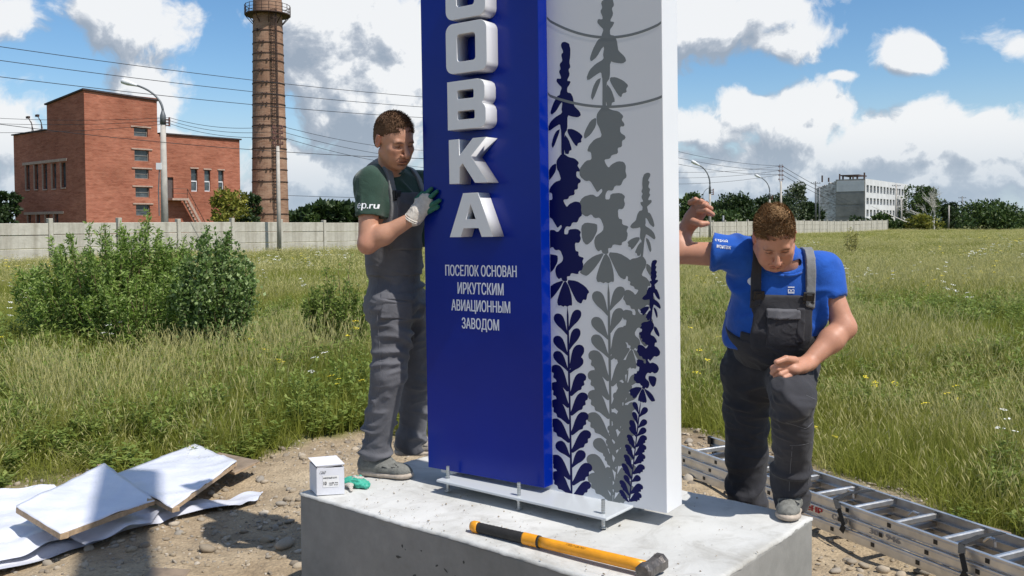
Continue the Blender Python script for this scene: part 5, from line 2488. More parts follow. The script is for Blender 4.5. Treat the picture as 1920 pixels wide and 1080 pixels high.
# ================================================================== UNSEEN ASSUMED CRANE (added so its boom throws the broad shadow on the left)
M['crane_yellow'] = simple('crane_paint', (.45, .22, .02), .5, 0, .1, 2)


def crane():
    g1, g2 = on_z(212, 1080), on_z(240, 850)
    dd = (g2 - g1)
    dd.z = 0
    L_ = dd.length
    dd.normalize()
    hs = Vector((SUN_DIR.x, SUN_DIR.y, 0)).normalized() / math.tan(SUN_EL)
    A = g1 - dd * 4.8
    B = g2 - dd * 1.0
    a = A + hs * 2.2 + Z * 2.2
    b = B + hs * 8.4 + Z * 8.4
    t = empty('assumed_crane', (a.x, a.y, 0), 'assumed unseen crane behind the camera, added for the shadow of its boom', 'crane')
    mb = MB()
    mid = a.lerp(b, .52)
    mb.bar(a, mid, .30, .36)
    mb.build('boom_base', M['crane_yellow'], t, .02, 2)
    mb = MB()
    mb.bar(mid, b, .25, .29)
    mb.build('boom_tip', M['crane_yellow'], t, .02, 2)
    mb = MB()
    mb.tube([(a.x, a.y, 0), (a.x, a.y, 2.0)], [.45, .35], 16)
    mb.box((a.x, a.y, .5), (1.1, 2.2, .18))
    mb.box((a.x + .75, a.y, 1.4), (.35, .7, .7))
    mb.build('turntable', M['crane_yellow'], t, .03, 2)
    print('crane', a, b)


crane()

# ================================================================== VEGETATION
M['grass_green'] = foliage_mat('meadow_grass', (.16, .19, .025), (.32, .345, .06), (.52, .51, .15), .5)
M['grass_dry'] = foliage_mat('dry_grass', (.26, .25, .06), (.44, .42, .14), (.62, .58, .27), .45)
M['herb'] = foliage_mat('meadow_herbs', (.09, .14, .025), (.19, .26, .05), (.36, .42, .12), .45)
M['flower_white'] = simple('white_flower', (.75, .75, .70), .8, 0, .05)
M['flower_yellow'] = simple('yellow_flower', (.72, .58, .03), .8, 0, .1)
M['willow'] = foliage_mat('willow_leaves', (.08, .15, .02), (.22, .33, .06), (.52, .62, .24), .45)
M['silver'] = foliage_mat('greyish_leaves', (.06, .115, .022), (.17, .26, .07), (.50, .60, .29), .4, .35)
M['leaf_yel'] = foliage_mat('yellowing_leaves', (.07, .09, .012), (.19, .20, .03), (.36, .33, .06), .25)
M['leaf_dark'] = foliage_mat('dark_tree_leaves', (.010, .024, .008), (.028, .055, .014), (.065, .10, .028), .2)
M['leaf_mid'] = foliage_mat('mid_tree_leaves', (.018, .045, .010), (.05, .09, .02), (.12, .17, .04), .2)
M['leaf_birch'] = foliage_mat('birch_leaves', (.035, .055, .022), (.08, .11, .05), (.17, .20, .11), .2)
M['bark'] = simple('bark', (.10, .075, .05), .95, 0, .3, 10)
M['bark_white'] = simple('pale_bark', (.60, .57, .52), .85, 0, .2, 6)
M['twig'] = simple('brown_twig', (.12, .075, .045), .9, 0, .3, 10)

SRC = bpy.data.collections.new('scatter_sources')


def src(name, me):
    o = bpy.data.objects.new(name, me)
    SRC.objects.link(o)
    return o


def scatter(name, pts, rot, scl, idx, coll, label, cat=None):
    """one object of stuff: geometry nodes put a source mesh on every point"""
    me = bpy.data.meshes.new(name)
    n = len(pts)
    me.vertices.add(n)
    me.vertices.foreach_set('co', np.asarray(pts, dtype=np.float32).ravel())
    for nm, ar in (('rot', rot), ('scl', scl)):
        a = me.attributes.new(nm, 'FLOAT_VECTOR', 'POINT')
        a.data.foreach_set('vector', np.asarray(ar, dtype=np.float32).ravel())
    a = me.attributes.new('idx', 'INT', 'POINT')
    a.data.foreach_set('value', np.asarray(idx, dtype=np.int32))
    o = bpy.data.objects.new(name, me)
    COL.objects.link(o)
    tag(o, label, cat, None, 'stuff')
    g = bpy.data.node_groups.new(name + '_scatter', 'GeometryNodeTree')
    g.interface.new_socket('Geometry', in_out='INPUT', socket_type='NodeSocketGeometry')
    g.interface.new_socket('Geometry', in_out='OUTPUT', socket_type='NodeSocketGeometry')
    N, L = g.nodes, g.links
    gi, go = N.new('NodeGroupInput'), N.new('NodeGroupOutput')
    ci = N.new('GeometryNodeCollectionInfo')
    ci.inputs['Collection'].default_value = coll
    ci.inputs['Separate Children'].default_value = True
    ci.inputs['Reset Children'].default_value = True
    ip = N.new('GeometryNodeInstanceOnPoints')
    ip.inputs['Pick Instance'].default_value = True

    def named(nm, tp):
        q = N.new('GeometryNodeInputNamedAttribute')
        q.data_type = tp
        q.inputs['Name'].default_value = nm
        return q.outputs[0]
    L.new(gi.outputs[0], ip.inputs['Points'])
    L.new(ci.outputs[0], ip.inputs['Instance'])
    L.new(named('idx', 'INT'), ip.inputs['Instance Index'])
    L.new(named('rot', 'FLOAT_VECTOR'), ip.inputs['Rotation'])
    L.new(named('scl', 'FLOAT_VECTOR'), ip.inputs['Scale'])
    L.new(ip.outputs[0], go.inputs[0])
    md = o.modifiers.new('scatter', 'NODES')
    md.node_group = g
    return o


def blades(n, h, spread, width, seed, lean=.35, heads=0.0, seg=3, wmul=1.0):
    """tuft of grass blades -> (verts, quads, tone)"""
    r = np.random.default_rng(seed)
    V, Q, T = [], [], []
    for i in range(n):
        a = r.uniform(0, 2 * PI)
        rr = spread * math.sqrt(r.uniform())
        b = np.array([rr * math.cos(a), rr * math.sin(a), -.03])
        hh = h * r.uniform(.5, 1.05)
        da = r.uniform(0, 2 * PI)
        dirv = np.array([math.cos(da), math.sin(da), 0])
        ln = abs(r.normal(0, lean)) * hh + .05 * hh
        w = width * r.uniform(.6, 1.3)
        wa = r.uniform(0, PI)
        wv = np.array([math.cos(wa), math.sin(wa), 0])
        k = len(V)
        tone = r.uniform(.15, .9)
        for s in range(seg + 1):
            t = s / seg
            p = b + dirv * ln * t ** 2 + np.array([0, 0, hh * (t - .12 * t * t * ln / hh)])
            ww = w * (1 - t ** 1.6) + .0006
            V += [p - wv * ww / 2, p + wv * ww / 2]
            T += [tone * (.6 + .4 * t)] * 2
        for s in range(seg):
            Q.append((k + 2 * s, k + 2 * s + 1, k + 2 * s + 3, k + 2 * s + 2))
        if r.uniform() < heads:
            # seed head: a slim crossed diamond at the tip
            top = V[-1]
            for wv2 in (wv, np.array([-wv[1], wv[0], 0])):
                k = len(V)
                hw = width * 1.0 * wmul
                tip = dirv * .03
                V += [top - np.array([0, 0, .01]), top + wv2 * hw + np.array([0, 0, .03]) + tip * .4, top + np.array([0, 0, .07]) + tip, top - wv2 * hw + np.array([0, 0, .03]) + tip * .4]
                T += [1.0] * 4
                Q.append((k, k + 1, k + 2, k + 3))
    return np.array(V), np.array(Q), np.array(T)


def herb(seed, h=.45, n=8, leaf=.05, nl=9):
    """upright herb: several stems with small leaves"""
    r = np.random.default_rng(seed)
    V, Q, T = [], [], []
    for i in range(n):
        a = r.uniform(0, 2 * PI)
        d = np.array([math.cos(a), math.sin(a), 0])
        hh = h * r.uniform(.5, 1)
        ln = r.uniform(.05, .3) * hh
        b = d * r.uniform(0, .06)
        pos = lambda t: b + d * ln * t * t + np.array([0, 0, hh * t])
        k = len(V)
        wv = np.array([-d[1], d[0], 0]) * .002
        V += [pos(0) - wv, pos(0) + wv, pos(1) + wv * .5, pos(1) - wv * .5]
        T += [.3] * 4
        Q.append((k, k + 1, k + 2, k + 3))
        for j in range(nl):
            t = r.uniform(.15, 1)
            p = pos(t)
            q = r.uniform(0, 2 * PI)
            ld = np.array([math.cos(q), math.sin(q), r.uniform(-.2, .7)])
            ld /= np.linalg.norm(ld)
            sd = np.cross(ld, [0, 0, 1])
            sd /= np.linalg.norm(sd) + 1e-9
            L_ = leaf * r.uniform(.6, 1.3)
            k = len(V)
            V += [p, p + ld * L_ * .5 + sd * L_ * .22, p + ld * L_, p + ld * L_ * .5 - sd * L_ * .22]
            T += [r.uniform(.2, 1)] * 4
            Q.append((k, k + 1, k + 2, k + 3))
    return np.array(V), np.array(Q), np.array(T)


def flower(seed, h=.5, umbel=.035, n=4):
    r = np.random.default_rng(seed)
    V, Q, mats = [], [], []
    for i in range(n):
        d = np.array([r.normal(0, .08), r.normal(0, .08), 0])
        b = d * .5
        top = d + np.array([0, 0, h * r.uniform(.7, 1.05)])
        k = len(V)
        wv = np.array([.0018, 0, 0])
        V += [b - wv, b + wv, top + wv, top - wv]
        Q.append((k, k + 1, k + 2, k + 3))
        mats.append(0)
        for j in range(12):
            a = r.uniform(0, 2 * PI)
            q = umbel * math.sqrt(r.uniform()) * r.uniform(.7, 1.2)
            c = top + np.array([q * math.cos(a), q * math.sin(a), r.uniform(-.004, .006)])
            s = umbel * .22
            k = len(V)
            tz = r.uniform(-.5, .5) * s
            V += [c + [-s, 0, tz], c + [0, -s, 0], c + [s, 0, -tz], c + [0, s, 0]]
            Q.append((k, k + 1, k + 2, k + 3))
            mats.append(1)
    return np.array(V), np.array(Q), np.array(mats)


def add_src(coll, name, VQT, mat):
    V, Q, T = VQT
    me = np_mesh(name, V, Q, mat, smooth=False)
    set_attr(me, 'tone', T)
    o = bpy.data.objects.new(name, me)
    coll.objects.link(o)


GN_, GD_, GH_, GF_, GG_, GY_ = [bpy.data.collections.new(n) for n in ('near_grass', 'dry', 'herbs', 'flowers', 'far_grass', 'far_dry')]
for i in range(4):
    add_src(GN_, 'tuft_%d' % i, blades(24, .36, .12, .0060, 10 + i, .5), M['grass_green'])
for i in range(4):
    add_src(GD_, 'stalk_%d' % i, blades(15, .56, .12, .0038, 40 + i, .28, .75, 4), M['grass_dry'])
for i in range(4):
    add_src(GH_, 'herb_%d' % i, herb(60 + i, .42, 8, .055, 11), M['herb'])
for i in range(3):
    V, Q, mt = flower(80 + i, .56)
    me = np_mesh('umbel_%d' % i, V, Q, None, False)
    me.materials.append(M['herb'])
    me.materials.append(M['flower_white'] if i < 2 else M['flower_yellow'])
    me.polygons.foreach_set('material_index', mt)
    set_attr(me, 'tone', np.full(len(V), .5))
    GF_.objects.link(bpy.data.objects.new('umbel_%d' % i, me))
for i in range(3):
    add_src(GG_, 'fartuft_%d' % i, blades(42, .50, .42, .016, 110 + i, .22, 0, 2), M['grass_green'])
for i in range(3):
    add_src(GY_, 'farstalk_%d' % i, blades(32, .66, .42, .010, 140 + i, .16, .8, 2, 1.0), M['grass_dry'])


def field_points(y0, y1, dens, seed, slope=.66, minw=3.0):
    r = np.random.default_rng(seed)
    hw1 = slope * y1 + minw
    n = int(dens * 2 * hw1 * (y1 - y0))
    x = r.uniform(-hw1, hw1, n)
    y = r.uniform(y0, y1, n)
    ok = (np.abs(x) < slope * y + minw) & (dirt_sd(x, y) > .02 + r.uniform(0, .25, n) ** 2)
    # on the far side of the fence the field stops where buildings stand
    fx = (x - F0.x) * FN.x + (y - F0.y) * FN.y
    ok &= (fx < 20)
    return x[ok], y[ok], r


def patch(x, y, f, seed):
    P = np.stack([x, y, np.zeros_like(x)], 1)
    return wavy(P, f, seed, (1, 1, 0), 8)


def put(name, parts, coll, nsrc, label, cat, hs, ws, tilt=.12):
    PX, PY, S, R_ = [], [], [], []
    for (x, y, r, hmul, wmul) in parts:
        n = len(x)
        sd = dirt_sd(x, y)
        edge = np.clip(.45 + sd * .9, .4, 1)
        h = hmul * (1 + .22 * patch(x, y, .9, 5) + .12 * patch(x, y, 3.1, 6)) * r.uniform(.75, 1.2, n) * edge
        h = np.clip(h, .25, 1.7)
        PX.append(x)
        PY.append(y)
        S.append(np.stack([wmul * np.ones(n), wmul * np.ones(n), h], 1))
        R_.append(np.stack([r.normal(0, tilt, n), r.normal(0, tilt, n), r.uniform(0, 6.28, n)], 1))
    x, y = np.concatenate(PX), np.concatenate(PY)
    z = gz(x, y)
    rr = np.random.default_rng(9)
    scatter(name, np.stack([x, y, z], 1), np.concatenate(R_), np.concatenate(S), rr.integers(0, nsrc, len(x)), coll, label, cat)
    print(name, len(x))


def thin(p, keep):
    x, y, r = p
    return x[keep], y[keep], r


a = field_points(3.5, 9, 110, 1)
b = field_points(9, 16, 55, 2)
c = field_points(16, 30, 20, 3)
green = []
for p, h, w in ((a, 1.0, 1.0), (b, 1.08, 1.15), (c, 1.15, 1.6)):
    x, y, r = p
    k = patch(x, y, .8, 3) > -1.4
    green.append((x[k], y[k], r, h, w))
put('green_grass', green, GN_, 4, 'green meadow grass round the stony clearing', 'grass', 1, 1)
a = field_points(3.5, 9, 24, 11)
b = field_points(9, 16, 26, 12)
c = field_points(16, 30, 13, 13)
dry = []
for p, h, w, th in ((a, .95, 1.0, -.25), (b, 1.0, 1.1, -.6), (c, 1.0, 1.5, -1.0)):
    x, y, r = p
    # drier on the right-hand field and near the trodden rim
    k = patch(x, y, .9, 14) + .9 * np.clip(x / 4, -1, .6) + .7 * (dirt_sd(x, y) < .9) > th + .25
    dry.append((x[k], y[k], r, h, w))
put('dry_grass', dry, GD_, 4, 'tall straw coloured grass stalks with seed heads', 'dry grass', 1, 1)
a = field_points(3.5, 9, 36, 21)
b = field_points(9, 18, 14, 22)
hb = []
for p, h, w in ((a, .85, 1.0), (b, 1.1, 1.3)):
    x, y, r = p
    k = patch(x, y, 1.1, 24) > -.5
    hb.append((x[k], y[k], r, h, w))
put('meadow_herbs', hb, GH_, 4, 'leafy green herbs among the grass', 'herbs', 1, 1)
a = field_points(4.5, 10, .7, 31)
b = field_points(10, 30, .9, 32)
c = field_points(30, 60, .4, 33)
fl = []
for p, h, w in ((a, 1.0, 1.0), (b, 1.1, 1.2), (c, 1.1, 2.0)):
    x, y, r = p
    k = patch(x, y, .7, 34) > .1
    fl.append((x[k], y[k], r, h, w))
put('wild_flowers', fl, GF_, 3, 'small white and yellow meadow flowers', 'flowers', 1, 1)
a = field_points(28, 60, 3.2, 41, .68, 4)
b = field_points(60, 175, .55, 42, .68, 4)
put('far_meadow_grass', [(*a, .68, 1.3), (*b, .5, 2.4)], GG_, 3, 'green grass of the far meadow up to the fence', 'grass', 1, 1)
a = field_points(28, 60, 2.6, 51, .68, 4)
b = field_points(60, 175, .45, 52, .68, 4)
put('far_dry_grass', [(*a, .62, 1.3), (*b, .5, 2.4)], GY_, 3, 'pale dry stalks of the far meadow', 'dry grass', 1, 1)


# ---- leaves for shrubs and trees
def leaf_cloud(name, P, Nrm, size, mat, parent, aspect=.45, jitter=.9, seed=1, droop=0.0):
    r = np.random.default_rng(seed)
    n = len(P)
    d = Nrm + r.normal(0, jitter, (n, 3))
    d[:, 2] -= droop
    d /= np.linalg.norm(d, axis=1, keepdims=True) + 1e-9
    q = r.normal(size=(n, 3))
    s = np.cross(d, q)
    s /= np.linalg.norm(s, axis=1, keepdims=True) + 1e-9
    L_ = (size * r.uniform(.6, 1.35, n))[:, None]
    V = np.stack([P, P + d * L_ * .45 + s * L_ * aspect / 2, P + d * L_, P + d * L_ * .45 - s * L_ * aspect / 2], 1).reshape(-1, 3)
    Q = np.arange(4 * n).reshape(-1, 4)
    me = np_mesh(name, V, Q, mat, False)
    tone = np.repeat(np.clip(r.beta(1.8, 1.8, n), 0, 1), 4)
    set_attr(me, 'tone', tone)
    return link(name, me, None, parent)


def shrub(name, c, w, h, depth, label, mat, seed, nst=36, leaves=7000, leaf=.06, aspect=.3, spires=.5, droop=0.0, cat='shrub', group=None, round_=False):
    r = np.random.default_rng(seed)
    t = empty(name, tuple(c), label, cat, group)
    mb = MB()
    P, Nn = [], []
    per = leaves // nst
    for i in range(nst):
        a = r.uniform(0, 2 * PI)
        q = math.sqrt(r.uniform()) * .95
        ex, ey = math.cos(a) * q * w / 2, math.sin(a) * q * depth / 2
        hh = h * math.sqrt(max(.05, 1 - (q ** 2) * (.75 if round_ else .6))) * r.uniform(.78, 1.08)
        if r.uniform() < spires * .25:
            hh *= 1.15
        b = Vector((c.x + ex * .18, c.y + ey * .18, c.z - .05))
        e = Vector((c.x + ex, c.y + ey, c.z + hh))
        m1 = b.lerp(e, .5) + Vector((ex * .12 + r.normal(0, .04), ey * .12, 0))
        pts = [b, b.lerp(m1, .6), m1, m1.lerp(e, .55) + Vector((ex * .05, 0, 0)), e]
        mb.tube(pts, [.011, .009, .007, .004, .002], 5, False)
        for j in range(per):
            tt = r.uniform(.12 if round_ else .18, 1) ** .8
            k = min(int(tt * 4), 3)
            p = pts[k].lerp(pts[k + 1], tt * 4 - k)
            off = r.normal(0, 1, 3)
            off = off / np.linalg.norm(off) * abs(r.normal(0, 1)) * (.12 if round_ else .09) * (1.25 - tt * .95)
            P.append([p.x + off[0], p.y + off[1], max(c.z + .02, p.z + off[2])])
            Nn.append([off[0] * 4 + ex * .5, off[1] * 4 + ey * .5, .3])
    mb.build('stems', M['twig'], t)
    leaf_cloud('foliage', np.array(P), np.array(Nn), leaf, mat, t, aspect, .6, seed, droop)
    return t


def gpt(px, d, z=None):
    p = at(px, 420, d)
    p.z = float(gz(p.x, p.y)) if z is None else z
    return p


shrub('willow_shrub', gpt(120, 12.4), 1.6, 1.35, 1.1, 'low left willow shrub with narrow pale leaves', M['willow'], 3, 48, 10500, .066, .28)
shrub('willow_shrub', gpt(205, 12.3), 1.9, 1.8, 1.2, 'tall middle willow shrub reaching over the concrete fence', M['willow'], 4, 66, 17000, .066, .28, 1.0)
shrub('willow_shrub', gpt(315, 12.6), 1.5, 1.62, 1.0, 'sparse willow shrub between the tall willow and the round bush', M['willow'], 5, 44, 9500, .064, .28, .9)
shrub('round_shrub', gpt(402, 11.5), 1.12, 1.66, .95, 'dense rounded shrub with broad greyish leaves', M['silver'], 6, 70, 15000, .054, .62, .2, round_=True)
shrub('willow_shrub', gpt(265, 11.8), 1.9, 1.15, .8, 'low leafy front part of the shrub thicket between tall willow and round bush', M['willow'], 19, 40, 9000, .062, .3)
shrub('small_shrub', gpt(635, 10.6), 1.0, 1.08, .7, 'small bright green shrub with upright tips left of the standing man', M['herb'], 7, 46, 8500, .044, .42, 1.0)
shrub('small_shrub', gpt(655, 10.9), .7, 1.45, .4, 'thin tall spray of stems behind the small green shrub', M['willow'], 8, 12, 800, .04, .4, 1.0)
shrub('sapling', gpt(1597, 46), 1.0, 1.45, .8, 'lone pale yellow green sapling standing in the right meadow', M['grass_dry'], 9, 14, 420, .15, .3, .8)


def tree(name, c, h, w, label, mat, seed, n=4200, leaf=.4, trunk=.35, lobes=11, bark=None, cat='tree', group=None, base=.12, aspect=.6, shape='round', sparse=.0, depth=None):
    r = np.random.default_rng(seed)
    t = empty(name, tuple(c), label, cat, group)
    depth = depth or w
    mb = MB()
    top = Vector((c.x + r.normal(0, .02) * w, c.y, c.z + h * .85))
    tr = h * .022 + .03
    pts = [Vector((c.x, c.y, c.z - .2)), Vector((c.x + r.normal(0, .02) * h, c.y, c.z + h * .35)), Vector((c.x + r.normal(0, .03) * h, c.y, c.z + h * .6)), top]
    mb.tube(pts, [tr, tr * .75, tr * .5, tr * .12], 7)
    L_ = []
    for i in range(lobes):
        a = r.uniform(0, 2 * PI)
        u = r.uniform(base, .92)
        if shape == 'round':
            q = math.sqrt(max(0, 1 - ((u - .5) / .56) ** 2)) * r.uniform(.25, .72)
        elif shape == 'bush':
            q = math.sqrt(max(0, 1 - u ** 2)) * r.uniform(.2, .85)
        else:
            q = (.35 + .4 * math.sin(PI * min(u * 1.15, 1))) * r.uniform(.3, .8)
        p = Vector((c.x + math.cos(a) * q * w / 2, c.y + math.sin(a) * q * depth / 2, c.z + h * (u * .9 + .03)))
        rad = w * r.uniform(.15, .27) * (1.0 - .25 * u)
        L_.append((p, rad))
        s = pts[1].lerp(pts[3], min(1, max(0, (u - .35) * 1.1)))
        mb.tube([s, s.lerp(p, .5) + Vector((0, 0, -.03 * h)), p], [tr * .35, tr * .22, tr * .08], 5, False)
    mb.build('trunk', bark or M['bark'], t, smooth=True)
    P, Nn = [], []
    per = n // lobes
    for (p, rad) in L_:
        dd = r.normal(size=(per, 3))
        dd /= np.linalg.norm(dd, axis=1, keepdims=True)
        q = rad * (r.uniform(.35, 1.12, per) ** .6)[:, None]
        keep = np.ones(per, bool)
        # ragged: thin out some directions
        keep &= (wavy(dd + seed, 3.5, seed, n=5) > -.9 + sparse)
        pts_ = np.array([p.x, p.y, p.z]) + dd * q * np.array([1, depth / w, .82])
        P.append(pts_[keep])
        Nn.append(dd[keep])
    P = np.concatenate(P)
    P[:, 2] = np.maximum(P[:, 2], c.z + .05)
    leaf_cloud('crown', P, np.concatenate(Nn), leaf, mat, t, aspect, .8, seed)
    return t


def height(px, y, d):
    return at(px, y, d).z


# left and centre, behind the fence
def T(px, ytop, wpx, d, label, mat, seed, kind='leafy_tree', **kw):
    c = gpt(px, d, 0.0)
    h = height(px, ytop, d)
    w = wpx * 1.3 / F_PX * d
    return tree(kind, c, h, w, label, mat, seed, **kw)


T(432, 352, 78, 88, 'yellowing birch in front of the brick building', M['leaf_yel'], 11, n=5200, leaf=.34, lobes=20, sparse=.3, base=.05)
T(467, 350, 40, 97, 'dark green tree squeezed between brick building and chimney', M['leaf_dark'], 12, n=2600, leaf=.4, lobes=12, base=.05)
T(12, 348, 46, 92, 'dark tree at the left edge beside the brick building', M['leaf_dark'], 13, n=3200, leaf=.4, lobes=14, base=.05, group=None)
T(-40, 336, 70, 96, 'tree just beyond the left edge of the picture', M['leaf_mid'], 14, n=3200, leaf=.4, lobes=14, base=.05)
T(575, 393, 40, 130, 'small green tree right of the chimney foot', M['leaf_mid'], 15, n=2000, leaf=.45, lobes=8, base=.05, shape='bush')


def wood(name, px0, px1, d, ytops, label, mat, seed, leaf=1.4, n=9000, depth=30):
    """a far wood that reads as one mass"""
    r = np.random.default_rng(seed)
    P, Nn = [], []
    K = len(ytops)
    m_ = 70
    for i in range(m_):
        f = (i + r.uniform()) / m_
        px = px0 + (px1 - px0) * f
        j = f * (K - 1)
        k = min(int(j), K - 2)
        yt = ytops[k] + (ytops[k + 1] - ytops[k]) * (j - k) + r.uniform(-1.5, 2.5)
        dd = d + r.uniform(0, depth)
        c = at(px, 420, dd)
        h = max(1.5, at(px, yt, dd).z)
        w = r.uniform(.5, 1.0) * (px1 - px0) / m_ * 3.2 / F_PX * dd
        per = n // m_
        q = r.normal(size=(per, 3))
        q /= np.linalg.norm(q, axis=1, keepdims=True)
        q *= (r.uniform(.3, 1, per) ** .4)[:, None]
        P.append(np.stack([c.x + q[:, 0] * w, c.y + q[:, 1] * w, h * .5 + q[:, 2] * h * .5], 1))
        Nn.append(q)
    o = leaf_cloud(name, np.concatenate(P), np.concatenate(Nn), leaf, mat, None, .7, .7, seed)
    tag(o, label, 'wood', None, 'stuff')


wood('far_wood', 548, 700, 300, [404, 392, 384, 383, 383, 388, 392], 'dark far wood on the horizon behind the fence', M['leaf_dark'], 31, 2.2, 9000)
wood('far_wood', 700, 1300, 320, [392, 398, 402, 400, 398], 'far wood on the horizon hidden behind the sign', M['leaf_dark'], 32, 2.4, 8000)
wood('far_wood', 1780, 2100, 420, [409, 408, 405, 407, 409], 'pale far treeline on the right horizon', M['leaf_mid'], 33, 2.6, 6000)

GT = 'trees along the fence on the right'
for (px, yt, w, d, lab, mt, sd, kw) in (
        (1292, 362, 62, 150, 'green tree right beside the white edge of the sign', 'leaf_mid', 41, {}),
        (1340, 374, 62, 155, 'bushy tree behind the raised fist', 'leaf_mid', 42, {}),
        (1385, 363, 80, 150, 'broad dark tree left of the bowed head', 'leaf_dark', 43, {}),
        (1365, 392, 60, 140, 'low bright bush at the fence right of the fist', 'leaf_mid', 49, {'shape': 'bush', 'n': 2200}),
        (1430, 372, 50, 158, 'dark tree behind the curved lamp', 'leaf_dark', 44, {}),
        (1462, 355, 62, 172, 'dark tree behind the tall utility pole', 'leaf_dark', 45, {}),
        (1518, 378, 40, 165, 'dark small tree right of the birch', 'leaf_dark', 46, {}),
        (1726, 344, 66, 205, 'tall dark tree at the right corner of the office block', 'leaf_mid', 47, {}),
        (1780, 372, 44, 215, 'dark tree behind the dead white tree', 'leaf_dark', 48, {}),
        (1609, 402, 34, 168, 'round dark bush before the grey end wall', 'leaf_dark', 50, {'shape': 'bush', 'n': 1500, 'lobes': 8}),
        (1655, 397, 44, 170, 'green bush covering the foot of the window front', 'leaf_mid', 51, {'shape': 'bush', 'n': 2000, 'lobes': 9}),
        (1682, 412, 40, 168, 'low shrub left of the pole at the window front', 'leaf_mid', 52, {'shape': 'bush', 'n': 1200, 'lobes': 8}),
        (1722, 408, 60, 165, 'bright low shrub left of the dead tree', 'leaf_yel', 53, {'shape': 'bush', 'n': 1800, 'lobes': 9}),
        (1862, 384, 110, 175, 'large dark green hill shaped bush at the right', 'leaf_mid', 54, {'shape': 'bush', 'n': 7000, 'lobes': 22, 'leaf': .55}),
        (1925, 392, 70, 180, 'dark bush at the right edge of the picture', 'leaf_dark', 55, {'shape': 'bush', 'n': 3000, 'lobes': 12})):
    kk = dict(n=6500, leaf=.5, lobes=26, base=.02, group=GT, shape='bush')
    kk.update(kw)
    T(px, yt, w, d, lab, M[mt], sd, **kk)
T(1492, 334, 46, 160, 'airy birch with grey green leaves rising above the other trees', M['leaf_birch'], 61, 'birch_tree', n=2600, leaf=.42, lobes=20, bark=M['bark_white'], shape='tall', sparse=.35, base=.3, group=GT)


def dead_tree():
    d = 168
    c = gpt(1752, d, 0)
    t = empty('dead_tree', tuple(c), 'bare white dead tree spreading thin branches', 'tree')
    r = random.Random(12)
    H = height(1760, 333, d)
    tr, br = MB(), MB()

    def grow(p, dr_, L_, rad, lev):
        q = p + dr_ * L_
        m_ = p.lerp(q, .5) + Vector((r.gauss(0, .05), 0, r.gauss(0, .03))) * L_
        (tr if lev == 0 else br).tube([p, m_, q], [rad, rad * .8, rad * .6], 5, False)
        if lev >= 5:
            return
        for _ in range(3 if lev > 0 else 4):
            nd = (dr_ + Vector((r.gauss(0, .5), r.gauss(0, .4), r.gauss(.1, .25)))).normalized()
            grow(q if r.random() < .6 else m_, nd, L_ * r.uniform(.6, .8), rad * .56, lev + 1)
    grow(c, Vector((.02, 0, 1)).normalized(), H * .30, .24, 0)
    grow(c + Z * 1.4, Vector((-.75, .1, .65)).normalized(), H * .25, .14, 2)
    tr.build('trunk', M['bark_white'], t, smooth=True)
    br.build('branches', M['bark_white'], t)
    mb = MB()
    mb.tube([c + Vector((-1, -1, .6)), c + Vector((-6, -1, 1.8)), c + Vector((-12, -1, 4.6))], [.16, .12, .04], 6)
    mb.build('fallen_limb', M['bark_white'], t)


dead_tree()


def hills():
    # low blue-green ridge far away, standing well behind everything
    n = 120
    V, F = [], []
    for i in range(n + 1):
        a = math.radians(-75 + 150 * i / n)
        R = 1250
        h = 9 + 7 * math.sin(a * 5 + 1) + 3 * math.sin(a * 17)
        for (q, hh) in ((0, -3), (60, h * .7), (160, h), (400, h * .5)):
            V.append(((R + q) * math.sin(a), (R + q) * math.cos(a), max(hh, -3)))
    for i in range(n):
        for k in range(3):
            b = i * 4 + k
            F.append((b, b + 4, b + 5, b + 1))
    me = bpy.data.meshes.new('hills')
    me.from_pydata(V, [], F)
    o = link('hills', me, simple('wooded_hills', (.06, .09, .075), .95, 0, .25, .02), None, True)
    tag(o, None, None, None, 'structure')


hills()

# ================================================================== STONES
def rock_mesh(seed, flat=.6, sub=2):
    bm = bmesh.new()
    bmesh.ops.create_icosphere(bm, subdivisions=sub, radius=1)
    r = np.random.default_rng(seed)
    pl = r.normal(size=(9, 3))
    pl /= np.linalg.norm(pl, axis=1, keepdims=True)
    for v in bm.verts:
        p = np.array(v.co)
        for q in pl:
            dd = p @ q - .78
            if dd > 0:
                p = p - q * dd * .85
        p *= np.array([1, .8 + .2 * math.sin(seed), flat])
        p += .03 * np.sin(p[::-1] * 6 + seed)
        v.co = p
    me = bpy.data.meshes.new('stone')
    bm.to_mesh(me)
    bm.free()
    me.materials.append(M['stone'])
    me.polygons.foreach_set('use_smooth', [True] * len(me.polygons))
    return me


GR = bpy.data.collections.new('pebbles')
ROCKS = [rock_mesh(i, (.55, .7, .6, .5, .75)[i % 5], 1 if i >= 3 else 2) for i in range(6)]
for i, me in enumerate(ROCKS):
    GR.objects.link(bpy.data.objects.new('pebble_%d' % i, me))


def in_block(x, y, m=0.0):
    dx, dy = x - SA.x, y - SA.y
    u = dx * S1.x + dy * S1.y
    v = dx * S2.x + dy * S2.y
    return (u > -m) & (u < SL1 + m) & (v > -m) & (v < SL2 + m)


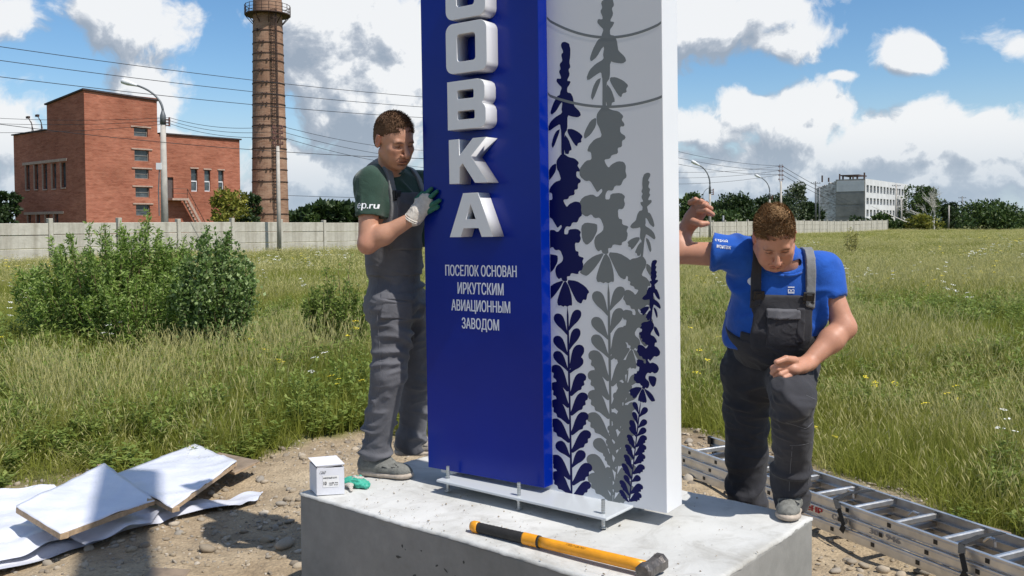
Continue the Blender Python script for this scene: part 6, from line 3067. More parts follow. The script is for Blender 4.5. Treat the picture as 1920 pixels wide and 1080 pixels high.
def pebbles():
    r = np.random.default_rng(77)
    n = 46000
    x = r.uniform(-5.2, 5.5, n)
    y = r.uniform(2.2, 8.6, n)
    sd = dirt_sd(x, y)
    dens = .5 + .35 * patch(x, y, 2.2, 71) + .3 * np.clip((x - 1) / 2, 0, 1)
    ok = (sd < .12) & (~in_block(x, y, .0)) & (r.uniform(0, 1, n) < np.clip(dens, .08, 1)) & (np.abs(x) < .62 * y + 1.2)
    x, y = x[ok], y[ok]
    m_ = len(x)
    s = np.clip(r.lognormal(math.log(.0085), .62, m_), .003, .048)
    z = gz(x, y) + s * .15
    S = np.stack([s, s * r.uniform(.7, 1.1, m_), s * r.uniform(.6, 1.1, m_)], 1)
    R_ = np.stack([r.normal(0, .3, m_), r.normal(0, .3, m_), r.uniform(0, 6.28, m_)], 1)
    scatter('gravel', np.stack([x, y, z], 1), R_, S, r.integers(0, 6, m_), GR, 'pale pebbles and gravel strewn over the trodden earth', 'gravel')
    print('gravel', m_)


pebbles()


def crumbs():
    r = np.random.default_rng(78)
    n = 420
    u = r.beta(1, 1.3, n) * SL1
    v_ = r.beta(.8, 1.6, n) * SL2
    P = np.array([vec(SA + S1 * a + S2 * b) for a, b in zip(u, v_)])
    P[:, 2] = ST + .001
    s = np.clip(r.lognormal(math.log(.0022), .5, n), .001, .007)
    scatter('crumbs', P, np.stack([r.normal(0, .3, n), r.normal(0, .3, n), r.uniform(0, 6.28, n)], 1), np.stack([s, s, s * .7], 1), r.integers(0, 6, n), GR, 'crumbs of soil and grit scattered on the concrete block', 'crumbs')


crumbs()


def blocks_of_stone():
    L_ = [(388, 1030, 17, 'fist sized brown stone alone on the earth left of the block'), (336, 1000, 9, 'small round stone near the film edge'), (535, 1022, 22, 'flat pale rock beside the left corner of the block'),
          (508, 1010, 10, 'stone just above the flat pale rock'), (596, 1066, 16, 'pale angular rock on the spoil heap at the bottom edge'), (560, 1060, 12, 'grey rock on the spoil heap'), (312, 1010, 8, 'little stone near the torn film scrap'),
          (420, 1002, 7, 'thin flat stone in the middle of the earth'), (528, 945, 11, 'dark stone in the shade left of the block'), (495, 962, 10, 'dark stone farther left in the shade'), (470, 940, 8, 'smallest of the shaded stones'),
          (1596, 1052, 11, 'grey stone below the ladder'), (1620, 1060, 12, 'dark rounded stone below the ladder'), (1655, 1068, 13, 'pale stone under the ladder near the bottom edge'), (1728, 1072, 15, 'largest pale stone right of the block'),
          (1566, 1070, 12, 'brownish stone close to the right side of the block'), (1690, 1076, 10, 'brown stone between two pale ones below the ladder'), (1296, 905, 8, 'reddish stone behind the block near the ladder end'), (1870, 1010, 10, 'pale stone under the long plank'),
          (1855, 998, 8, 'small pale stone above the ladder rail'), (1292, 828, 11, 'round tan stone at the far end of the ladder'), (1450, 850, 9, 'stone seen between the legs of the bowed man'), (640, 1072, 12, 'rock leaning against the front of the block')]
    r = random.Random(9)
    for i, (px, py, s, lab) in enumerate(L_):
        p = on_z(px, py, 0.0)
        z = float(gz(p.x, p.y))
        p = on_z(px, py, z + .01)
        k = s / F_PX * p.y * 1.1
        o = link('stone', ROCKS[i % 3], None, None)
        o.location = (p.x, p.y, z + k * .25)
        o.scale = (k, k * r.uniform(.75, 1), k * r.uniform(.7, 1))
        o.rotation_euler = (r.uniform(-.3, .3), r.uniform(-.3, .3), r.uniform(0, 6))
        tag(o, lab, 'stone', 'larger stones on the earth')


blocks_of_stone()

# plank beyond the ladder, and a spread of pale rubble between ladder and grass
mb = MB()
a, b = on_z(1735, 962, .05), on_z(1892, 1006, .06)
mb.bar(a, b, .055, .035)
o = mb.build('old_plank', M['ply_face'], None, .004)
tag(o, 'old weathered plank lying along the grass beyond the ladder', 'plank')

# ================================================================== PEOPLE
def skin_mat():
    m = Mat('skin', (.55, .30, .21), .5, spec=.4)
    r = m.attr('red')
    c = m.mix(r, (.50, .265, .175), (.50, .17, .115))
    dk = m.attr('dark')
    c = m.mix(dk, c, (.10, .05, .032))
    n = m.noise(60, 4, .6)
    c = m.mix(.35, c, m.ramp(n, [(.3, (.8, .76, .74)), (.7, (1.06, 1.05, 1.05))]), 'MULTIPLY')
    m.color(c)
    m.b.inputs['Subsurface Weight'].default_value = .08
    m.b.inputs['Subsurface Radius'].default_value = (.01, .004, .002)
    m.bump(m.noise(220, 3, .6), .12, .003)
    return m.m


def cloth_mat(name, col, scale=420, var=.18, rough=.85, sheen=.2):
    m = Mat(name, col, rough, spec=.25)
    n = m.noise(9, 5, .6)
    m.color(m.ramp(n, [(.3, tuple(c * (1 - var) for c in col)), (.7, tuple(c * (1 + var) for c in col))]))
    w = m.noise(scale, 2, .5)
    f = m.noise(14, 4, .6, dist=1.2)
    m.bump(m.math('ADD', m.math('MULTIPLY', w, .15), f), .35, .012)
    m.b.inputs['Sheen Weight'].default_value = sheen
    return m.m


def hair_mat(name, col):
    m = Mat(name, col, .85, spec=.12)
    n = m.noise(1.0, 5, .7, m.mapping((150, 150, 50)))
    m.color(m.ramp(n, [(.3, tuple(c * .7 for c in col)), (.7, tuple(c * 1.25 for c in col))]))
    m.bump(n, .5, .01)
    return m.m


M['skin'] = skin_mat()
M['tee_green'] = cloth_mat('dark_green_jersey', (.028, .062, .046))
M['tee_blue'] = cloth_mat('bright_blue_jersey', (.010, .085, .42))
M['twill'] = cloth_mat('grey_work_twill', (.105, .105, .118), sheen=.1)
M['twill_dark'] = cloth_mat('charcoal_work_twill', (.036, .036, .042), sheen=.08)
M['webbing'] = cloth_mat('grey_webbing', (.18, .185, .19))
M['buckle'] = simple('black_buckle', (.015, .015, .016), .35, 0, 0)
M['stitch'] = simple('pale_stitching', (.15, .15, .165), .8, 0, 0)
M['hair_brown'] = hair_mat('brown_hair', (.135, .078, .047))
M['hair_light'] = hair_mat('light_brown_hair', (.30, .185, .095))
M['shoe'] = simple('grey_trainer_fabric', (.17, .17, .155), .85, 0, .3, 40, bump=.4, bscale=200)
M['shoe_beige'] = simple('beige_grey_trainer', (.27, .24, .21), .85, 0, .3, 40, bump=.4, bscale=200)
M['sole'] = simple('pale_rubber_sole', (.40, .34, .28), .8, 0, .25, 30)
M['glove_white'] = simple('white_knit_glove', (.62, .57, .51), .9, 0, .15, 60, bump=.5, bscale=380)
M['dip_green'] = simple('green_dipped_fingers', (.015, .13, .085), .5, 0, .2, 60, bump=.3, bscale=200)
M['eye_white'] = simple('eye_white', (.55, .52, .50), .3, 0, 0)
M['print_white'] = simple('white_transfer_print', (.75, .77, .80), .6, 0, 0)


class Frame:
    """a local frame: r = the person's right, f = forward, u = up"""

    def __init__(s, o, f, u):
        s.o = Vector(o)
        s.f = Vector(f).normalized()
        u = Vector(u)
        s.u = (u - s.f * u.dot(s.f)).normalized()
        s.r = s.f.cross(s.u).normalized()

    def __call__(s, r, f, u):
        return s.o + s.r * r + s.f * f + s.u * u

    @property
    def ax(s):
        return (s.r, s.f, s.u)


def head_prims(v, H, S=1.0, brow=0.0, mouth_open=0.0, full=0.0):
    q = lambda r, f, u: H(r * S, f * S, u * S)
    A = H.ax
    E = lambda c, rad, k=.02, mode='u': v.ell(q(*c), tuple(x * S for x in rad), A, k, mode)
    Cn = lambda a, b, ra, rb, k=.012, mode='u', flat=None: v.cone(q(*a), q(*b), ra * S, rb * S, k, flat, mode)
    E((0, -.012, .042), (.076, .097, .080))
    E((0, .028, .000), (.066, .066, .075), .03)
    E((0, .030, -.055), (.056 + full * .008, .056, .052), .03)
    for s in (-1, 1):
        Cn((s * .056, .0, -.052), (s * .026, .060, -.096), .020 + full * .006, .017 + full * .005, .03)
        E((s * .042, .062, -.022), (.024, .022, .020), .022)          # cheek bone
        E((s * (.038 + full * .006), .060, -.058), (.022, .022, .026), .025)  # cheek
    E((0, .072, -.098), (.021, .019, .017), .018)                      # chin
    E((0, .077, -.066), (.030, .018, .022), .020)                      # mouth mound
    Cn((-.036, .080, .020), (.036, .080, .020), .0125, .0125, .010)      # brow ridge
    for s in (-1, 1):
        E((s * .031, .095, .001), (.021, .021, .0145), .007, 'd')      # socket
        E((s * .031, .0735, .000), (.0145, .0135, .0125), .006)        # lid over the eye
        Cn((s * .018, .0875, .0165), (s * .048, .0800, .0150), .0055, .0045, .006)   # brow
        Cn((s * .018, .0855, -.0005), (s * .044, .0800, -.0015), .0016, .0014, .0015, 'd')  # lid line
    Cn((0, .088, .010), (0, .114, -.030), .0085, .0125, .008)          # nose
    E((0, .117, -.036), (.0135, .0125, .0115), .006)
    for s in (-1, 1):
        E((s * .0135, .100, -.040), (.0080, .0105, .0080), .005)
        E((s * .0075, .108, -.0475), (.0040, .0055, .0035), .002, 'd')
        Cn((s * .014, .098, -.045), (s * .030, .084, -.066), .0022, .0022, .006, 'd')   # smile fold
    Cn((-.020, .088, -.0635), (.020, .088, -.0635), .0055, .0055, .005)  # lips
    Cn((0, .0905, -.063), (0, .0905, -.063), .0065, .0065, .006)
    Cn((-.016, .0880, -.0745), (.016, .0880, -.0745), .0062, .0062, .005)
    Cn((-.023, .0925, -.0690), (.023, .0925, -.0690), .0020 + mouth_open, .0020 + mouth_open, .002, 'd')
    Cn((-.018, .086, -.083), (.018, .086, -.083), .004, .004, .008, 'd')
    for s in (-1, 1):
        E((s * .0775, -.012, -.002), (.0085, .0195, .0320), .008)       # ear
        E((s * .0850, -.008, .000), (.0060, .0100, .0180), .004, 'd')
        Cn((s * .0800, -.018, .024), (s * .0825, .004, .026), .0045, .004, .003)


def face_attrs(me, H, S, V):
    """lips, cheeks, ears redder; brows and lash line darker"""
    L_ = np.stack([(V - vec(H.o)) @ vec(a) for a in H.ax], 1) / S
    r, f, u = L_[:, 0], L_[:, 1], L_[:, 2]
    near = (np.abs(r) < .12) & (np.abs(f) < .15) & (u > -.13) & (u < .14)
    g = lambda a, b, c, sa, sb, sc: np.exp(-(((r - a) / sa) ** 2 + ((f - b) / sb) ** 2 + ((u - c) / sc) ** 2))
    red = .9 * g(0, .09, -.069, .024, .03, .009) + .35 * (g(.045, .065, -.03, .02, .03, .02) + g(-.045, .065, -.03, .02, .03, .02)) + .4 * g(0, .112, -.035, .016, .02, .014) + .5 * (np.abs(r) > .074) * (np.abs(f + .01) < .03) * (np.abs(u) < .04)
    dark = 0
    for s in (-1, 1):
        t = np.clip((r * s - .014) / .034, 0, 1)
        yb = .0175 + .003 * np.sin(t * PI)
        dark = dark + .95 * np.exp(-((u - yb) / .0046) ** 2) * np.exp(-((r * s - .031) / .019) ** 4) * (f > .05)
        dark = dark + 1.1 * np.exp(-((u + .0022) / .0032) ** 2) * np.exp(-((r * s - .031) / .0135) ** 4) * (f > .05)
    dark = dark + .95 * np.exp(-((u + .069) / .0026) ** 2) * np.exp(-(r / .02) ** 4) * (f > .07)
    dark = dark + .10 * ((u < -.05) & (f > .0)) * np.clip((-.045 - u) * 30, 0, 1)
    red = np.where(near, red, 0)
    dark = np.where(near, dark, 0)
    return np.clip(red, 0, 1), np.clip(dark, 0, 1)


def hair_piece(name, H, S, mat, parent, seed, length=.016, line=.055, back=-.075, n=5200, lift=.006, fringe=0.0, clump=(0, .3, .2)):
    """a close cap of hair with many short strands standing out of it"""
    c = H(0, 0, 0)
    v = Vol(tuple(np.array(vec(c)) - .16), tuple(np.array(vec(c)) + .18), .0035)
    q = lambda r, f, u: H(r * S, f * S, u * S)
    v.ell(q(0, -.014, .046), ((.076 + lift) * S, (.097 + lift) * S, (.082 + lift) * S), H.ax, .01)
    v.ell(q(0, -.03, .0), ((.074 + lift * .5) * S, (.078 + lift * .6) * S, .08 * S), H.ax, .03)
    # hairline: keep what lies above a plane sloping down to the back, free the forehead and the ears
    o = q(0, .088, line)
    v.cut(o, (H.f * .62 - H.u * .78).normalized())
    v.cut(q(0, 0, back), -H.u)
    for s in (-1, 1):
        v.ell(q(s * .088, .008, -.020), (.034 * S, .046 * S, .052 * S), H.ax, .004, 'd')
        v.ell(q(s * .066, .088, .030), (.030 * S, .040 * S, .038 * S), H.ax, .006, 'd')
    r0 = random.Random(seed)
    for i in range(11):
        v.ell(q(-.055 + i * .011, .085, line - .004 + r0.uniform(0, .010)), (.008 * S, .03, .010), H.ax, .003, 'd')
    V, Q = v.skin()
    if len(V) == 0:
        return
    V = relax(V, Q, 1)
    N = vnormals(V, Q)
    V = V + N * (wavy(V, 90, seed) * .0010 + wavy(V, 300, seed + 1) * .0006)[:, None]
    rr = np.random.default_rng(seed)
    k = rr.integers(0, len(Q), n)
    P = V[Q[k, 0]] * .5 + V[Q[k, 2]] * .5
    Nn = N[Q[k, 0]]
    L_ = np.stack([(P - vec(H.o)) @ vec(a) for a in H.ax], 1)
    comb = vec(H.r) * clump[0] + vec(H.f) * clump[1] + vec(H.u) * clump[2]
    d = Nn * .16 + comb * 1.5 + rr.normal(0, .09, (n, 3)) + np.stack([wavy(P, 45, seed + 3), wavy(P, 45, seed + 4), wavy(P, 45, seed + 5)], 1) * .3
    d -= Nn * np.minimum((d * Nn).sum(1, keepdims=True) - .12, 0)
    d /= np.linalg.norm(d, axis=1, keepdims=True)
    topness = np.clip(L_[:, 2] / .08, .25, 1.1)
    ll = (length * rr.uniform(.5, 1.3, n) * topness)[:, None]
    s = np.cross(d, rr.normal(size=(n, 3)))
    s /= np.linalg.norm(s, axis=1, keepdims=True)
    w = .0016
    A = P - s * w - Nn * .002
    B = P + s * w - Nn * .002
    C_ = P + d * ll + Nn * .001 + s * w * .15
    D_ = P + d * ll + Nn * .001 - s * w * .15
    SV = np.stack([A, B, C_, D_], 1).reshape(-1, 3)
    base_n = len(V)
    Q2 = np.concatenate([Q, np.arange(4 * n).reshape(-1, 4) + base_n])
    me = np_mesh(name, np.concatenate([V, SV]), Q2, mat)
    return link(name, me, None, parent)


def finger(v, base, d0, d1, d2, lens, r0, k=.003, infl=0.0):
    p = Vector(base)
    rad = [r0, r0 * .93, r0 * .86, r0 * .76]
    for i, (d, L_) in enumerate(zip((d0, d1, d2), lens)):
        q = p + Vector(d).normalized() * L_
        v.cone(p, q, rad[i], rad[i + 1], k, infl=infl)
        p = q
    return p


def rot(v, axis, ang):
    return Matrix.Rotation(ang, 3, axis) @ v


def shoe(parent, ankle, toe_dir, L_=.29, mat=None, sole_mat=None, ground_z=0.5, heel_back=.07, toe_lift=0.0):
    """trainer: sole, upper, tongue and laces"""
    f = Vector(toe_dir)
    f.z = 0
    f.normalize()
    u = Z
    r = f.cross(u)
    heel = Vector((ankle[0], ankle[1], ground_z)) - f * heel_back
    lo = heel - Vector((.2, .2, .03))
    hi = heel + Vector((.2, .2, .2))
    lo = Vector((min(heel.x, (heel + f * L_).x) - .08, min(heel.y, (heel + f * L_).y) - .08, ground_z - .01))
    hi = Vector((max(heel.x, (heel + f * L_).x) + .08, max(heel.y, (heel + f * L_).y) + .08, ground_z + .19))
    v = Vol(lo, hi, .004)
    P = lambda a, s, z: heel + f * a * L_ + r * s + u * z
    v.cone(P(.14, 0, .05), P(.16, 0, .082), .042, .037, .02)
    v.cone(P(.14, 0, .055), P(.45, 0, .052), .044, .045, .03, (u, .95))
    v.cone(P(.40, 0, .05), P(.80, .004, .034), .048, .044, .03, (u, .72))
    v.cone(P(.78, .004, .032), P(.86, .006, .030), .044, .036, .02, (u, .75))
    v.cone(P(.22, 0, .085), P(.50, 0, .064), .034, .036, .02)
    v.cut(P(0, 0, .026), -u)
    up_o = cloth(v, 'shoe', mat or M['shoe'], parent, .0012, 200, 3, (1, 1, 1), 1)
    v = Vol(lo, hi, .004)
    v.cone(P(.13, 0, .012), P(.45, 0, .012), .046, .044, .02, (u, .4))
    v.cone(P(.45, 0, .012), P(.82, .004, .014), .046, .050, .02, (u, .4))
    v.cone(P(.80, .004, .016), P(.88, .006, .020), .048, .036, .02, (u, .4))
    v.cone(P(.13, 0, .022), P(.5, 0, .020), .047, .044, .01, (u, .35))
    v.cut(P(0, 0, .001), -u)
    cloth(v, 'sole', sole_mat or M['sole'], up_o, .0006, 200, 3, (1, 1, 1), 1)
    ub = bvh_of(up_o)
    mb = MB()
    for tri in (((.80, .030), (.68, .012), (.66, .040)), ((.80, -.030), (.68, -.012), (.66, -.040)), ((.62, .046), (.50, .030), (.50, .050)), ((.62, -.046), (.50, -.030), (.50, -.050)), ((.30, .05), (.16, .045), (.22, .05))):
        q = []
        for (a, s_) in tri:
            h_ = ub.find_nearest(P(a, s_ * 1.15, .055))
            q.append(h_[0] + h_[1] * .0022 if h_[0] is not None else P(a, s_, .06))
        mb.face(q)
    mb.build('mesh_inset', M['plug'], up_o)
    mb = MB()
    for i in range(4):
        a = .36 + i * .085
        z = .112 - i * .010
        mb.tube([P(a, -.024, z - .012), P(a + .01, 0, z), P(a, .024, z - .012)], .0028, 5)
        mb.tube([P(a, -.024, z - .012), P(a + .07, .02, z - .018)], .0026, 5)
    mb.tube([P(.33, 0, .118), P(.30, .03, .126), P(.36, .05, .10), P(.42, .03, .09)], .0026, 5)
    mb.tube([P(.33, 0, .118), P(.32, -.03, .124), P(.40, -.045, .095)], .0026, 5)
    mb.build('laces', M['stitch'] if mat is not M['shoe'] else M['plug'], up_o)
    return up_o


def surf_box(vol_builder, c, half, ax, name, mat, parent, infl, amp=.002, seed=1, lo=None, hi=None, h=.004, freq=70):
    """a piece of cloth lying on a body shape: the inflated shape cut out by a box"""
    R_ = float(np.linalg.norm(half)) + .01
    cc = vec(c)
    v = Vol(cc - R_, cc + R_, h)
    vol_builder(v, infl)
    v.keep_box(c, half, ax)
    return cloth(v, name, mat, parent, amp, freq, seed, (.6, .6, 1), 1)


def seam(points, bvh, direction, parent, mat=None, r=.0009, lift=.0006, name='seam'):
    """stitched seam: a fine cord lying on the cloth"""
    out = []
    for i in range(len(points) - 1):
        for k in range(6):
            p = points[i].lerp(points[i + 1], k / 6)
            h = bvh.ray_cast(p - direction * .25, direction)
            if h[0] is not None:
                out.append(h[0] - direction * lift)
    if len(out) > 2:
        mb = MB()
        mb.tube(out, r, 4)
        return mb.build(name, mat or M['stitch'], parent)


# ------------------------------------------------------------------ the man in the green shirt
def worker_green():
    root = empty('person', tuple(on_z(715, 880, ST)), 'man in dark green T-shirt and grey dungarees steadying the sign with a gloved hand', 'person')
    Fc = Vector((.78, -.62, 0)).normalized()          # where the chest faces
    Fh = Vector((.93, -.37, 0)).normalized()          # where the hips face
    neck = at(727, 316, 4.46)
    Rs = at(694, 344, 4.36)                            # his right shoulder
    Rc = Fc.cross(Z)
    Ls = Rs - Rc * .36 + Z * .0
    ch = at(734, 392, 4.52)
    wa = at(738, 482, 4.54)
    pe = at(742, 560, 4.55)
    el = at(689, 458, 4.30)
    wr = at(776, 408, 4.28)
    T = Frame(ch, Fc, Z)

    def torso(v, infl=0.0, low=True):
        v.cone(T(.135, -.01, .135), T(-.135, -.01, .135), .058, .058, .05, infl=infl)
        v.cone(T(.07, .005, .07), T(-.07, .005, .07), .105, .105, .06, (Fc, .95), infl=infl)
        v.cone(T(.06, .01, -.02), T(-.06, .01, -.02), .105, .105, .06, infl=infl)
        v.cone(T(.0, .01, .0), Vector(wa), .118, .116, .06, (Fh, .95), infl=infl)
        v.cone(Vector(wa), Vector(pe) + Z * .03, .116, .124, .06, infl=infl)
        v.cone(neck - Z * .01, T(.0, -.01, .13), .056, .08, .05, infl=infl)

    def up_arm(v, infl=0.0, up_to=1.0):
        v.ell(Rs + Vector((0, 0, -.005)), (.055, .055, .056), None, .04, infl=infl)
        v.cone(Rs, el.lerp(Rs, 1 - up_to), .053, .053 + (.044 - .053) * up_to, .03, infl=infl)

    # ---- body: one continuous skin mesh
    H = Frame(at(739, 264, 4.38), Vector((.62, -.70, -.36)), Vector((.14, -.30, .95)))
    S = 1.07
    lo = (min(Rs.x, el.x) - .12, 4.08, .60)
    hi = (Ls.x + .12, 4.85, 2.2)
    v = Vol((-.80, 4.06, 1.30), (-.28, 4.76, 2.30), .0031)
    torso(v, -.012)
    up_arm(v)
    v.cone(el, el.lerp(wr, .35), .0420, .0445, .025)
    v.cone(el.lerp(wr, .35), wr, .0445, .030, .03)
    v.cone(H(0, -.018, -.04), neck - Z * .05, .054, .062, .03)
    v.cone(H(0.02, -.0, -.07), neck - Z * .04 + Fc * .02, .03, .03, .04)
    v.cone(wr, wr + (wr - el).normalized() * .025, .029, .024, .02, (Fc, .7))
    head_prims(v, H, S, full=-.9)
    V, Q = v.skin()
    V = relax(V, Q, 1, .2)
    me = np_mesh('body', V, Q, M['skin'])
    red, dark = face_attrs(me, H, S, V)
    # elbow and forearm weathered
    red = np.maximum(red, .35 * np.exp(-(np.linalg.norm(V - vec(el), axis=1) / .06) ** 2))
    set_attr(me, 'red', red)
    set_attr(me, 'dark', dark)
    link('body', me, None, root)
    hair_piece('hair', H, S, M['hair_brown'], root, 5, .013, .074, -.05, 6000, .003, clump=(-.15, .45, .15))

    # ---- T-shirt
    sl = el.lerp(Rs, .44)                 # sleeve hem
    sd = (el - Rs).normalized()
    v = Vol((-.84, 4.06, 1.635), (-.22, 4.86, 2.12), .0055)
    torso(v, .010)
    v.ell(Rs, (.064, .064, .066), None, .04, infl=.006)
    v.cone(Rs, sl + sd * .05, .062, .068, .04)
    v.ell(Ls, (.066, .066, .070), None, .04, infl=.008)
    v.cone(Ls, Ls - Z * .26 + Fc * .05, .066, .072, .04)
    v.cut(sl, sd, (-.84, 4.1, sl.z - .14), (Rs.x + .10, 4.5, sl.z + .08))
    v.cone(sl + sd * .08, sl - sd * .03, .055, .054, 0, mode='d')
    # neck opening
    v.ell(neck + Fc * .022 + Z * .028, (.066, .072, .05), T.ax, .008, 'd')
    tee = cloth(v, 'tshirt', M['tee_green'], root, .012, 30, 11, (.8, .8, .8), 2)
    mb = MB()
    cpts = []
    for i in range(25):
        a = 2 * PI * i / 24
        cpts.append(neck + Fc * (.020 + .068 * math.cos(a)) + Rc * .062 * math.sin(a) + Z * (-.002 - .024 * math.cos(a)))
    tb = bvh_of(tee)
    b = []
    for p in cpts:
        h = tb.find_nearest(p)
        b.append(h[0] if h[0] is not None else p)
    mb.tube(b, .007, 6)
    mb.build('collar', M['tee_green'], root, smooth=True)
    # print on the sleeve
    nrm = Vector((-.15, -1, .05)).normalized()
    rt = Vector((1, -.15, -.02)).normalized()
    o0 = at(661, 394, 4.24)
    o = fit_text('ер.ru', o0, rt, (Z + rt * .05).normalized(), .098, .034, M['print_white'], 'sleeve_lettering', tee, embolden=.012)
    drape(o, tb, Vector((.25, .95, 0)).normalized(), .002)

    # ---- dungarees
    hipR, hipL = at(737, 578, 4.46), at(770, 578, 4.66)
    knR, anR = at(729, 700, 4.40), at(704, 842, 4.46)
    knL, anL = at(779, 705, 4.74), at(772, 826, 4.86)
    v = Vol((-.90, 4.22, .50), (-.20, 5.02, 1.66), .0062)
    v.cone(Vector(wa) + Z * .08, Vector(pe), .132, .136, .05)
    v.cone(hipR + Z * .02, hipL + Z * .02, .112, .106, .05)
    v.cone(hipR, knR, .110, .083, .04)
    v.cone(knR, anR, .083, .073, .03)
    v.cone(anR, anR - Z * .035, .073, .076, .02)
    v.cone(hipL, knL, .106, .084, .04)
    v.cone(knL, anL, .084, .076, .03)
    v.cone(anL, anL - Z * .02, .078, .080, .02)
    v.ell(at(712, 578, 4.56), (.075, .09, .10), None, .06)    # seat
    v.cut(Vector((0, 0, ST + .085)), -Z, (-.86, 4.2, .5), (-.35, 4.62, .7))
    tr = cloth(v, 'trousers', M['twill'], root, .013, 40, 21, (.45, .45, 1.0), 2, .0006)
    tbv = bvh_of(tr)
    # pocket, seams and knee patch on the leg that faces the viewer
    view = Vector((-.1, 1, 0)).normalized()

    def legs_shape(vv, infl):
        vv.cone(hipR, knR, .110, .083, .04, infl=infl)
        vv.cone(knR, anR, .083, .073, .03, infl=infl)
    axl = ((knR - hipR).normalized().cross(view).normalized(), view, (knR - hipR).normalized())
    c = at(744, 574, 4.36)
    surf_box(legs_shape, c, (.072, .05, .062), axl, 'cargo_pocket', M['twill'], root, .016, .003, 3)
    c = at(744, 556, 4.36)
    surf_box(legs_shape, c, (.078, .05, .018), axl, 'pocket_flap', M['twill'], root, .021, .002, 4)
    for pts in (((694, 592), (778, 598)), ((708, 480), (706, 560), (712, 640), (716, 700), (700, 780), (686, 850)), ((700, 672), (766, 676)), ((742, 500), (728, 545), (708, 600)), ((777, 500), (778, 600), (772, 690))):
        seam([at(x, y, 4.4) for x, y in pts], tbv, view, tr)
    # bib: back and side panel wrapping the torso, and the front bib
    Rt = T.r
    surf_box(lambda vv, i: torso(vv, i), wa + Vector((0, 0, .02)) + Rt * .0, (.30, .30, .11), (T.r, T.f, T.u), 'waist_panel', M['twill'], root, .015, .006, 5, h=.006, freq=40)
    surf_box(lambda vv, i: torso(vv, i), T(-.005, .10, -.06), (.098, .10, .14), T.ax, 'bib', M['twill'], root, .024, .004, 6, h=.005, freq=40)
    for s, lab in ((1, 0), (-1, 1)):
        b0, b1 = T(s * .085, .10, -.06 if s > 0 else .05), T(s * .125, -.02, .21)
        d = (b1 - b0).normalized()
        ax = (T.r, d.cross(T.r).normalized(), d)
        surf_box(lambda vv, i: (torso(vv, i), vv.cone(Rs, Rs - Z * .05, .062, .062, .04, infl=i + .004)), (b0 + b1) / 2, (.019, .10, (b1 - b0).length / 2 + .02), ax, 'shoulder_strap', M['webbing'], root, .020, .001, 7, h=.004)
        bc = T(s * .092, .0, .068)
        h = tb.ray_cast(bc + Fc * .4, -Fc)
        if h[0] is not None:
            p = h[0] + Fc * .016
            ax2 = (T.r, T.f, T.u)
            mb = MB()
            mb.box(p, (.025, .005, .020), ax2)
            mb.box(p + Fc * .006, (.014, .004, .012), ax2)
            mb.box(p - T.u * .026, (.026, .004, .005), ax2)
            mb.build('buckle', M['buckle'], root, .002)
    # rear strap seen over the shoulder blade
    # ---- shoes
    shoe(root, anR, Vector((.95, -.30, 0)), .285, M['shoe'], M['sole'], ST, .085)
    shoe(root, anL, Vector((.96, .10, 0)), .285, M['shoe_beige'], M['sole'], ST, .085)

    # ---- gloved hand on the face of the sign
    Fw = D1                                            # fingers run along the face of the sign
    hp = uv(805, 392)
    pc = pp(hp[0] - .01, hp[1], .022)                  # middle of the palm just in front of the panel
    wrist = wr
    up_h = (UP * .86 - D1 * .2).normalized()
    knk = pp(*uv(804, 378), .024)
    v = Vol(tuple(vec(pc) - .17), tuple(vec(pc) + .14), .0028)
    vg = Vol(tuple(vec(pc) - .17), tuple(vec(pc) + .14), .0028)
    ctr = wrist.lerp(knk, .62)
    v.cone(wrist, wrist.lerp(knk, .25), .041, .040, .015, (NF, .9))
    v.cone(wrist.lerp(knk, .3), knk, .045, .042, .02, (NF, .55))
    bases = [(797, 374), (806, 380), (808, 391), (802, 401)]
    tips = [(812, 354), (822, 359), (827, 376), (824, 388)]
    for (bx, by), (tx, ty) in zip(bases, tips):
        b0 = pp(*uv(bx, by), .026)
        t0 = pp(*uv(tx, ty), .011)
        m0 = b0.lerp(t0, .5) + NF * .006
        v.cone(b0, b0.lerp(m0, .45), .0128, .0122, .006)
        vg.cone(b0.lerp(m0, .35), m0, .0126, .0122, .004)
        vg.cone(m0, t0, .0122, .0098, .004)
    th0 = pp(*uv(789, 375), .03)
    th1 = pp(*uv(797, 362), .018)
    v.cone(wrist.lerp(knk, .5) + UP * .02, th0, .018, .0135, .012)
    vg.cone(th0, th1, .0135, .0105, .004)
    g = cloth(v, 'glove', M['glove_white'], root, .0018, 120, 8, (1, 1, 1), 1)
    cloth(vg, 'glove_fingers', M['dip_green'], root, .0010, 150, 9, (1, 1, 1), 1)
    mb = MB()
    d = (knk - wrist).normalized()
    r1, u1 = d.cross(NF).normalized(), NF
    for q in (-.012, -.004):
        ring = [wrist + d * q + r1 * math.cos(2 * PI * i / 16) * .041 + u1 * math.sin(2 * PI * i / 16) * .037 for i in range(17)]
        mb.tube(ring, .0045, 6)
    mb.build('glove_cuff', M['glove_white'], root, smooth=True)


worker_green()


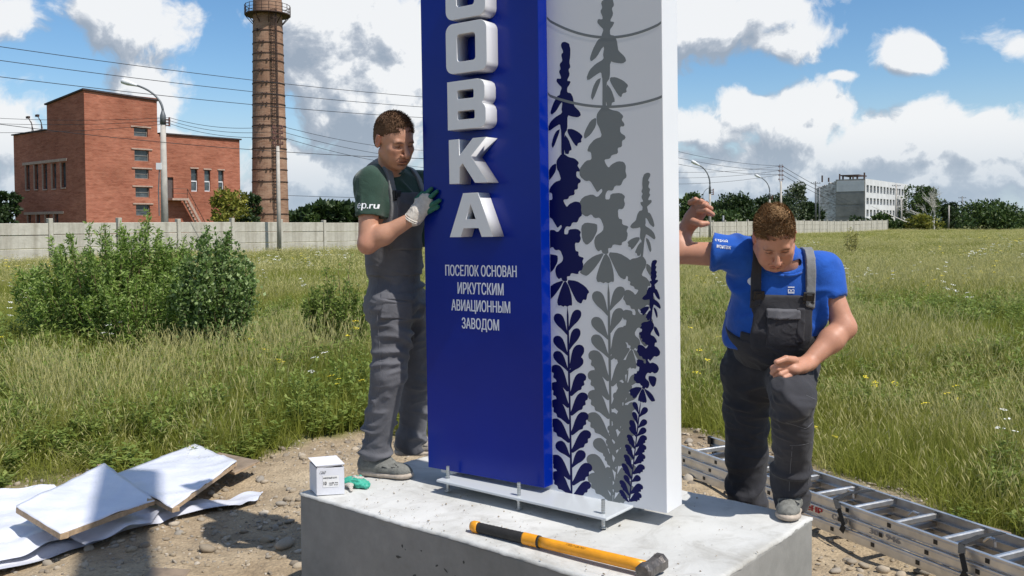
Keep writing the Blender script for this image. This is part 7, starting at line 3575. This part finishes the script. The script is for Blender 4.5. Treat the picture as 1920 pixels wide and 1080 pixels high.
# ------------------------------------------------------------------ the man in the blue shirt
def worker_blue():
    root = empty('person', tuple(on_z(1450, 985, 0)), 'stout man in blue T-shirt and charcoal dungarees, head bowed, one foot on the block', 'person')
    sh_c = at(1462, 490, 4.02)
    pe = at(1441, 690, 4.28)
    wa = at(1444, 632, 4.20)
    Fc = Vector((-.10, -.92, -.30)).normalized()
    Uc = (sh_c - wa).normalized()
    T = Frame(at(1456, 555, 4.09), Fc, Uc)
    Rs = at(1392, 478, 4.02)
    Ls = at(1540, 506, 4.02)
    elR, wrR = at(1262, 474, 4.10), at(1287, 428, 4.14)
    elL, wrL = at(1583, 614, 3.94), at(1514, 681, 3.85)

    def torso(v, infl=0.0):
        v.cone(T(.13, -.01, .115), T(-.13, -.01, .115), .068, .068, .06, infl=infl)
        v.cone(T(.08, .01, .04), T(-.08, .01, .04), .110, .110, .07, infl=infl)
        v.cone(T(.07, .03, -.08), T(-.07, .03, -.08), .116, .116, .07, infl=infl)
        v.cone(T(.05, .04, -.16), T(-.05, .04, -.16), .128, .128, .07, infl=infl)
        v.cone(T(0, .0, -.12), Vector(pe), .140, .142, .07, infl=infl)
        v.cone(T(.0, -.02, .14), T(-.0, .04, .19), .085, .07, .05, infl=infl)

    H = Frame(at(1452, 446, 3.84), Vector((-.10, -.74, -.67)), Vector((-.16, -.66, .74)))
    S = 1.05
    v = Vol((.74, 3.56, 1.02), (1.60, 4.36, 1.94), .0034)
    torso(v, -.014)
    for (s, e, w) in ((Rs, elR, wrR), (Ls, elL, wrL)):
        v.ell(s, (.066, .066, .068), None, .04)
        v.cone(s, e, .058, .048, .03)
        v.cone(e, e.lerp(w, .35), .046, .0495, .03)
        v.cone(e.lerp(w, .35), w, .0495, .033, .03)
    v.cone(H(0, -.02, -.045), T(0, .02, .17), .064, .075, .04)
    head_prims(v, H, S, full=.8)
    # raised right hand: loosely closed fist
    hd = Vector((.42, .10, .86)).normalized()       # direction wrist -> knuckles
    fr = at(1308, 398, 4.10)
    pr = Vector((1, -.15, -.2)).normalized()         # fingers fold this way
    out = Vector((-.2, -.95, .1)).normalized()        # back of hand side
    v.cone(wrR, wrR.lerp(fr, .5), .036, .040, .02, (pr, .85))
    v.cone(wrR.lerp(fr, .55), fr + hd * .004, .040, .040, .02, (out, .75))
    fing = [((1294, 380), (1304, 374), (1313, 380)), ((1303, 381), (1314, 377), (1325, 383)), ((1308, 388), (1323, 385), (1333, 391)), ((1310, 396), (1325, 395), (1336, 402))]
    for i, (b_, m_, t_) in enumerate(fing):
        d = 4.085 - i * .012
        b0, m0, t0 = at(*b_, d + .01), at(*m_, d - .03), at(*t_, d - .005)
        v.cone(b0, m0, .0125, .0115, .003)
        v.cone(m0, t0, .0115, .0108, .002)
        v.cone(t0, t0 + (fr - t0) * .32, .0105, .0095, .002)
    t0, t1, t2 = at(1300, 415, 4.06), at(1314, 420, 4.02), at(1326, 419, 4.02)
    v.cone(t0, t1, .017, .0145, .008)
    v.cone(t1, t2, .0145, .0115, .006)
    # left hand: fist resting on the thigh
    k0 = at(1484, 691, 3.755)
    v.cone(wrL, wrL.lerp(k0, .5), .036, .041, .02, (Z, .8))
    v.cone(wrL.lerp(k0, .45), k0, .043, .042, .02, (Z, .72))
    fing = [((1478, 678), (1461, 683), (1449, 690)), ((1474, 686), (1457, 692), (1449, 699)), ((1477, 695), (1463, 702), (1455, 706)), ((1483, 702), (1471, 709), (1464, 711))]
    for i, (b_, m_, t_) in enumerate(fing):
        b0, m0, t0 = at(*b_, 3.735), at(*m_, 3.712), at(*t_, 3.730)
        v.cone(b0, m0, .0130, .0122, .003)
        v.cone(m0, t0, .0122, .0110, .002)
        v.cone(t0, t0 + Vector((.012, .03, -.004)), .0115, .0100, .004)
    t0, t1, t2 = at(1490, 676, 3.75), at(1474, 673, 3.71), at(1456, 679, 3.695)
    v.cone(t0, t1, .018, .0145, .008)
    v.cone(t1, t2, .0145, .0115, .005)
    V, Q = v.skin()
    V = relax(V, Q, 1, .2)
    me = np_mesh('body', V, Q, M['skin'])
    red, dark = face_attrs(me, H, S, V)
    red = np.clip(red * 1.1 + .16, 0, 1)
    for e in (elR, elL):
        red = np.maximum(red, .4 * np.exp(-(np.linalg.norm(V - vec(e), axis=1) / .07) ** 2))
    set_attr(me, 'red', red)
    set_attr(me, 'dark', dark)
    link('body', me, None, root)
    hair_piece('hair', H, S, M['hair_light'], root, 15, .020, .070, -.055, 9000, .004, clump=(.1, .35, .35))

    # ---- T-shirt
    slR, slL = at(1338, 468, 4.05), at(1556, 562, 3.99)
    dR, dL = (elR - Rs).normalized(), (elL - Ls).normalized()
    v = Vol((.74, 3.66, 1.02), (1.66, 4.52, 1.86), .0055)
    torso(v, .012)
    v.cone(T(.085, .02, -.12), T(.09, .0, -.26), .122, .122, .06)
    v.cone(T(-.07, .02, -.12), T(-.08, .0, -.26), .128, .130, .06)
    v.ell(Rs, (.078, .078, .080), None, .05)
    v.cone(Rs, slR + dR * .03, .078, .082, .05)
    v.ell(Ls, (.074, .074, .078), None, .05)
    v.cone(Ls, slL + dL * .05, .074, .080, .05)
    v.cut(slR, dR, (.70, 3.7, 1.4), (Rs.x - .03, 4.4, 1.86))
    v.cut(slL, dL, (Ls.x - .0, 3.6, 1.0), (1.66, 4.5, slL.z + .10))
    v.cone(slR + dR * .06, slR - dR * .03, .064, .062, 0, mode='d')
    v.cone(slL + dL * .06, slL - dL * .03, .064, .062, 0, mode='d')
    nb = T(0, .05, .185)
    v.ell(nb, (.080, .075, .045), T.ax, .01, 'd')
    v.cut(at(1440, 652, 4.1), Vector((0, .1, -1)), (.7, 3.6, .9), (1.66, 4.5, 1.3))
    tee = cloth(v, 'tshirt', M['tee_blue'], root, .014, 28, 33, (.8, .8, .6), 2)
    tb = bvh_of(tee)
    mb = MB()
    b = []
    for i in range(25):
        a = 2 * PI * i / 24
        p = T(.078 * math.sin(a), .05 + .072 * math.cos(a), .165 - .02 * math.cos(a))
        h = tb.find_nearest(p)
        b.append(h[0])
    mb.tube(b, .007, 6)
    mb.build('collar', M['tee_blue'], root, smooth=True)
    rt = Vector((1, 0, 0))
    for body, x, y, w, h_, ang in (('строй', 1343, 452, .055, .017, -.15), ('монтаж', 1345, 464, .060, .015, -.15)):
        o = fit_text(body, at(x, y, 3.95), rot(X, 'Y', -ang), rot(Z, 'Y', -ang), w, h_, M['print_white'], 'sleeve_lettering', tee, embolden=.01)
        drape(o, tb, Vector((0, 1, -.1)).normalized(), .002)
    # chest mark: two bars with DO between
    for (x, y, w, h_) in ((1484, 550, .028, .004), (1484, 561, .028, .004)):
        mb = MB()
        a = at(x, y, 3.8)
        mb.face([a, a + X * w, a + X * w + Z * h_, a + Z * h_])
        me = mb.mesh('chest_mark')
        o = link('chest_mark', me, M['print_white'], tee)
        drape(o, tb, Vector((.2, 1, .1)).normalized(), .003)
    o = fit_text('DO', at(1484, 559, 3.8), X, Z, .028, .014, M['print_white'], 'chest_lettering', tee, embolden=.02)
    drape(o, tb, Vector((.2, 1, .1)).normalized(), .003)
    o = fit_text('O', at(1422, 549, 3.8), X, Z, .055, .040, M['print_white'], 'chest_emblem', tee, embolden=.03)
    drape(o, tb, Vector((.0, 1, .1)).normalized(), .003)

    # ---- dungarees
    hR, hL = at(1402, 700, 4.30), at(1480, 696, 4.18)
    kR, aR = at(1400, 850, 4.36), at(1399, 985, 4.42)
    aR.z = .14
    kL, aL = at(1487, 750, 3.70), at(1484, 928, 3.90)
    v = Vol((.86, 3.54, -.02), (1.60, 4.62, 1.36), .0065)
    torso_cut = T(0, 0, -.17)
    v.cone(Vector(wa), Vector(pe), .160, .162, .05)
    v.cone(hR + Z * .02, hL + Z * .02, .120, .120, .05)
    v.cone(hR, kR, .118, .098, .04)
    v.cone(kR, aR, .096, .088, .03)
    v.cone(aR, aR - Z * .05, .090, .092, .02)
    v.cone(hL, kL, .118, .090, .04)
    v.cone(kL, aL, .089, .074, .03)
    v.cone(aL, aL - Z * .05, .074, .068, .02)
    v.cut(at(1487, 957, 3.88), -Z, (1.05, 3.6, .4), (1.4, 4.05, .62))
    tr = cloth(v, 'trousers', M['twill_dark'], root, .013, 38, 43, (.45, .45, 1.0), 2, .0006)
    tbv = bvh_of(tr)
    view = Vector((0.15, 1, 0)).normalized()
    for pts in (((1474, 824), (1524, 820)), ((1462, 776), (1500, 790), (1524, 776)), ((1478, 826), (1480, 940)), ((1522, 760), (1520, 850), (1512, 940)), ((1498, 726), (1522, 738))):
        seam([at(x, y, 3.8) for x, y in pts], tbv, view, tr)

    def ts(vv, i):
        torso(vv, i)
    bibc = T(.0, .15, -.09)
    surf_box(ts, bibc, (.128, .16, .15), T.ax, 'bib', M['twill_dark'], root, .024, .006, 6, h=.0055, freq=35)
    surf_box(ts, T(.0, .18, -.17), (.17, .2, .055), T.ax, 'bib_side', M['twill_dark'], root, .0245, .006, 10, h=.006, freq=35)
    surf_box(ts, T(.0, .02, -.235), (.30, .30, .085), T.ax, 'waist_panel', M['twill_dark'], root, .026, .008, 9, h=.006, freq=30)
    surf_box(ts, T(.0, .18, -.010), (.072, .10, .018), T.ax, 'pocket_flap', M['twill'], root, .042, .003, 7, h=.004)
    surf_box(ts, T(.0, .18, -.075), (.068, .12, .075), T.ax, 'bib_pocket', M['twill_dark'], root, .034, .003, 7, h=.004)
    surf_box(ts, T(-.075, .18, -.06), (.018, .12, .072), T.ax, 'pen_pocket', M['twill_dark'], root, .036, .002, 8, h=.004)
    for s in (1, -1):
        b0, b1 = T(s * .105, .12, .045), T(s * .128, -.02, .20)
        d = (b1 - b0).normalized()
        ax = (T.r, d.cross(T.r).normalized(), d)
        def strap_shape(vv, i):
            torso(vv, i)
            vv.ell(Rs, (.078, .078, .080), None, .05, infl=i - .010)
            vv.ell(Ls, (.074, .074, .078), None, .05, infl=i - .010)
        surf_box(strap_shape, (b0 + b1) / 2, (.021, .13, (b1 - b0).length / 2 + .045), ax, 'shoulder_strap', M['webbing'] if s < 0 else M['twill_dark'], root, .030, .001, 7, h=.004)
        bc = T(s * .106, .0, .062)
        h = tb.ray_cast(bc + Fc * .5, -Fc)
        if h[0] is not None:
            p = h[0] + Fc * .020
            mb = MB()
            mb.box(p, (.024, .005, .020), T.ax)
            mb.box(p + Fc * .006, (.013, .004, .013), T.ax)
            mb.box(p - T.u * .027, (.026, .004, .005), T.ax)
            mb.build('buckle', M['buckle'], root, .002)
    shoe(root, aL, Vector((-.36, -.93, 0)), .30, M['shoe'], M['sole'], ST, .095)
    gzr = float(gz(aR.x, aR.y))
    shoe(root, aR, Vector((-.1, -1, 0)), .285, M['shoe_beige'], M['sole'], gzr + .01, .085)


worker_blue()
print('objects', len(bpy.data.objects))
